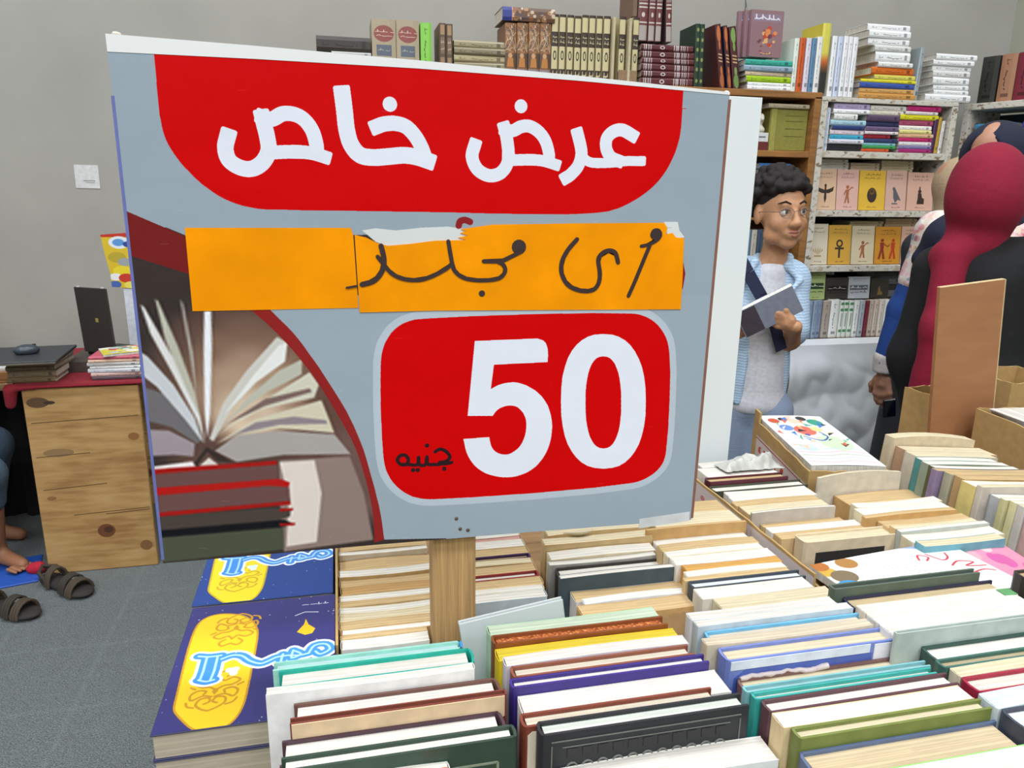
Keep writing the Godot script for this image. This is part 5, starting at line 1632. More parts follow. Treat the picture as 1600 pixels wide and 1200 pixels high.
func table_clutter() -> void:
	rng.seed = 31
	# the table itself
	var wood := surface("table_wood", "9a7a55", 0.75, tx["wood"], Vector3(1.2, 1.2, 1.2))
	var tb := thing("book_table", "long wooden trestle table carrying the rows of old books", "table", Vector3(0.75, 0, -0.95))
	for i in 5:
		part("table_board", boxm(Vector3(0, TABLE - 0.016, -0.56 + 0.28 * i), Vector3(1.96, 0.03, 0.276), 0.003), wood, tb)
	for sx in [-1, 1]:
		for sz in [-1, 1]:
			part("leg", boxm(Vector3(sx * 0.88, (TABLE - 0.032) / 2, sz * 0.58), Vector3(0.06, TABLE - 0.032, 0.06), 0.003), wood, tb)
		part("crossbar", boxm(Vector3(sx * 0.88, 0.25, 0), Vector3(0.03, 0.06, 1.1), 0.003), wood, tb)
	divider("plain cardboard divider between the blue volumes and the small paperbacks", Vector3(-0.0205, TABLE, -0.955), 0.30, 0.180, "")
	divider("cardboard divider printed in pink and red between two rows of books", Vector3(0.6125, TABLE, -1.02), 0.42, 0.200, "pink")
	var mg := carton("old carton with red printed letters holding a comic magazine", Vector3(0.938, TABLE, -1.292), Vector3(0.150, 0.205, 0.33), -13.0, "red")
	var card := surface("cardboard", "bd9a62", 0.9, noise_tex("wear", 0.02, 0.90, 1.0), Vector3.ONE * 6.0)
	part("corner_flap", boxm(Vector3(-0.073, 0.214, -0.146), Vector3(0.005, 0.03, 0.034), 0.001), card, mg)
	var im := blank(256, 320, Color("e8e6e2"))
	for q in [[40, 40, 22, "c8583c"], [80, 30, 16, "2c2c34"], [120, 44, 24, "e8c8b0"], [160, 24, 20, "2c2c34"], [200, 50, 30, "2c9c80"], [60, 90, 26, "6a8cc8"], [120, 110, 40, "d86a5c"], [170, 100, 22, "f0d090"], [210, 130, 26, "f4f0dc"], [90, 170, 30, "f0f0ee"], [180, 190, 60, "c8dcb8"], [60, 220, 30, "c8d4e4"], [110, 140, 10, "3a5aa8"]]:
		dot(im, q[0], q[1], q[2], Color(q[3]), q[2] * 0.8)
	for i in 46:
		var q := Vector2(rng.randf_range(8, 248), rng.randf_range(6, 210))
		var tri_ := PackedVector2Array([q, q + Vector2(rng.randf_range(8, 36), rng.randf_range(-18, 18)), q + Vector2(rng.randf_range(-8, 20), rng.randf_range(8, 30))])
		fill(im, [tri_], [Color("2c2c38"), Color("d8604c"), Color("e8c4a8"), Color("f4f2ee"), Color("4a7cc0"), Color("58a890"), Color("f0cc80"), Color("f4f2ee")][i % 8])
	for i in 5:
		stroke(im, smooth(P([10, 224 + i * 18, 90, 232 + i * 18, 170, 222 + i * 18, 246, 230 + i * 18]), 4), 4, [Color("b8c8dc"), Color("d8a8b8"), Color("a8b8a0")][i % 3])
	stroke(im, smooth(P([90, 150, 140, 176, 180, 150, 170, 120]), 5), 6, Color("3a5aa8"))
	magazine(Vector3(0.938, TABLE + 0.168, -1.292), 0.138, 0.315, 0.045, -13.0, im, "comic_cover", "colourful comic magazine lying in the carton with red letters")
	# flat white magazine on a low carton, a pink one beside it
	carton("low carton under the white magazine with red handwriting", Vector3(0.79, TABLE, -0.780), Vector3(0.32, 0.172, 0.135), 0.0)
	im = blank(512, 320, Color("f0f0f0"))
	for q in [[20, 60, 30, "c8a040"], [50, 100, 40, "7a6a50"], [30, 160, 40, "3f8cc0"], [70, 190, 34, "58a4d0"], [40, 230, 40, "c8b060"], [20, 20, 30, "b06a30"], [110, 30, 34, "a87840"]]:
		dot(im, q[0], q[1], q[2], Color(q[3]))
	fill(im, [P([90, 140, 130, 110, 120, 160, 170, 150, 140, 190, 190, 200, 130, 230, 110, 320, 60, 320])], Color("f0efe8"))
	for i in 9:
		stroke(im, P([190, 90 + i * 17, 300, 84 + i * 17]), 2.5, Color("9aa0a4"))
	for s in [[330, 90, 350, 60, 372, 80, 350, 100], [380, 60, 400, 110, 430, 100, 445, 70], [400, 150, 440, 130, 480, 150, 440, 165, 500, 180], [420, 210, 470, 200, 500, 215]]:
		stroke(im, smooth(P(s), 6), 7, Color("c04048"))
	fill(im, [P([330, 0, 512, 0, 512, 60, 440, 40])], Color("8ea4d4"))
	magazine(Vector3(0.765, TABLE + 0.176, -0.800), 0.25, 0.135, 0.012, 6.0, im, "white_magazine", "white magazine with red handwriting lying on a low carton")
	im = blank(128, 128, Color("d88aa4"))
	for i in 12:
		dot(im, rng.randf() * 128, rng.randf() * 128, rng.randf_range(8, 24), [Color("c85a98"), Color("e0a0a8"), Color("e8c0c0")][i % 3])
	magazine(Vector3(0.925, TABLE + 0.176, -0.795), 0.075, 0.14, 0.008, -8.0, im, "pink_magazine", "pink magazine beside the white one with red handwriting")
	# white folder
	var fo := thing("folder", "pale grey-white folder standing crooked behind the mint volume", "folder", Vector3(0.208, TABLE, -0.748))
	fo.rotation_degrees.z = 8.0
	var m := MB.new()
	m.box(Vector3(0, 0.118, 0.003), Vector3(0.122, 0.240, 0.002), 0.0006)
	m.box(Vector3(0, 0.118, -0.003), Vector3(0.122, 0.240, 0.002), 0.0006)
	m.box(Vector3(-0.060, 0.118, 0), Vector3(0.002, 0.236, 0.007), 0.0006)
	part("cover", m, flat("d4d9d8", 0.6, false), fo)
	part("papers", boxm(Vector3(0.001, 0.117, 0), Vector3(0.106, 0.228, 0.0036), 0.0003), pages("ece8e0"), fo)
	# white foam board behind the sign
	var fb := thing("foam_board", "tall white foam board standing behind the price sign", "board", Vector3(0.61, TABLE, -1.272))
	fb.rotation_degrees.z = -0.4
	part("face_sheet", boxm(Vector3(0, 0.43, 0.004), Vector3(0.235, 0.86, 0.002), 0.0006), flat("dfe5e6", 0.55, false), fb)
	part("foam_core", boxm(Vector3(0, 0.43, 0), Vector3(0.233, 0.858, 0.006), 0.0006), flat("ecebe8", 0.9), fb)
	part("back_sheet", boxm(Vector3(0, 0.43, -0.004), Vector3(0.235, 0.86, 0.002), 0.0006), flat("dfe5e6", 0.55, false), fb)
	# crumpled plastic on the far end of the row
	var pl := thing("plastic_bag", "crumpled greyish plastic bag on the books before the foam board", "bag", Vector3(0.735, 1.0, -1.20))
	m = MB.new()
	var cn := FastNoiseLite.new()
	cn.seed = 4
	cn.frequency = 1.0
	grid_sheet(m, func(i: int, j: int) -> Vector3:
		var x := -0.06 + 0.12 * i / 26.0
		var z := -0.022 + 0.044 * j / 12.0
		var edge := minf(minf(i, 26 - i) / 5.0, minf(j, 12 - j) / 3.0)
		return Vector3(x + 0.006 * cn.get_noise_2d(z * 60, x * 20), 0.003 + clampf(edge, 0, 1) * (0.016 + 0.022 * cn.get_noise_2d(x * 28, z * 40)), z + 0.006 * cn.get_noise_2d(x * 40, 3)), 26, 12)
	part("plastic_film", m, flat("c4c3bb", 0.3), pl)
	# brown plank of hardboard
	var pk := thing("hardboard_plank", "brown hardboard plank standing upright behind the leaning row of books", "plank", Vector3(1.385, TABLE, -1.375))
	pk.rotation_degrees.z = 5.6
	var brown := surface("hardboard", "a8744c", 0.6, noise_tex("fibre", 0.02, 0.93, 1.0), Vector3(1.5, 5.0, 1.5))
	part("panel", boxm(Vector3(0, 0.26, 0), Vector3(0.164, 0.515, 0.010), 0.0008), brown, pk)
	part("pale_edge", boxm(Vector3(0.0835, 0.26, 0), Vector3(0.003, 0.515, 0.0104), 0.0008), flat("d8bd90", 0.8), pk)
	part("top_edge", boxm(Vector3(0, 0.518, 0), Vector3(0.164, 0.0024, 0.0104), 0.0008), flat("d8bd90", 0.8), pk)
	# cartons beyond the plank
	var c1 := carton("ochre carton of loose papers next to the hardboard plank", Vector3(1.45, TABLE, -1.17), Vector3(0.22, 0.245, 0.30), -8.0)
	for i in 4:
		part("loose_paper", boxm(Vector3(0.01, 0.236 + 0.004 * i, 0.0), Vector3(0.195, 0.003, 0.27), 0.0005, Transform3D(Basis(Vector3.UP, 0.03 * (i - 1)), Vector3.ZERO)), pages("ece6de"), c1)
	carton("torn-edged carton behind the hardboard plank", Vector3(1.405, TABLE, -1.475), Vector3(0.14, 0.246, 0.10), 4.0)
	var c2 := carton("tall carton beside the woman in black", Vector3(1.63, TABLE, -1.50), Vector3(0.17, 0.27, 0.17), -4.0)
	part("bent_flap", boxm(Vector3(-0.03, 0.275, 0.075), Vector3(0.11, 0.004, 0.025), 0.001, Transform3D(Basis(Vector3.RIGHT, 0.3), Vector3(0, 0, 0))), card, c2)

# ---------------------------------------------------------------- bookcases against the wall
func bookcases() -> void:
	var wood := surface("orange_wood", "b07c44", 0.6, tx["wood"], Vector3(1.5, 1.5, 1.5))
	var dark := flat("33484a", 0.85)
	var white := surface("weathered_paint", "ffffff", 0.8, tx["weathered"], Vector3.ONE * 2.2)
	var zf := -3.46
	var zb := -3.80
	var zc := (zf + zb) / 2
	var d := zf - zb
	for k in 2:
		var x0: float = [-0.12, 1.10][k]
		var x1: float = [1.096, 2.32][k]
		var o := thing("wooden_bookcase", ["orange-brown wooden bookcase behind the price sign", "orange-brown wooden bookcase behind the boy"][k], "bookcase", Vector3((x0 + x1) / 2, 0, zc), 0.0, "wooden bookcases along the wall")
		var w := x1 - x0
		for s in [-1, 1]:
			part("side_panel", boxm(Vector3(s * (w / 2 - 0.018), 0.975, 0), Vector3(0.036, 1.95, d), 0.002), wood, o)
		for y in [0.06, 0.45, 0.80, 1.1, 1.38, 1.682, 1.955]:
			part("shelf_board", boxm(Vector3(0, y, 0), Vector3(w - (0.0 if y > 1.9 else 0.073), 0.03, d), 0.002), wood, o)
		part("back_panel", boxm(Vector3(0, 0.97, -d / 2 + 0.006), Vector3(w - 0.073, 1.9, 0.01), 0.001), flat("6a4c30", 0.8), o)
	var wx0 := 2.324
	var wx1 := 3.105
	var o := thing("white_bookcase", "weathered white painted bookcase with dark green back", "bookcase", Vector3((wx0 + wx1) / 2, 0.758, zc))
	var w := wx1 - wx0
	for s in [-1, 1]:
		part("side_panel", boxm(Vector3(s * (w / 2 - 0.017), 0.59, 0), Vector3(0.034, 1.18, d), 0.002), white, o)
	for y in [1.93, 1.687, 1.40, 1.122]:
		part("shelf_board", boxm(Vector3(0, y - 0.758 + (0.012 if y > 1.9 else 0.0), 0), Vector3(w - (0.0 if y > 1.9 else 0.07), 0.022 if y > 1.9 else 0.032, d), 0.002), white, o)
	part("back_panel", boxm(Vector3(0, 0.58, -d / 2 + 0.006), Vector3(w - 0.07, 1.15, 0.01), 0.001), dark, o)
	# right-hand bookcase, turned along the side wall
	var r := thing("corner_bookcase", "weathered white bookcase turned along the side wall", "bookcase", Vector3(3.40, 0, -3.12), -72.0)
	for s in [-1, 1]:
		part("side_panel", boxm(Vector3(s * 0.47, 0.97, -0.15), Vector3(0.034, 1.94, 0.3), 0.002), white, r)
	for y in [0.06, 0.5, 0.86, 1.15, 1.43, 1.66, 1.945]:
		part("shelf_board", boxm(Vector3(0, y, -0.15), Vector3(0.905 if y < 1.9 else 0.975, 0.032, 0.3), 0.002), white, r)
	part("back_panel", boxm(Vector3(0, 0.97, -0.294), Vector3(0.9, 1.9, 0.01), 0.001), dark, r)
	# table below with a white paper cover
	var tb := thing("display_table", "display table under the white bookcase, hung with crumpled white paper", "table", Vector3(2.755, 0, -3.42))
	part("table_top", boxm(Vector3(-0.033, 0.735, -0.205), Vector3(0.79, 0.035, 0.35), 0.003), wood, tb)
	part("front_ledge", boxm(Vector3(-0.07, 0.735, 0.03), Vector3(0.98, 0.035, 0.11), 0.003), wood, tb)
	for sx in [-1, 1]:
		part("leg", boxm(Vector3(-0.07 + sx * 0.45, 0.358, 0.045), Vector3(0.05, 0.715, 0.05), 0.003), wood, tb)
		part("leg", boxm(Vector3(-0.033 + sx * 0.35, 0.358, -0.34), Vector3(0.05, 0.715, 0.05), 0.003), wood, tb)
	var m := MB.new()
	var nx := 70
	var ny := 60
	var nz := FastNoiseLite.new()
	nz.seed = 8
	nz.frequency = 1.0
	nz.noise_type = FastNoiseLite.TYPE_CELLULAR
	nz.cellular_return_type = FastNoiseLite.RETURN_DISTANCE
	var n2 := FastNoiseLite.new()
	n2.seed = 3
	n2.frequency = 1.0
	n2.fractal_type = FastNoiseLite.FRACTAL_NONE
	var g := func(i: int, j: int) -> Vector3:
		var x := -0.57 + 1.0 * i / nx
		var y := 0.756 - 0.74 * j / ny
		var amp := smoothstep(0.0, 0.16, 0.756 - y) * 0.36
		var z := 0.115 + amp * (0.03 * n2.get_noise_2d(x * 2.0 + 5, y * 2.2) + 0.05 * absf(n2.get_noise_2d(x * 2.6 + 9, y * 2.4 - x)) + 0.03 * absf(n2.get_noise_2d(x * 5.0 + 2, y * 4.0 + x * 3.0)))
		return Vector3(x, y, z)
	grid_sheet(m, g, nx, ny)
	for i in nx:
		var a: Vector3 = g.call(i, 0)
		var b: Vector3 = g.call(i + 1, 0)
		m.quad(a, b, Vector3(b.x, 0.756, -0.035), Vector3(a.x, 0.756, -0.035), Vector3.UP)
	part("paper_cover", m, flat("eef1f5", 0.35, false), tb)

func grid_sheet(m: MB, g: Callable, nx: int, ny: int) -> void:
	var p := []
	for j in ny + 1:
		var row := PackedVector3Array()
		for i in nx + 1:
			row.append(g.call(i, j))
		p.append(row)
	var nf := func(i: int, j: int) -> Vector3:
		var a: Vector3 = p[j][mini(i + 1, nx)] - p[j][maxi(i - 1, 0)]
		var b: Vector3 = p[mini(j + 1, ny)][i] - p[maxi(j - 1, 0)][i]
		return b.cross(a).normalized()
	for j in ny:
		for i in nx:
			var na: Vector3 = nf.call(i, j)
			var nb: Vector3 = nf.call(i + 1, j)
			var nc: Vector3 = nf.call(i + 1, j + 1)
			var nd: Vector3 = nf.call(i, j + 1)
			var u := Vector2(float(i) / nx, float(j) / ny)
			var du := Vector2(1.0 / nx, 0)
			var dv := Vector2(0, 1.0 / ny)
			m.tri(p[j][i], p[j][i + 1], p[j + 1][i + 1], na, nb, nc, u, u + du, u + du + dv)
			m.tri(p[j][i], p[j + 1][i + 1], p[j + 1][i], na, nc, nd, u, u + du + dv, u + dv)

func shelf_books() -> void:
	rng.seed = 51
	var zf := -3.47
	for b in LYING:
		var sp: Material = band_spine() if b[4] == "5a2428" else null
		lying_book(Vector3(b[0], b[1], zf - rng.randf_range(0.0, 0.012)), b[2] * 0.985, b[3], 0.17, b[4], b[5] + " " + b[6], "books lying " + b[6], rng.randf_range(-1.0, 1.0), sp)
	for b in UPRIGHT:
		var lean: float = b[4]
		var sp: Material = plain_spine(b[5], false) if b[6] == "plain" else spine_print(b[6])
		var x: float = b[0]
		upright_book(Vector3(x - (b[3] * sin(deg_to_rad(lean)) if lean > 0 else 0.0), b[1], zf - rng.randf_range(0.0, 0.008)), b[2], b[3], 0.17, b[5], b[7] + " " + b[8], b[7] + " " + b[8], sp, lean)
	for b in FACING:
		var ink := "3a2c26"
		if b[5] == "bird":
			ink = "5c5a60"
		elif b[5] == "lotus":
			ink = "b09468"
		elif b[5] == "stand":
			ink = "9a5a3c"
		face_book(Vector3(b[0], b[1] + 0.003, zf - 0.02), b[2], b[3], 0.016, b[4], face_print(b[5], b[4], ink), b[6] + " " + b[7], "books facing out " + b[7], 6.0)
	# stacks lying above and behind the facing books: two thick volumes below, thin booklets on top
	for s in [[2.468, 1.417, 0.20, 4, "e6e2da", "white booklet in the stack behind the winged-figure book"  , 0.19], [2.665, 1.417, 0.17, 3, "dcc4ac", "pinkish booklet in the stack behind the golden book", 0.19], [2.86, 1.417, 0.19, 4, "dccba8", "cream booklet in the stack behind the bird book", 0.19], [2.72, 1.138, 0.2, 2, "d8c8a0", "cream booklet in the stack behind the walking-figure book", 0.19], [2.93, 1.138, 0.19, 3, "d8bc98", "tan booklet in the stack behind the two-figure book", 0.19]]:
		lying_book(Vector3(s[0], s[1] + 0.003, zf - 0.085), s[2], s[6] - 0.001, 0.15, s[4], s[5].replace("booklet in the stack", "thick volume under the booklets"), "booklets stacked behind the facing books")
		for i in s[3]:
			lying_book(Vector3(s[0] + rng.randf_range(-0.004, 0.004), s[1] + 0.003 + s[6] + i * 0.0145, zf - 0.075), s[2], 0.014, 0.15, s[4], s[5], "booklets stacked behind the facing books")
	# books facing out above the low row
	var k := 0
	for s in [[2.435, 0.11, 0.14, "a8b878", "letters", "2c4a2c", "pale green book with dark lettering"], [2.565, 0.135, 0.112, "3a3430", "letters", "1a1614", "black book with white title and orange upper edge"], [2.70, 0.13, 0.115, "c4c8d0", "letters", "6a6e78", "pale grey book with grey title"], [2.83, 0.11, 0.10, "38322c", "seat", "8a6a3c", "dark book with small gilt figure"]]:
		face_book(Vector3(s[0], 0.958, zf - 0.03 - 0.004 * k), s[1], s[2], 0.014, s[3], face_print(s[4], s[3], s[5]), s[6] + " above the low row of bound volumes", "books facing out above the low row", 5.0)
		k += 1
	for i in 3:
		lying_book(Vector3(2.49 + 0.01 * i, 1.062 + 0.0155 * i - 0.104 + 0.104, zf - 0.10), 0.16, 0.015, 0.14, ["23242a", "e8e8e6", "23242a"][i], ["black booklet lying under a white one below the ankh book", "white booklet lying below the ankh book", "black booklet lying on a white one below the ankh book"][i], "booklets below the ankh book")
	lying_book(Vector3(2.49, 0.957, zf - 0.10), 0.16, 0.104, 0.14, "8a8478", "thick grey volume behind the pale green book", "booklets below the ankh book")
	for i in 4:
		lying_book(Vector3(2.90, 0.957 + 0.0342 * i, zf - 0.09), 0.17, 0.0336, 0.14, "2a2a2c" if i % 2 else "6a6a70", "dark booklet in the stack beside the gilt figure book", "dark booklets beside the gilt figure book")
	# mauve picture book standing on its pile with two more behind
	var y0 := 2.1185
	for i in 3:
		face_book(Vector3(2.012 - 0.02 * i, y0, zf - 0.02 - 0.024 * i), 0.168, 0.205, 0.02, "9a7a80", face_print("hero", "8c6a70", "d8d4e0"), ["mauve picture book with fiery figure standing on the colourful pile", "mauve book right behind the picture book", "mauve book behind the other two"][i], "mauve books on the colourful pile", 2.0)
	# slip cases, cardboard strips, large flat volume
	lying_book(Vector3(0.853, 2.204, zf), 0.235, 0.054, 0.17, "6a5040", "brown pictorial volume with blue end lying on the ornate set", "lying pictorial volume", 0.0, spine_print("lying_pictorial") if false else pictorial())
	var o := thing("cardboard_sleeve", "split cardboard sleeve around two banded volumes atop the bookcase", "sleeve", Vector3(1.285, 1.97, zf))
	for q in [[-0.043, 0.032, 0.272], [0.034, 0.026, 0.272]]:
		part("strip", boxm(Vector3(q[0], q[2] / 2, -0.06), Vector3(0.012, q[2], 0.15), 0.001), flat("c9bb98", 0.9), o)
	part("foot_panel", boxm(Vector3(0.03, 0.028, 0.012), Vector3(0.09, 0.055, 0.003), 0.0008), flat("9a7c5c", 0.9), o)
	o = thing("slipcase", "tall brown slipcase beside the brown banded volumes", "slipcase", Vector3(1.345, 2.255, zf - 0.01))
	part("case", boxm(Vector3(0, 0.12, -0.085), Vector3(0.02, 0.24, 0.17), 0.0015), flat("7c6250", 0.7), o)
	part("case_back", boxm(Vector3(0.01, 0.12, -0.172), Vector3(0.04, 0.24, 0.004), 0.001), flat("6a5242", 0.7), o)
	# objects in the wooden bookcase behind the boy
	o = thing("olive_box", "olive green archive box on the shelf behind the boy", "box", Vector3(2.180, 1.698, zf - 0.02))
	part("body", boxm(Vector3(0, 0.098, -0.11), Vector3(0.205, 0.196, 0.2), 0.004), flat("8f8a3c", 0.6), o)
	part("spine_strip", boxm(Vector3(-0.085, 0.098, -0.008), Vector3(0.03, 0.194, 0.004), 0.001), flat("a39c4c", 0.6), o)
	for y in [0.07, 0.105, 0.14, 0.165]:
		part("label_line", boxm(Vector3(0.03, y, -0.0095), Vector3(0.10, 0.003, 0.002), 0.0003), flat("77723a", 0.7), o)
	lying_book(Vector3(2.165, 1.895, zf - 0.02), 0.22, 0.02, 0.18, "c8b89c", "tan bound folder lying on the olive box", "folder on the olive box")
	o = thing("bust", "small white bust on a captioned stand inside the wooden bookcase", "figurine", Vector3(2.030, 1.698, zf - 0.03))
	part("red_base", boxm(Vector3(0, 0.02, -0.02), Vector3(0.085, 0.04, 0.06), 0.002), flat("6a2424", 0.6), o)
	part("caption_card", boxm(Vector3(0, 0.061, -0.01), Vector3(0.085, 0.042, 0.03), 0.001), flat("dedede", 0.6), o)
	part("caption_line", boxm(Vector3(0, 0.063, 0.0055), Vector3(0.055, 0.005, 0.002), 0.0003), flat("6a6a6a", 0.6), o)
	var bm := MB.new()
	sdf(bm, [[Vector3(0, 0.095, -0.01), Vector3(0.026, 0.02, 0.018)], [Vector3(0, 0.105, -0.01), Vector3(0, 0.128, -0.008), 0.011, 0.010], [Vector3(0, 0.146, -0.006), Vector3(0.0155, 0.021, 0.018)], [Vector3(0, 0.142, 0.012), Vector3(0.004, 0.006, 0.005)], [Vector3(0, 0.158, -0.012), Vector3(0.017, 0.014, 0.018)]], 0.003, 0.008)
	part("bust_figure", bm, flat("d9d3c4", 0.6), o)
	# books lower in the wooden bookcase
	var lows := [[1.985, 1.393, 0.17, 0.03, "39465c", "dark blue book"], [1.98, 1.424, 0.16, 0.03, "6a6e80", "grey-blue book"], [1.99, 1.455, 0.16, 0.03, "4a4a58", "charcoal book"]]
	for q in lows:
		lying_book(Vector3(q[0], q[1] + 0.003, zf - 0.03), q[2], q[3], 0.17, q[4], q[5] + " lying low in the wooden bookcase", "books low in the wooden bookcase")
	for q in [[2.055, 0.022, "cfcac0", "off-white"], [2.085, 0.034, "4a2c70", "purple"], [2.118, 0.03, "38303c", "dark"], [2.15, 0.032, "2c5c94", "blue"], [2.185, 0.03, "5c646c", "grey"], [2.216, 0.03, "8a2c34", "red"], [2.248, 0.03, "4c5458", "slate"]]:
		upright_book(Vector3(q[0], 1.396, zf - 0.01), q[1], 0.185, 0.17, q[2], q[3] + " book standing low in the wooden bookcase", "books low in the wooden bookcase", plain_spine(q[2], false))
	for i in 2:
		lying_book(Vector3(2.12, 1.583 + 0.028 * i, zf - 0.02), 0.18, 0.027, 0.17, ["2c4c88", "3f74b4"][i], ["deep blue book", "bright blue book"][i] + " lying across the low standing books", "books low in the wooden bookcase", 4.0)
	for i in 5:
		upright_book(Vector3(1.97 + 0.034 * i, 1.118, zf - 0.01), 0.03, 0.2, 0.17, ["d8d4cc", "5c84a0", "b8b0a4", "3a4c60", "c8ccd0"][i % 5], ["white", "steel blue", "beige", "navy", "pale grey"][i % 5] + " book behind the boy's shoulder", "books behind the boy's shoulder", plain_spine(["d8d4cc", "5c84a0", "b8b0a4", "3a4c60", "c8ccd0"][i % 5], false))
	# corner bookcase books
	corner_books()

func pictorial() -> StandardMaterial3D:
	var im := blank(192, 48, Color("6a4c38"))
	rng.seed = 12
	for i in 50:
		dot(im, rng.randf_range(40, 192), rng.randf() * 48, rng.randf_range(3, 9), [Color("a87c58"), Color("5a4a48"), Color("c8b49c"), Color("8a5838")][i % 4])
	im.fill_rect(Rect2i(0, 0, 34, 48), Color("343e86"))
	im.fill_rect(Rect2i(34, 0, 4, 48), Color("c8866c"))
	return printed("pictorial_spine", im, 0.4)

func corner_books() -> void:
	var t := Transform3D(Basis(Vector3.UP, deg_to_rad(-72.0)), Vector3(3.40, 0, -3.12))
	var rows := [
		[-0.33, 1.678, 0.19, [["26262a", "black"], ["2c2c30", "black"], ["b02430", "red"], ["c84a54", "pale red"], ["8a3a44", "wine"], ["3c86b4", "blue"]], "pile at the inner end of the corner bookcase"],
		[-0.10, 1.678, 0.19, [["2c2c34", "black"], ["30508c", "blue"], ["5c86a8", "pale blue"], ["e0dedc", "white"], ["d8d4d4", "white and red"], ["3a3494", "indigo"]], "middle pile of the corner bookcase"],]
	for r in rows:
		var y: float = r[1]
		for b in r[3]:
			var o := lying_book(t * Vector3(r[0] + rng.randf_range(-0.004, 0.004), y, -0.03), r[2], 0.03, 0.17, b[0], "%s book in the %s" % [b[1], r[4]], "books in the corner bookcase", -72.0 + rng.randf_range(-1, 1))
			y += 0.0304
	var list := [[-0.40, 0.085, "33332e", "dark grey-green"], [-0.31, 0.075, "a8785c", "tan pictured"], [-0.225, 0.085, "7a2434", "wine red"], [-0.12, 0.11, "8fb4a4", "mint"]]
	for b in list:
		var o := upright_book(t * Vector3(b[0], 1.963, -0.03), b[1], 0.225, 0.17, b[2], b[3] + " volume standing atop the corner bookcase", "volumes atop the corner bookcase", plain_spine(b[2], false))
		o.rotation_degrees.y = -72.0

# ---------------------------------------------------------------- people
func head_prims() -> Array:
	var p := [
		[Vector3(0, 0.035, -0.014), Vector3(0.073, 0.084, 0.090)], [Vector3(0, -0.028, 0.020), Vector3(0.057, 0.074, 0.062)],
		[Vector3(0, -0.090, 0.050), Vector3(0.026, 0.020, 0.022)], [Vector3(0, 0.005, 0.082), Vector3(0, -0.030, 0.098), 0.008, 0.0115],
		[Vector3(-0.026, 0.024, 0.070), Vector3(0.026, 0.024, 0.070), 0.012, 0.012], [Vector3(0, -0.062, 0.072), Vector3(0.022, 0.014, 0.014)]]
	for s in [-1, 1]:
		p.append([Vector3(s * 0.034, -0.030, 0.050), Vector3(0.024, 0.024, 0.022)])
		p.append([Vector3(s * 0.010, -0.036, 0.090), Vector3(0.008, 0.007, 0.008)])
		p.append([Vector3(s * 0.040, -0.070, 0.022), Vector3(0.022, 0.024, 0.030)])
		p.append([Vector3(s * 0.074, -0.006, -0.006), Vector3(0.009, 0.028, 0.017)])
		p.append([Vector3(s * 0.030, 0.004, 0.092), Vector3(0.016, 0.0095, 0.012), "cut"])
	return p

func face_bits(root: Node3D, xf: Transform3D, hair: String) -> void:
	for s in [-1, 1]:
		var e := MB.new()
		e.ball(xf * Vector3(s * 0.030, 0.003, 0.0715), Vector3.ONE * 0.0118, 10)
		var eye := part("eye", e, flat("e4ddd6", 0.25, false), root)
		var i := MB.new()
		i.ball(xf * Vector3(s * 0.0290 + 0.0012, 0.0030, 0.0770), Vector3.ONE * 0.0076, 8)
		part("iris", i, flat("1e1510", 0.15, false), eye)
		var l := MB.new()
		l.tube([xf * Vector3(s * 0.016, 0.009, 0.0830), xf * Vector3(s * 0.030, 0.0135, 0.0835), xf * Vector3(s * 0.044, 0.008, 0.0760)], [0.0018, 0.003, 0.0018], 6)
		part("eyelid", l, flat("8a5a40", 0.6, false), root)
		var b := MB.new()
		b.tube([xf * Vector3(s * 0.014, 0.026, 0.0835), xf * Vector3(s * 0.030, 0.034, 0.0805), xf * Vector3(s * 0.048, 0.028, 0.0660)], [0.0026, 0.0034, 0.0016], 6)
		part("eyebrow", b, flat(hair, 0.9, false), root)
	var m := MB.new()
	m.tube([xf * Vector3(-0.022, -0.060, 0.0745), xf * Vector3(-0.009, -0.0555, 0.0865), xf * Vector3(0, -0.057, 0.0875), xf * Vector3(0.009, -0.0555, 0.0865), xf * Vector3(0.022, -0.060, 0.0745)], [0.002, 0.0044, 0.004, 0.0044, 0.002], 8)
	m.tube([xf * Vector3(-0.021, -0.062, 0.0745), xf * Vector3(0, -0.0685, 0.0855), xf * Vector3(0.021, -0.062, 0.0745)], [0.0018, 0.0048, 0.0018], 8)
	part("lips", m, flat("b87468", 0.45, false), root)

func cloth(key: String, hex: String, tex: Texture2D = null, scale := 12.0) -> StandardMaterial3D:
	var m := surface("cloth_" + key, hex, 0.9, tex if tex else noise_tex("wear", 0.02, 0.90, 1.0), Vector3.ONE * scale, normal_tex("folds", 0.01, 6.0), 0.5)
	m.rim_enabled = true
	m.rim = 0.06
	return m

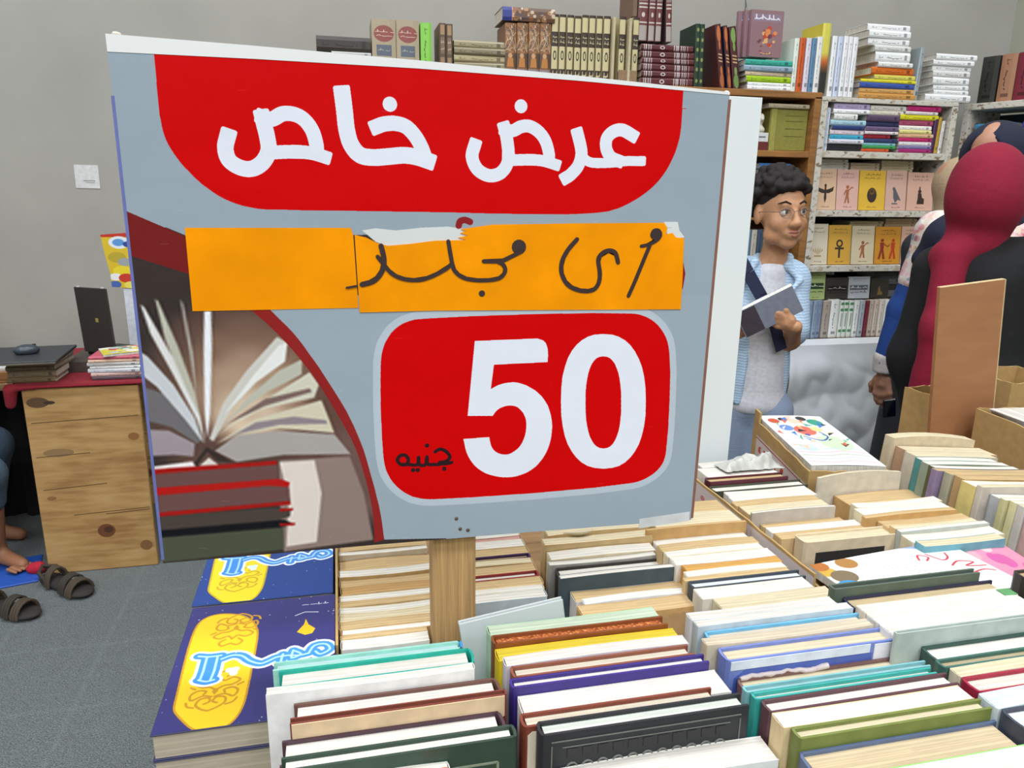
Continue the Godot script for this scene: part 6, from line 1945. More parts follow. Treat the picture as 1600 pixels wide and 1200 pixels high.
func boy() -> void:
	rng.seed = 61
	var o := thing("person", "boy in glasses and pale blue open shirt holding a book behind the table", "person", Vector3(1.345, 0, -2.2), -31.4)
	var skin := surface("skin_boy", "c8946e", 0.55, noise_tex("skin", 0.03, 0.93, 1.0), Vector3.ONE * 12.0)
	skin.subsurf_scatter_enabled = true
	skin.subsurf_scatter_strength = 0.1
	var sr := Vector3(-0.130, 1.240, 0.02)
	var sl := Vector3(0.072, 1.225, -0.04)
	var er := Vector3(-0.190, 1.03, 0.07)
	var el := Vector3(0.088, 1.045, 0.02)
	var wr := Vector3(-0.130, 1.080, 0.195)
	var wl := Vector3(0.095, 1.112, 0.190)
	var m := MB.new()
	var bones := [
		[Vector3(-0.01, 0.80, 0), Vector3(0.09, 0.10, 0.075)], [Vector3(-0.01, 0.86, 0), Vector3(-0.02, 1.12, -0.005), 0.088, 0.098],
		[sr, sl, 0.048, 0.048], [Vector3(0.005, 1.20, -0.01), Vector3(0.022, 1.36, 0.0), 0.046, 0.040],
		[sr, er, 0.042, 0.034], [er, wr, 0.033, 0.022], [sl, el, 0.042, 0.034], [el, wl, 0.033, 0.022]]
	for s in [-1, 1]:
		var hip := Vector3(-0.01 + s * 0.06, 0.78, 0)
		var knee := Vector3(-0.01 + s * 0.065, 0.43, 0.012)
		var ank := Vector3(-0.01 + s * 0.07, 0.085, -0.01)
		bones.append([hip, knee, 0.075, 0.05])
		bones.append([knee, ank, 0.05, 0.034])
		bones.append([ank - Vector3(0, 0.045, 0), ank + Vector3(0, -0.05, 0.12), 0.034, 0.028])
	sdf(m, bones, 0.012, 0.03)
	var hx := Transform3D(Basis.from_euler(Vector3(deg_to_rad(-2), deg_to_rad(30), deg_to_rad(2))).scaled(Vector3.ONE * 1.0), Vector3(0.022, 1.438, 0.02))
	sdf(m, head_prims(), 0.0045, 0.016, hx)
	sdf(m, hand(wl, Vector3(-0.80, 0.30, 0.16), Vector3(0.15, -0.35, 0.92), Vector3(0.1, 0.9, 0.3), 0.76, 0.5), 0.0035, 0.008)
	sdf(m, hand(wr, Vector3(0.80, 0.10, 0.12), Vector3(-0.2, -0.45, 0.87), Vector3(0.1, 0.9, 0.3), 0.76, 0.5), 0.0035, 0.008)
	part("body", m, skin, o)
	face_bits(o, hx, "241812")
	# curly hair
	var hp := [[Vector3(0, 0.052, -0.022), Vector3(0.080, 0.082, 0.092)]]
	for i in 210:
		var y := 1.0 - 2.0 * (i + 0.5) / 210.0
		var a := i * 2.39996
		var d := Vector3(sqrt(1 - y * y) * cos(a), y, sqrt(1 - y * y) * sin(a))
		if d.z > 0.25 and d.y < 0.42:
			continue
		if d.y < -0.45 or (d.y < -0.05 and d.z > -0.05 and absf(d.x) > 0.6):
			continue
		var q := Vector3(0, 0.045, -0.018) + d * Vector3(0.086, 0.090, 0.098) * rng.randf_range(0.94, 1.08)
		hp.append([q, Vector3.ONE * rng.randf_range(0.011, 0.019)])
	for i in 26:
		var th := lerpf(-1.25, 1.25, i / 25.0)
		hp.append([Vector3(0.074 * sin(th), 0.078 - 0.010 * absf(th) + rng.randf_range(-0.008, 0.010), -0.012 + 0.088 * cos(th)), Vector3.ONE * rng.randf_range(0.009, 0.015)])
	hp.insert(0, [Vector3(0, -0.015, 0.062), Vector3(0.064, 0.070, 0.060), "cut"])
	hp.append([Vector3(0, -0.08, 0.03), Vector3(0.075, 0.075, 0.075), "cut"])
	for s in [-1, 1]:
		hp.append([Vector3(s * 0.085, -0.012, 0.004), Vector3(0.03, 0.032, 0.024), "cut"])
	var h := MB.new()
	sdf(h, hp, 0.0042, 0.006, hx)
	part("hair", h, flat("150d09", 0.8), o)
	# glasses
	var gl := MB.new()
	for s in [-1, 1]:
		var pts := []
		for i in 17:
			var th := TAU * i / 16
			pts.append(hx * Vector3(s * 0.031 + 0.021 * cos(th), 0.001 + 0.0155 * sin(th), 0.0985 - 0.012 * absf((s * 0.031 + 0.021 * cos(th)) / 0.052)))
		gl.tube(pts, [0.0010], 5)
		gl.tube([hx * Vector3(s * 0.052, 0.004, 0.087), hx * Vector3(s * 0.075, 0.006, 0.040), hx * Vector3(s * 0.078, 0.004, -0.004)], [0.0014], 5)
	gl.tube([hx * Vector3(-0.010, 0.004, 0.097), hx * Vector3(0, 0.007, 0.101), hx * Vector3(0.010, 0.004, 0.097)], [0.0012], 5)
	var frame := part("glasses", gl, flat("8a7060", 0.3, false), o)
	var pane := StandardMaterial3D.new()
	pane.resource_name = "lens"
	pane.albedo_color = Color(0.95, 0.97, 1.0, 0.02)
	pane.transparency = BaseMaterial3D.TRANSPARENCY_ALPHA
	pane.roughness = 0.05
	for s in [-1, 1]:
		var ln := MB.new()
		var c := hx * Vector3(s * 0.031, 0.001, 0.0915)
		for i in 16:
			var q := []
			for k in 2:
				var th := TAU * (i + k) / 16
				q.append(hx * Vector3(s * 0.031 + 0.0205 * cos(th), 0.001 + 0.015 * sin(th), 0.0985 - 0.012 * absf((s * 0.031 + 0.0205 * cos(th)) / 0.052)))
			var nn := hx.basis.z.normalized()
			ln.tri(c, q[0], q[1], nn, nn, nn)
		part("lens", ln, pane, frame)
	# clothes
	var tee := MB.new()
	sdf(tee, [[Vector3(-0.01, 0.82, 0), Vector3(0.112, 0.05, 0.095)], [Vector3(-0.01, 0.86, 0), Vector3(-0.02, 1.10, -0.002), 0.100, 0.106], [Vector3(-0.09, 1.20, 0.01), Vector3(0.04, 1.19, -0.02), 0.052, 0.052], [Vector3(0.003, 1.19, 0), Vector3(0.012, 1.245, 0.002), 0.060, 0.052], [Vector3(-0.01, 0.76, 0), Vector3(0.2, 0.035, 0.2), "cut"]], 0.009, 0.03)
	part("undershirt", tee, cloth("tee", "dcdce2"), o)
	var sh := MB.new()
	sdf(sh, [[Vector3(-0.02, 0.92, -0.01), Vector3(-0.02, 1.11, -0.012), 0.114, 0.114], [Vector3(-0.02, 0.84, -0.012), Vector3(-0.02, 0.94, -0.01), 0.118, 0.114], [sr, sl, 0.062, 0.060], [sr, sr.lerp(er, 0.72), 0.062, 0.062], [sl, sl.lerp(el, 0.84), 0.060, 0.062], [Vector3(-0.05, 1.25, -0.02), Vector3(0.045, 1.255, -0.03), 0.045, 0.042],
		[Vector3(0.045, 0.6, 0.15), Vector3(0.035, 1.10, 0.14), 0.080, 0.056, "cut"], [Vector3(0.035, 1.10, 0.14), Vector3(0.022, 1.34, 0.05), 0.056, 0.056, "cut"], [Vector3(0.06, 0.72, 0.1), Vector3(0.05, 1.0, 0.12), 0.11, 0.08, "cut"], [Vector3(-0.01, 0.76, 0), Vector3(0.3, 0.07, 0.3), "cut"]], 0.008, 0.025)
	part("shirt", sh, cloth("shirt", "ffffff", tx["stripes"], 7.0), o)
	var col := MB.new()
	sdf(col, [[Vector3(0.062, 1.275, 0.02), Vector3(0.100, 1.235, 0.045), 0.012, 0.008], [Vector3(0.100, 1.235, 0.045), Vector3(0.078, 1.205, 0.072), 0.010, 0.006], [Vector3(-0.040, 1.285, 0.035), Vector3(-0.062, 1.225, 0.085), 0.012, 0.008], [Vector3(-0.03, 1.292, -0.03), Vector3(0.06, 1.296, -0.035), 0.014, 0.014], [Vector3(-0.040, 1.285, 0.035), Vector3(-0.035, 1.292, -0.03), 0.012, 0.013], [Vector3(0.062, 1.275, 0.02), Vector3(0.062, 1.296, -0.035), 0.012, 0.013]], 0.004, 0.014)
	part("collar", col, cloth("shirt", "ffffff"), o)
	var tr := MB.new()
	var tp := [[Vector3(-0.01, 0.82, 0), Vector3(0.106, 0.085, 0.09)]]
	for s in [-1, 1]:
		tp.append([Vector3(-0.01 + s * 0.054, 0.79, 0), Vector3(-0.01 + s * 0.066, 0.12, 0.0), 0.084, 0.062])
	sdf(tr, tp, 0.010, 0.02)
	part("trousers", tr, cloth("denim", "ffffff", tx["denim"], 9.0), o)
	for s in [-1, 1]:
		var shoe := MB.new()
		sdf(shoe, [[Vector3(-0.01 + s * 0.07, 0.045, -0.03), Vector3(-0.01 + s * 0.075, 0.04, 0.12), 0.045, 0.036], [Vector3(-0.01 + s * 0.07, -0.03, 0.03), Vector3(0.2, 0.03, 0.3), "cut"]], 0.008, 0.01)
		part("shoe", shoe, flat("3a3a40", 0.6), o)
	var bag := MB.new()
	var a := [Vector3(-0.095, 1.306, -0.03), Vector3(-0.088, 1.302, 0.045), Vector3(-0.055, 1.255, 0.100), Vector3(-0.012, 1.19, 0.118), Vector3(0.030, 1.12, 0.116), Vector3(0.065, 1.02, 0.100)]
	for i in a.size() - 1:
		var p0: Vector3 = a[i]
		var p1: Vector3 = a[i + 1]
		var d := (p1 - p0).normalized()
		var out := (p0 + p1) / 2 - Vector3(-0.015, (p0.y + p1.y) / 2 - 0.06, -0.03)
		var sd := d.cross(out).normalized() * 0.019
		var nn := sd.cross(d).normalized()
		if nn.dot(out) < 0:
			nn = -nn
		for q in [0.0, 0.003]:
			bag.quad(p0 - sd + nn * q, p0 + sd + nn * q, p1 + sd + nn * q, p1 - sd + nn * q, nn)
		for s in [-1, 1]:
			bag.quad(p0 + sd * s, p1 + sd * s, p1 + sd * s + nn * 0.003, p0 + sd * s + nn * 0.003, sd * s)
	part("bag_strap", bag, cloth("strap", "1c2340"), o)
	# the book in his hands
	var bx := Vector3(0.85, 0.50, -0.12).normalized()
	var by := Vector3(-0.42, 0.82, 0.26)
	by = (by - bx * by.dot(bx)).normalized()
	var k := thing("held_book", "grey-covered book held in the boy's hands", "book")
	k.transform = o.transform * Transform3D(Basis(bx, by, bx.cross(by)), Vector3(0.034, 1.118, 0.195))
	var c := MB.new()
	for s in [-1, 1]:
		c.box(Vector3(0, 0.045, s * 0.012), Vector3(0.18, 0.088, 0.002), 0.0005)
	c.box(Vector3(-0.089, 0.045, 0), Vector3(0.002, 0.088, 0.024), 0.0005)
	part("cover", c, flat("8c93a4", 0.4), k)
	part("cover_panel", boxm(Vector3(-0.058, 0.045, 0.0132), Vector3(0.058, 0.084, 0.0008), 0.0002), flat("4c4450", 0.4), k)
	part("pages", boxm(Vector3(0.002, 0.045, 0), Vector3(0.177, 0.087, 0.0215), 0.0003), pages("fffdf6"), k)

func women() -> void:
	# woman seen from behind: red headscarf, black robe
	var o := thing("person", "woman in dark red headscarf and black robe, back turned, behind the plank", "person", Vector3(1.79, 0, -1.85), -44.0)
	var skin := surface("skin_woman", "b8846a", 0.55, noise_tex("skin", 0.03, 0.93, 1.0), Vector3.ONE * 12.0)
	var m := MB.new()
	var spine := [[Vector3(0.03, 0.95, 0), Vector3(0.03, 1.28, 0), 0.11, 0.10], [Vector3(-0.085, 1.30, 0), Vector3(0.15, 1.31, 0), 0.045, 0.045], [Vector3(0.02, 1.30, 0), Vector3(0.01, 1.47, 0), 0.05, 0.045], [Vector3(-0.085, 1.29, 0), Vector3(-0.112, 1.02, 0.0), 0.042, 0.034], [Vector3(-0.112, 1.02, 0.0), Vector3(0.0, 0.98, -0.2), 0.034, 0.025], [Vector3(0.15, 1.31, 0), Vector3(0.19, 1.02, -0.01), 0.042, 0.034], [Vector3(0.19, 1.02, -0.01), Vector3(0.10, 1.0, -0.2), 0.034, 0.025]]
	for s in [-1, 1]:
		spine.append([Vector3(0.03 + s * 0.07, 0.92, 0), Vector3(0.03 + s * 0.08, 0.08, 0), 0.085, 0.04])
		spine.append([Vector3(0.03 + s * 0.08, 0.04, 0.02), Vector3(0.03 + s * 0.08, 0.03, -0.14), 0.036, 0.03])
	sdf(m, spine, 0.014, 0.03)
	var hx := Transform3D(Basis(Vector3.UP, deg_to_rad(150)).scaled(Vector3.ONE * 0.94), Vector3(0.005, 1.515, 0.0))
	sdf(m, head_prims(), 0.006, 0.016, hx)
	sdf(m, hand(Vector3(0.0, 0.98, -0.2), Vector3(0.5, 0, -0.8), Vector3(0, 1, 0), Vector3(0.8, 0, 0.5), 0.95, 0.5), 0.005, 0.008)
	sdf(m, hand(Vector3(0.10, 1.0, -0.2), Vector3(-0.3, 0, -0.8), Vector3(0, 1, 0), Vector3(-0.8, 0, 0.3), 0.95, 0.5), 0.005, 0.008)
	part("body", m, skin, o)
	face_bits(o, hx, "241812")
	var r := MB.new()
	sdf(r, [[Vector3(-0.082, 1.288, 0), Vector3(0.18, 1.318, 0), 0.062, 0.082], [Vector3(0.04, 1.0, 0), Vector3(0.04, 1.25, 0), 0.145, 0.13], [Vector3(-0.086, 1.28, 0), Vector3(-0.108, 1.03, 0.01), 0.064, 0.072], [Vector3(-0.108, 1.03, 0.01), Vector3(-0.085, 0.885, 0.01), 0.072, 0.055], [Vector3(-0.108, 1.0, 0.0), Vector3(0.0, 0.98, -0.18), 0.066, 0.05], [Vector3(0.18, 1.31, 0), Vector3(0.22, 1.03, 0.0), 0.082, 0.075], [Vector3(0.20, 1.03, 0.0), Vector3(0.11, 1.0, -0.18), 0.07, 0.05], [Vector3(0.05, 0.95, 0), Vector3(0.06, 0.10, 0), 0.15, 0.22], [Vector3(0, -0.02, 0), Vector3(0.5, 0.04, 0.5), "cut"]], 0.012, 0.04)
	part("robe", r, cloth("black", "101012"), o)
	var s := MB.new()
	sdf(s, [[Vector3(0.005, 1.518, 0.0), Vector3(0.102, 0.126, 0.116)], [Vector3(0.005, 1.48, 0.03), Vector3(0.096, 0.095, 0.095)], [Vector3(0.005, 1.46, 0.0), Vector3(-0.005, 1.37, 0.01), 0.084, 0.078], [Vector3(-0.01, 1.365, 0.03), Vector3(-0.065, 1.325, 0.05), 0.062, 0.05], [Vector3(-0.052, 1.33, 0.08), Vector3(-0.058, 1.13, 0.135), 0.047, 0.044], [Vector3(-0.058, 1.14, 0.135), Vector3(-0.070, 0.72, 0.15), 0.044, 0.040], [Vector3(-0.075, 1.0, 0.135), Vector3(-0.105, 0.70, 0.125), 0.026, 0.030]], 0.008, 0.028)
	part("headscarf", s, cloth("red", "8a062c"), o)

	# woman facing across: navy headscarf, floral blouse, blue sleeve
	o = thing("person", "woman in navy headscarf and floral blouse with blue sleeves holding a phone", "person", Vector3(2.18, 0, -2.25), -44.0)
	m = MB.new()
	var sh := Vector3(-0.125, 1.37, 0.02)
	var el := Vector3(-0.200, 1.09, 0.03)
	var wr := Vector3(-0.232, 0.845, 0.06)
	var bones := [[Vector3(0.03, 0.95, 0), Vector3(0.03, 1.30, 0), 0.12, 0.11], [sh, Vector3(0.17, 1.36, -0.04), 0.05, 0.05], [Vector3(0.02, 1.34, 0), Vector3(0.01, 1.53, 0), 0.05, 0.045], [sh, el, 0.045, 0.036], [el, wr, 0.036, 0.024], [Vector3(0.17, 1.36, -0.04), Vector3(0.24, 1.08, 0.0), 0.045, 0.036], [Vector3(0.24, 1.08, 0), Vector3(0.2, 0.86, 0.08), 0.036, 0.024]]
	for q in [-1, 1]:
		bones.append([Vector3(0.03 + q * 0.08, 0.92, 0), Vector3(0.03 + q * 0.09, 0.08, 0), 0.09, 0.04])
		bones.append([Vector3(0.03 + q * 0.09, 0.04, -0.02), Vector3(0.03 + q * 0.09, 0.03, 0.14), 0.036, 0.03])
	sdf(m, bones, 0.014, 0.03)
	hx = Transform3D(Basis.from_euler(Vector3(deg_to_rad(8), deg_to_rad(-28), 0)), Vector3(0.005, 1.622, 0.0))
	sdf(m, head_prims(), 0.005, 0.016, hx)
	sdf(m, hand(wr, Vector3(0.10, -1, 0.06), Vector3(-0.35, -0.1, 0.9), Vector3(-0.9, 0.0, -0.3), 0.95, 0.55), 0.004, 0.008)
	sdf(m, hand(Vector3(0.2, 0.86, 0.08), Vector3(-0.1, -1, 0.1), Vector3(0.8, 0, 0.4), Vector3(-0.3, 0, 0.9), 0.95, 0.5), 0.005, 0.008)
	part("body", m, skin, o)
	face_bits(o, hx, "241812")
	r = MB.new()
	sdf(r, [[sh, Vector3(0.17, 1.36, -0.04), 0.068, 0.07], [Vector3(0.03, 0.98, 0), Vector3(0.03, 1.28, 0), 0.15, 0.14], [sh, sh.lerp(el, 0.60), 0.068, 0.060], [Vector3(0.03, 0.95, 0), Vector3(0.03, 0.86, 0), 0.155, 0.165], [Vector3(0, 0.72, 0), Vector3(0.4, 0.06, 0.4), "cut"]], 0.012, 0.04)
	part("blouse", r, cloth("floral", "ffffff", tx["floral"], 5.0), o)
	r = MB.new()
	sdf(r, [[sh.lerp(el, 0.5), el, 0.052, 0.050], [el, wr + Vector3(0, 0.05, 0), 0.050, 0.040], [wr + Vector3(0, 0.0, 0), Vector3(0.1, 0.03, 0.1), "cut"]], 0.008, 0.02)
	sdf(r, [[Vector3(0.2, 1.22, -0.02), Vector3(0.24, 1.08, 0.0), 0.058, 0.056], [Vector3(0.24, 1.08, 0), Vector3(0.2, 0.90, 0.07), 0.056, 0.046]], 0.010, 0.02)
	part("sleeves", r, cloth("blue", "1c448c"), o)
	r = MB.new()
	sdf(r, [[wr + Vector3(0, 0.062, -0.002), wr + Vector3(0, 0.022, 0), 0.042, 0.039], [wr + Vector3(0, 0.112, 0), Vector3(0.1, 0.018, 0.1), "cut"], [wr + Vector3(0, -0.02, 0), Vector3(0.1, 0.03, 0.1), "cut"]], 0.005, 0.006)
	part("cuff", r, cloth("cuff", "d8d0cc"), o)
	r = MB.new()
	sdf(r, [[Vector3(0.02, 0.9, 0.02), Vector3(0.03, 0.62, 0.02), 0.16, 0.19], [Vector3(0, 0.52, 0), Vector3(0.5, 0.05, 0.5), "cut"]], 0.014, 0.03)
	part("tunic", r, cloth("blue", "1c448c"), o)
	r = MB.new()
	sdf(r, [[Vector3(0.03, 0.8, 0), Vector3(0.03, 0.10, 0), 0.155, 0.21], [Vector3(0, -0.02, 0), Vector3(0.5, 0.04, 0.5), "cut"]], 0.016, 0.03)
	part("skirt", r, cloth("navy", "1a1e34"), o)
	s = MB.new()
	sdf(s, [[Vector3(0.010, 1.632, -0.02), Vector3(0.108, 0.114, 0.110)], [Vector3(0.015, 1.56, 0.0), Vector3(0.015, 1.42, 0.0), 0.092, 0.10], [Vector3(-0.02, 1.42, 0.04), Vector3(-0.11, 1.36, 0.07), 0.068, 0.055], [Vector3(-0.10, 1.37, 0.07), Vector3(-0.158, 1.28, 0.07), 0.052, 0.036], [Vector3(0.05, 1.42, -0.02), Vector3(0.12, 1.37, -0.04), 0.07, 0.06], [Vector3(-0.06, 1.34, 0.09), Vector3(-0.08, 1.24, 0.12), 0.065, 0.05], [hx * Vector3(0, -0.004, 0.088), Vector3(0.062, 0.092, 0.062), "cut"]], 0.008, 0.028)
	part("headscarf", s, cloth("navy", "1a1e34"), o)
	var ph := thing("phone", "black mobile phone in the hand of the woman with blue sleeves", "phone")
	ph.transform = o.transform * Transform3D(Basis.from_euler(Vector3(0.2, 0.5, 0.2)), Vector3(-0.190, 0.702, 0.092))
	part("body", boxm(Vector3(0, 0.03, 0), Vector3(0.045, 0.075, 0.009), 0.003), flat("16161a", 0.25, false), ph)
	part("screen", boxm(Vector3(0, 0.03, 0.0046), Vector3(0.04, 0.068, 0.0008), 0.0002), flat("0c0c10", 0.1, false), ph)

	# a visitor further back in a beige headscarf
	o = thing("person", "visitor in a beige headscarf beyond the two women", "person", Vector3(2.63, 0, -2.85))
	m = MB.new()
	sdf(m, [[Vector3(0, 0.95, 0), Vector3(0, 1.26, 0), 0.12, 0.11], [Vector3(-0.16, 1.28, 0), Vector3(0.16, 1.28, 0), 0.045, 0.045], [Vector3(0, 1.28, 0), Vector3(0, 1.45, 0), 0.05, 0.045], [Vector3(-0.08, 0.92, 0), Vector3(-0.09, 0.06, 0), 0.09, 0.04], [Vector3(0.08, 0.92, 0), Vector3(0.09, 0.06, 0), 0.09, 0.04], [Vector3(-0.16, 1.28, 0), Vector3(-0.2, 0.9, 0.04), 0.042, 0.03], [Vector3(0.16, 1.28, 0), Vector3(0.2, 0.9, 0.04), 0.042, 0.03]], 0.016, 0.03)
	hx = Transform3D(Basis(Vector3.UP, deg_to_rad(60)), Vector3(0, 1.535, 0))
	sdf(m, head_prims(), 0.007, 0.016, hx)
	part("body", m, skin, o)
	face_bits(o, hx, "241812")
	r = MB.new()
	sdf(r, [[Vector3(-0.16, 1.275, 0), Vector3(0.16, 1.275, 0), 0.065, 0.065], [Vector3(0, 1.0, 0), Vector3(0, 1.24, 0), 0.16, 0.14], [Vector3(-0.16, 1.27, 0), Vector3(-0.2, 0.95, 0.03), 0.066, 0.06], [Vector3(0.16, 1.27, 0), Vector3(0.2, 0.95, 0.03), 0.066, 0.06], [Vector3(0, 0.95, 0), Vector3(0, 0.10, 0), 0.17, 0.22], [Vector3(0, -0.02, 0), Vector3(0.5, 0.04, 0.5), "cut"]], 0.016, 0.04)
	part("robe", r, cloth("charcoal", "2a2c30"), o)
	s = MB.new()
	sdf(s, [[Vector3(-0.005, 1.545, -0.008), Vector3(0.100, 0.115, 0.110)], [Vector3(0, 1.49, 0), Vector3(0, 1.36, 0), 0.088, 0.10], [Vector3(-0.08, 1.33, 0.02), Vector3(0.08, 1.33, 0.02), 0.07, 0.07], [hx * Vector3(0, -0.02, 0.085), Vector3(0.055, 0.085, 0.055), "cut"]], 0.010, 0.03)
	part("headscarf", s, cloth("beige", "b59c7c"), o)

	# someone seated at the far table: a knee and a bare foot in view
	o = thing("person", "seated person in jeans with one bare foot beside the wooden panel", "person", Vector3(-1.715, 0, -3.12))
	m = MB.new()
	var kn := Vector3(0.385, 0.43, 0.08)
	var an := Vector3(0.335, 0.10, -0.02)
	sdf(m, [[Vector3(0, 0.52, -0.05), Vector3(0.15, 0.11, 0.13)], [Vector3(0, 0.55, -0.05), Vector3(-0.02, 0.95, -0.05), 0.13, 0.13], [Vector3(-0.19, 0.98, -0.05), Vector3(0.15, 0.98, -0.05), 0.05, 0.05], [Vector3(-0.02, 0.95, -0.05), Vector3(-0.02, 1.14, -0.04), 0.055, 0.045], [Vector3(0.05, 0.52, 0.03), kn, 0.085, 0.06], [kn, an, 0.055, 0.036], [an + Vector3(0, -0.05, -0.01), an + Vector3(0.11, -0.068, 0.06), 0.034, 0.024], [Vector3(-0.05, 0.52, -0.1), Vector3(0.28, 0.44, -0.25), 0.085, 0.06], [Vector3(0.28, 0.44, -0.25), Vector3(0.22, 0.09, -0.28), 0.055, 0.036], [Vector3(0.22, 0.05, -0.28), Vector3(0.33, 0.03, -0.26), 0.034, 0.026], [Vector3(0.15, 0.98, -0.05), Vector3(0.24, 0.72, 0.0), 0.045, 0.036], [Vector3(0.24, 0.72, 0.0), Vector3(0.16, 0.62, 0.16), 0.036, 0.026], [Vector3(-0.19, 0.98, -0.05), Vector3(-0.26, 0.72, 0.0), 0.045, 0.036], [Vector3(-0.26, 0.72, 0.0), Vector3(-0.1, 0.62, 0.15), 0.036, 0.026]], 0.013, 0.03)
	var toes := []
	for i in 5:
		toes.append([an + Vector3(0.10 - 0.008 * i, -0.072, 0.035 + 0.014 * i), an + Vector3(0.142 - 0.010 * i, -0.078, 0.055 + 0.014 * i), 0.011 - 0.0008 * i, 0.009 - 0.0008 * i])
	sdf(m, toes, 0.004, 0.006)
	hx = Transform3D(Basis(Vector3.UP, deg_to_rad(40)), Vector3(-0.02, 1.24, -0.03))
	sdf(m, head_prims(), 0.007, 0.016, hx)
	part("body", m, surface("skin_seated", "9c6a4a", 0.6, noise_tex("skin", 0.03, 0.93, 1.0), Vector3.ONE * 12.0), o)
	face_bits(o, hx, "241812")
	r = MB.new()
	sdf(r, [[Vector3(0, 0.52, -0.05), Vector3(0.16, 0.115, 0.14)], [Vector3(0.05, 0.52, 0.03), kn, 0.092, 0.068], [kn, kn.lerp(an, 0.35), 0.066, 0.058], [Vector3(-0.05, 0.52, -0.1), Vector3(0.28, 0.44, -0.25), 0.098, 0.078], [Vector3(0.28, 0.44, -0.25), Vector3(0.23, 0.2, -0.28), 0.074, 0.06]], 0.012, 0.03)
	part("jeans", r, cloth("jeans", "46586a"), o)
	r = MB.new()
	sdf(r, [[Vector3(0, 0.58, -0.05), Vector3(-0.02, 0.94, -0.05), 0.15, 0.145], [Vector3(-0.19, 0.98, -0.05), Vector3(0.15, 0.98, -0.05), 0.065, 0.065], [Vector3(0.15, 0.98, -0.05), Vector3(0.20, 0.84, -0.02), 0.065, 0.06], [Vector3(-0.19, 0.98, -0.05), Vector3(-0.23, 0.84, -0.02), 0.065, 0.06]], 0.014, 0.03)
	part("shirt", r, cloth("black", "101012"), o)
	r = MB.new()
	sdf(r, [[Vector3(0, 0.05, -0.02), Vector3(0.085, 0.085, 0.092)], [Vector3(0, -0.02, 0.06), Vector3(0.065, 0.07, 0.06), "cut"]], 0.008, 0.01, hx)
	part("hair", r, flat("231812", 0.8), o)
	var st := thing("stool", "low dark stool under the seated person", "stool", Vector3(-1.70, 0, -3.18))
	part("seat", boxm(Vector3(0, 0.375, 0), Vector3(0.30, 0.04, 0.30), 0.006), flat("3a302a", 0.7), st)
	for sx in [-1, 1]:
		for sz in [-1, 1]:
			part("leg", boxm(Vector3(sx * 0.13, 0.178, sz * 0.13), Vector3(0.035, 0.355, 0.035), 0.003), flat("3a302a", 0.7), st)

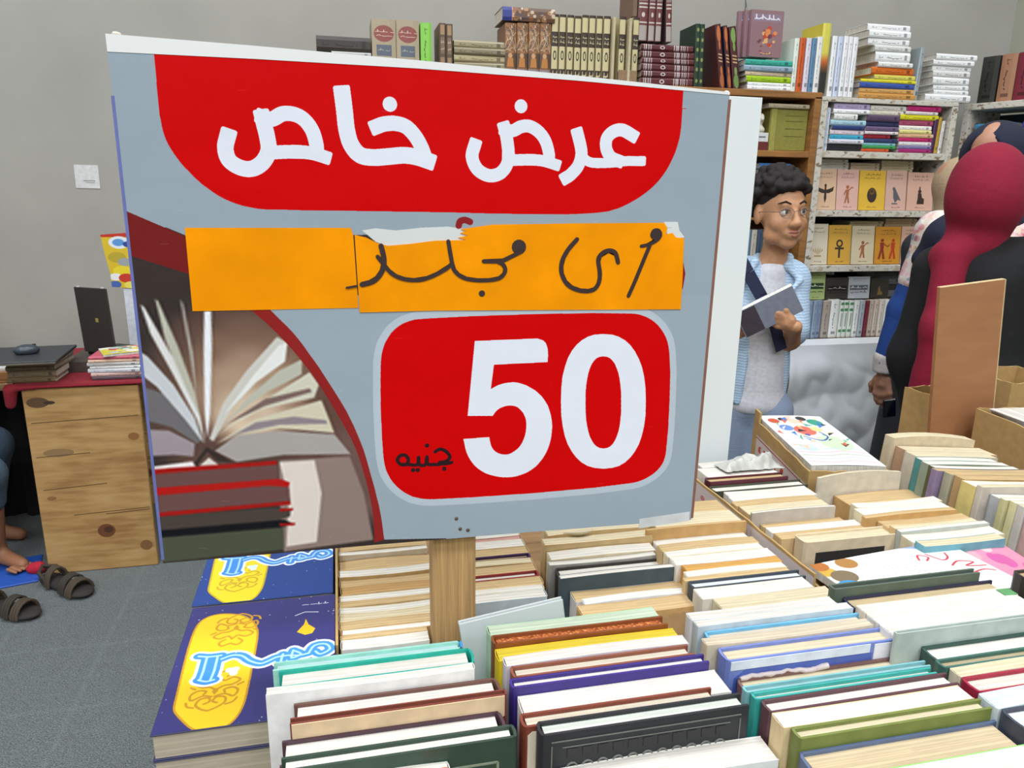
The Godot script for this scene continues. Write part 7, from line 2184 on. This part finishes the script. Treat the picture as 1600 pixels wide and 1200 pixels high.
# ---------------------------------------------------------------- the far table with the laptop
func far_table() -> void:
	rng.seed = 71
	var im := blank(512, 896, Color("b08a58"))
	var nz := FastNoiseLite.new()
	nz.seed = 15
	nz.frequency = 0.02
	for y in 224:
		for x in 128:
			var a := nz.get_noise_2d(x * 0.7, y * 7.0)
			var b := nz.get_noise_2d(x * 0.5 + 70, y * 1.0)
			im.fill_rect(Rect2i(x * 4, y * 4, 4, 4), Color("ae8752").lerp(Color("80582e") if a + b < 0 else Color("c8a470"), minf(0.6, absf(a + b) * 0.6)))
	for q in [[60, 60, 50, 24, "5a4026"], [110, 62, 26, 8, "3a2818"], [290, 700, 42, 34, "6a3c20"], [300, 695, 22, 16, "4a2814"], [470, 790, 30, 26, "7a5630"], [470, 240, 26, 18, "8a5c30"], [60, 520, 22, 10, "8a6034"], [120, 300, 70, 20, "8c6e48"]]:
		dot(im, q[0], q[1], q[2], Color(q[4]), q[3])
	soften(im, 3.0)
	for q in [[20, 155, 500, 140], [20, 318, 260, 308], [30, 478, 320, 462], [150, 610, 505, 596], [300, 615, 505, 606]]:
		stroke(im, P(q), 4, Color("5c4022"))
	var panel := printed("plank_panel", im, 0.8)
	var o := thing("far_table", "table with rough knotty wooden end panel and red cloth", "table", Vector3(-0.965, 0, -3.045))
	var top_y := 0.755
	part("end_panel", boxm(Vector3(0, 0.378, 0), Vector3(0.40, 0.755, 0.022), 0.003), panel, o)
	part("table_top", boxm(Vector3(-0.02, top_y + 0.004, -0.34), Vector3(0.46, 0.014, 0.66), 0.003), surface("table_wood", "9a7a55", 0.75, tx["wood"], Vector3(1.2, 1.2, 1.2)), o)
	part("rear_panel", boxm(Vector3(0, 0.374, -0.64), Vector3(0.40, 0.745, 0.022), 0.003), panel, o)
	var m := MB.new()
	m.box(Vector3(0, top_y + 0.0135, -0.33), Vector3(0.462, 0.004, 0.70), 0.001)
	sdf(m, [[Vector3(-0.235, 0.755, 0.01), Vector3(-0.242, 0.70, 0.006), 0.024, 0.018], [Vector3(-0.22, 0.762, 0.014), Vector3(-0.16, 0.764, 0.016), 0.014, 0.008], [Vector3(-0.16, 0.764, 0.016), Vector3(0.23, 0.766, 0.016), 0.007, 0.005]], 0.004, 0.01)
	part("red_cloth", m, cloth("redcloth", "8a1626"), o)
	# old books carrying a dark board with the mouse
	var y := top_y + 0.016
	for i in 4:
		var t: float = [0.02, 0.024, 0.018, 0.022][i]
		lying_book(Vector3(-1.135 + rng.randf_range(-0.006, 0.006), y, -3.075), 0.165, t, 0.22, ["7a6848", "86745a", "6c5c44", "8c7a5c"][i], "old brown book under the dark board with the mouse", "old brown books on the far table")
		y += t + 0.0005
	var bd := thing("dark_board", "thin dark board laid on old books, carrying a mouse", "board", Vector3(-1.165, y, -3.14), 4.0)
	part("panel", boxm(Vector3(0, 0.006, 0), Vector3(0.27, 0.011, 0.30), 0.002), flat("34363a", 0.5), bd)
	part("chipped_edge", boxm(Vector3(0.0, 0.003, 0.1505), Vector3(0.26, 0.006, 0.002), 0.0006), flat("6c6458", 0.8), bd)
	var ms := thing("mouse", "dark computer mouse on the thin dark board", "mouse", Vector3(-1.165, y + 0.012, -3.14), 20.0)
	m = MB.new()
	sdf(m, [[Vector3(0, 0.014, 0), Vector3(0.044, 0.022, 0.028)], [Vector3(0, -0.02, 0), Vector3(0.1, 0.021, 0.1), "cut"]], 0.003, 0.006)
	part("shell", m, flat("3c444c", 0.35), ms)
	part("wheel", boxm(Vector3(0.026, 0.033, 0), Vector3(0.012, 0.006, 0.005), 0.001), flat("1c1e20", 0.5), ms)
	var lp := thing("laptop", "black laptop with its lid raised, seen from behind", "laptop", Vector3(-0.962, 0.815, -3.27), -30.0)
	part("keyboard_base", boxm(Vector3(0, 0.012, -0.11), Vector3(0.16, 0.018, 0.16), 0.004), flat("26262a", 0.4), lp)
	var lt := Transform3D(Basis(Vector3.RIGHT, deg_to_rad(3)), Vector3(0, 0.02, -0.02))
	var lid := part("lid", boxm(Vector3(0, 0.132, 0), Vector3(0.16, 0.265, 0.008), 0.003, lt), flat("3a3432", 0.4), lp)
	part("lid_emblem", boxm(Vector3(0.012, 0.135, 0.0046), Vector3(0.014, 0.016, 0.001), 0.0003, lt), flat("a8924c", 0.4), lid)
	part("screen", boxm(Vector3(0, 0.132, -0.0046), Vector3(0.145, 0.23, 0.001), 0.0003, lt), flat("14161a", 0.2), lid)
	for s in [-1, 1]:
		part("lid_bumper", boxm(Vector3(s * 0.06, 0.266, 0), Vector3(0.012, 0.005, 0.008), 0.001, lt), flat("c8ccd0", 0.4), lid)
	var lb := thing("book", "thick dark book under the black laptop", "book", Vector3(-0.965, top_y + 0.016, -3.35))
	book_flat(lb, 0.22, 0.042, 0.26, "4a4038")
	# comics
	y = top_y + 0.016
	for i in 7:
		var t: float = [0.014, 0.012, 0.016, 0.010, 0.013, 0.011, 0.012][i]
		var c: String = ["5c4a52", "c8a8a0", "c4c8cc", "e0e0dc", "b8b4b0", "d8b49c", "c05868"][i]
		lying_book(Vector3(-0.845 + rng.randf_range(-0.008, 0.008), y, -3.075), 0.185, t, 0.16, c, ["plum", "pink", "pale blue", "white", "grey", "peach", "rose"][i] + " comic in the pile beside the laptop", "comics piled on the far table", rng.randf_range(-3, 3))
		y += t + 0.0005
	im = blank(128, 128, Color("d8c84c"))
	for i in 26:
		dot(im, rng.randf() * 128, rng.randf() * 128, rng.randf_range(6, 22), [Color("e8e4dc"), Color("6aa08c"), Color("c8525c"), Color("e4d45c"), Color("b8c4c8")][i % 5])
	magazine(Vector3(-0.835, y, -3.15), 0.15, 0.14, 0.008, 22.0, im, "comic_open", "bright comic magazine lying skewed on the pile beside the laptop")
	# comic banner on a white stand
	var ps := thing("comic_banner", "narrow colourful comic banner on a white stand beside the wall", "banner", Vector3(-0.895, 0.7735, -3.47))
	part("white_stand", boxm(Vector3(0.045, 0.155, 0), Vector3(0.075, 0.31, 0.012), 0.002), flat("dfe2ea", 0.6), ps)
	part("red_foot", boxm(Vector3(0.045, 0.006, 0.004), Vector3(0.09, 0.018, 0.03), 0.002), flat("8c1a2a", 0.6), ps)
	im = blank(96, 192, Color("d8b828"))
	im.fill_rect(Rect2i(0, 0, 96, 16), Color("c0301c"))
	for q in [[50, 34, 30, "e0e4ea"], [48, 34, 17, "5c94d0"], [74, 40, 14, "2c4690"], [40, 84, 26, "b8a030"], [60, 100, 20, "9aa0a0"], [50, 130, 26, "e8d02c"], [30, 150, 18, "e8e8e4"], [60, 154, 22, "c83a2c"], [26, 176, 18, "4a66a8"], [70, 178, 18, "e8d860"]]:
		dot(im, q[0], q[1], q[2], Color(q[3]), q[2] * 0.7)
	m = MB.new()
	m.plate(PackedVector2Array([Vector2(-0.055, 0.52), Vector2(-0.046, 0.44), Vector2(-0.034, 0.36), Vector2(-0.034, 0.305), Vector2(0.075, 0.295), Vector2(0.075, 0.53)]), 0.008, 0.010, Transform3D(), Rect2(-0.055, 0.53, 0.13, -0.235))
	part("printed_card", m, printed("banner_print", im, 0.4), ps)
	# dark hollow left of the panel: second table, black sheet added as its shade
	var b := thing("table_with_shade_sheet", "low table with black sheet added as shade beneath, next to the knotty panel", "table", Vector3(-1.62, 0, -3.72))
	part("table_top", boxm(Vector3(0, 0.69, 0.12), Vector3(0.86, 0.03, 0.5), 0.003), surface("table_wood", "9a7a55", 0.75, tx["wood"], Vector3(1.2, 1.2, 1.2)), b)
	m = MB.new()
	grid_sheet(m, func(i: int, j: int) -> Vector3: return Vector3(-0.43 + 0.86 * i / 40.0, 0.674 - 0.672 * j / 12.0, 0.06 + 0.018 * sin(i * 0.9) + 0.01 * sin(i * 2.1 + j * 0.4)), 40, 12)
	part("black_shade_sheet", m, cloth("black", "101012"), b)  # dark sheet put in for the shade under the table
	for s in [-1, 1]:
		part("leg", boxm(Vector3(s * 0.38, 0.337, -0.08), Vector3(0.05, 0.674, 0.05), 0.003), flat("3a302a", 0.7), b)
	var cr := thing("wooden_tray", "shallow wooden tray with a white cup lying on its side", "tray", Vector3(-1.42, 0.706, -3.46), 12.0)
	part("bottom", boxm(Vector3(0, 0.006, 0), Vector3(0.38, 0.012, 0.22), 0.002), surface("orange_wood", "b07c44", 0.6, tx["wood"], Vector3(1.5, 1.5, 1.5)), cr)
	for s in [-1, 1]:
		part("side_rail", boxm(Vector3(0, 0.028, s * 0.105), Vector3(0.38, 0.034, 0.012), 0.002), mats["orange_wood"], cr)
		part("end_rail", boxm(Vector3(s * 0.184, 0.028, 0), Vector3(0.012, 0.034, 0.198), 0.002), mats["orange_wood"], cr)
	var cup := thing("cup", "white paper cup lying in the wooden tray", "cup", Vector3(-1.36, 0.748, -3.46))
	m = MB.new()
	m.tube([Vector3(-0.04, 0, 0), Vector3(0.0, 0.002, 0), Vector3(0.04, 0.004, 0)], [0.022, 0.026, 0.029], 14)
	part("cup_wall", m, flat("e4e4e0", 0.5), cup)
	# floor clutter and sandals
	var mat_ := thing("blue_mat", "bright blue plastic mat on the carpet by the bare foot", "mat", Vector3(-1.34, 0.0, -3.06), 15.0)
	part("sheet", boxm(Vector3(0, 0.004, 0), Vector3(0.26, 0.007, 0.24), 0.002), flat("2456b4", 0.5), mat_)
	var rp := thing("red_pouch", "small red cloth pouch on the floor against the knotty panel", "pouch", Vector3(-1.215, 0.0, -3.055))
	m = MB.new()
	sdf(m, [[Vector3(0, 0.022, 0), Vector3(0.036, 0.024, 0.028)], [Vector3(0.012, 0.03, 0.006), Vector3(0.022, 0.02, 0.02)], [Vector3(0, -0.02, 0), Vector3(0.1, 0.02, 0.1), "cut"]], 0.004, 0.01)
	part("cloth_body", m, cloth("pouch", "b81c34"), rp)
	for k in 2:
		var at := [Vector3(-1.215, 0, -2.76), Vector3(-1.065, 0, -2.90)]
		var sd := thing("sandal", ["worn brown strap sandal lying farther from the knotty panel", "worn brown strap sandal lying close to the knotty panel"][k], "sandal", at[k], [62.0, 50.0][k], "pair of worn sandals")
		m = MB.new()
		sdf(m, [[Vector3(0, 0.016, 0.07), Vector3(0.048, 0.018, 0.075)], [Vector3(0, 0.018, -0.07), Vector3(0.038, 0.022, 0.065)], [Vector3(0, 0.016, 0), Vector3(0.036, 0.018, 0.07)], [Vector3(0, -0.03, 0), Vector3(0.2, 0.03, 0.3), "cut"]], 0.005, 0.015)
		part("sole", m, flat("2c2824", 0.8), sd)
		for q in [[0.085, 0.046, 0.05, 0.020, "4c4032"], [0.045, 0.046, 0.058, 0.018, "3a332a"], [-0.05, 0.040, 0.066, 0.016, "4c4032"]]:
			var pts := []
			for i in 9:
				var th := PI * i / 8.0
				pts.append(Vector3(q[1] * cos(th), 0.012 + q[2] * sin(th), q[0]))
			var st := MB.new()
			for w in [-1, 0, 1]:
				var p2 := []
				for p in pts:
					p2.append(p + Vector3(0, 0, w * q[3] * 0.6))
				st.tube(p2, [0.006], 6)
			part("strap", st, flat(q[4], 0.85), sd)
		var hs := MB.new()
		hs.tube([Vector3(-0.036, 0.03, -0.05), Vector3(-0.034, 0.055, -0.10), Vector3(0, 0.062, -0.132), Vector3(0.034, 0.055, -0.10), Vector3(0.036, 0.03, -0.05)], [0.008], 6)
		part("heel_strap", hs, flat("3a332a", 0.85), sd)

func book_flat(o: Node3D, w: float, t: float, deep: float, hex: String) -> void:
	var c := MB.new()
	c.box(Vector3(0, 0.0008, 0), Vector3(w, 0.0016, deep), 0.0004)
	c.box(Vector3(0, t - 0.0008, 0), Vector3(w, 0.0016, deep), 0.0004)
	c.box(Vector3(0, t / 2, deep / 2 - 0.0008), Vector3(w, t - 0.001, 0.0016), 0.0004)
	part("cover", c, flat(hex, 0.6), o)
	part("pages", boxm(Vector3(0, t / 2, -0.001), Vector3(w - 0.004, t - 0.0034, deep - 0.005), 0.0002), pages("ddd2ba"), o)

# ---------------------------------------------------------------- the hall
func hall() -> void:
	var wall := surface("wall_paint", "a8a59d", 0.85, noise_tex("plaster", 0.006, 0.93, 1.0, 512), Vector3.ONE * 0.5, null, 1.0, true)
	var carpet := surface("carpet", "868d8d", 1.0, noise_tex("pile", 0.2, 0.72, 1.0, 256, 2), Vector3.ONE * 3.0, normal_tex("pile_n", 0.25, 8.0), 1.0, true)
	struct("floor", boxm(Vector3(-0.2, -0.05, 2.5), Vector3(8.4, 0.1, 13.2), 0.0), carpet, "grey carpet floor of the hall", "floor")
	struct("wall_back", boxm(Vector3(-0.2, 3.0, -4.0), Vector3(8.4, 6.0, 0.1), 0.0), wall, "plain grey wall behind the bookcases", "wall")
	struct("wall_left", boxm(Vector3(-4.35, 3.0, 2.5), Vector3(0.1, 6.0, 12.9), 0.0), wall, "plain grey wall at the left end of the hall", "wall")
	struct("wall_right", boxm(Vector3(3.88, 3.0, 2.5), Vector3(0.1, 6.0, 12.9), 0.0), surface("side_paint", "a9aa98", 0.85, noise_tex("plaster", 0.006, 0.93, 1.0, 512), Vector3.ONE * 0.5, null, 1.0, true), "greenish grey side wall beside the corner bookcase", "wall")
	struct("wall_front", boxm(Vector3(-0.2, 3.0, 9.0), Vector3(8.4, 6.0, 0.1), 0.0), wall, "plain grey wall facing the stall", "wall")
	struct("ceiling", boxm(Vector3(-0.2, 6.05, 2.5), Vector3(8.4, 0.1, 13.2), 0.0), flat("d8d8d4", 0.9), "white hall ceiling", "ceiling")
	var n := thing("wall_notice", "small white paper notice stuck on the grey wall", "notice", Vector3(-1.11, 1.475, -3.948), 0.0)
	n.rotation_degrees.z = -0.6
	part("paper", boxm(Vector3(0, 0.052, 0), Vector3(0.102, 0.104, 0.001), 0.0002), flat("dcdcda", 0.7), n)
	part("printed_line", boxm(Vector3(0.008, 0.034, 0.0006), Vector3(0.05, 0.004, 0.0006), 0.0001), flat("8a8a88", 0.7), n)
	part("printed_line", boxm(Vector3(0.012, 0.026, 0.0006), Vector3(0.036, 0.003, 0.0006), 0.0001), flat("8a8a88", 0.7), n)
	var sc := thing("wall_mark", "small dark nail mark on the wall above the mauve picture book", "scratch", Vector3(2.135, 2.44, -3.947))  # small scratch mark on the wall, built as a thin dark tube
	var m := MB.new()
	m.tube([Vector3(0, 0.03, 0), Vector3(0.004, 0, 0.004), Vector3(-0.003, -0.025, 0.002)], [0.002, 0.003, 0.0015], 6)
	part("scratch", m, flat("5c5a58", 0.6), sc)

func lamps() -> void:
	var glow := StandardMaterial3D.new()
	glow.resource_name = "lamp_glow"
	glow.albedo_color = Color(1, 1, 1)
	glow.emission_enabled = true
	glow.emission = Color(0.955, 0.975, 1.0)
	glow.emission_energy_multiplier = 3.0
	for x in [-2.9, -0.4, 2.1]:  # out of view; height and rows set to light upright faces and low areas
		for z in [-1.7, 2.0, 4.8, 7.4]:
			var o := thing("unseen_ceiling_lamp", "unseen square white panel lamp in the hall ceiling, lighting the stall", "lamp", Vector3(x, 6.0, z), 0.0, "unseen panel lamps in the ceiling")
			part("frame", boxm(Vector3(0, -0.01, 0), Vector3(1.26, 0.02, 1.26), 0.002), flat("e6e6e4", 0.5, false), o)
			part("diffuser", boxm(Vector3(0, -0.022, 0), Vector3(1.2, 0.006, 1.2), 0.001), glow, o)
			var l := AreaLight3D.new()
			l.name = "unseen_panel_light"
			l.area_size = Vector2(1.2, 1.2)
			l.area_normalize_energy = true
			l.light_energy = LAMP
			l.light_color = Color(0.955, 0.975, 1.0)
			l.area_range = 30.0
			l.area_attenuation = 2.0
			l.shadow_enabled = true
			l.position = Vector3(0, -0.03, 0)
			l.rotation_degrees.x = -90
			o.add_child(l)
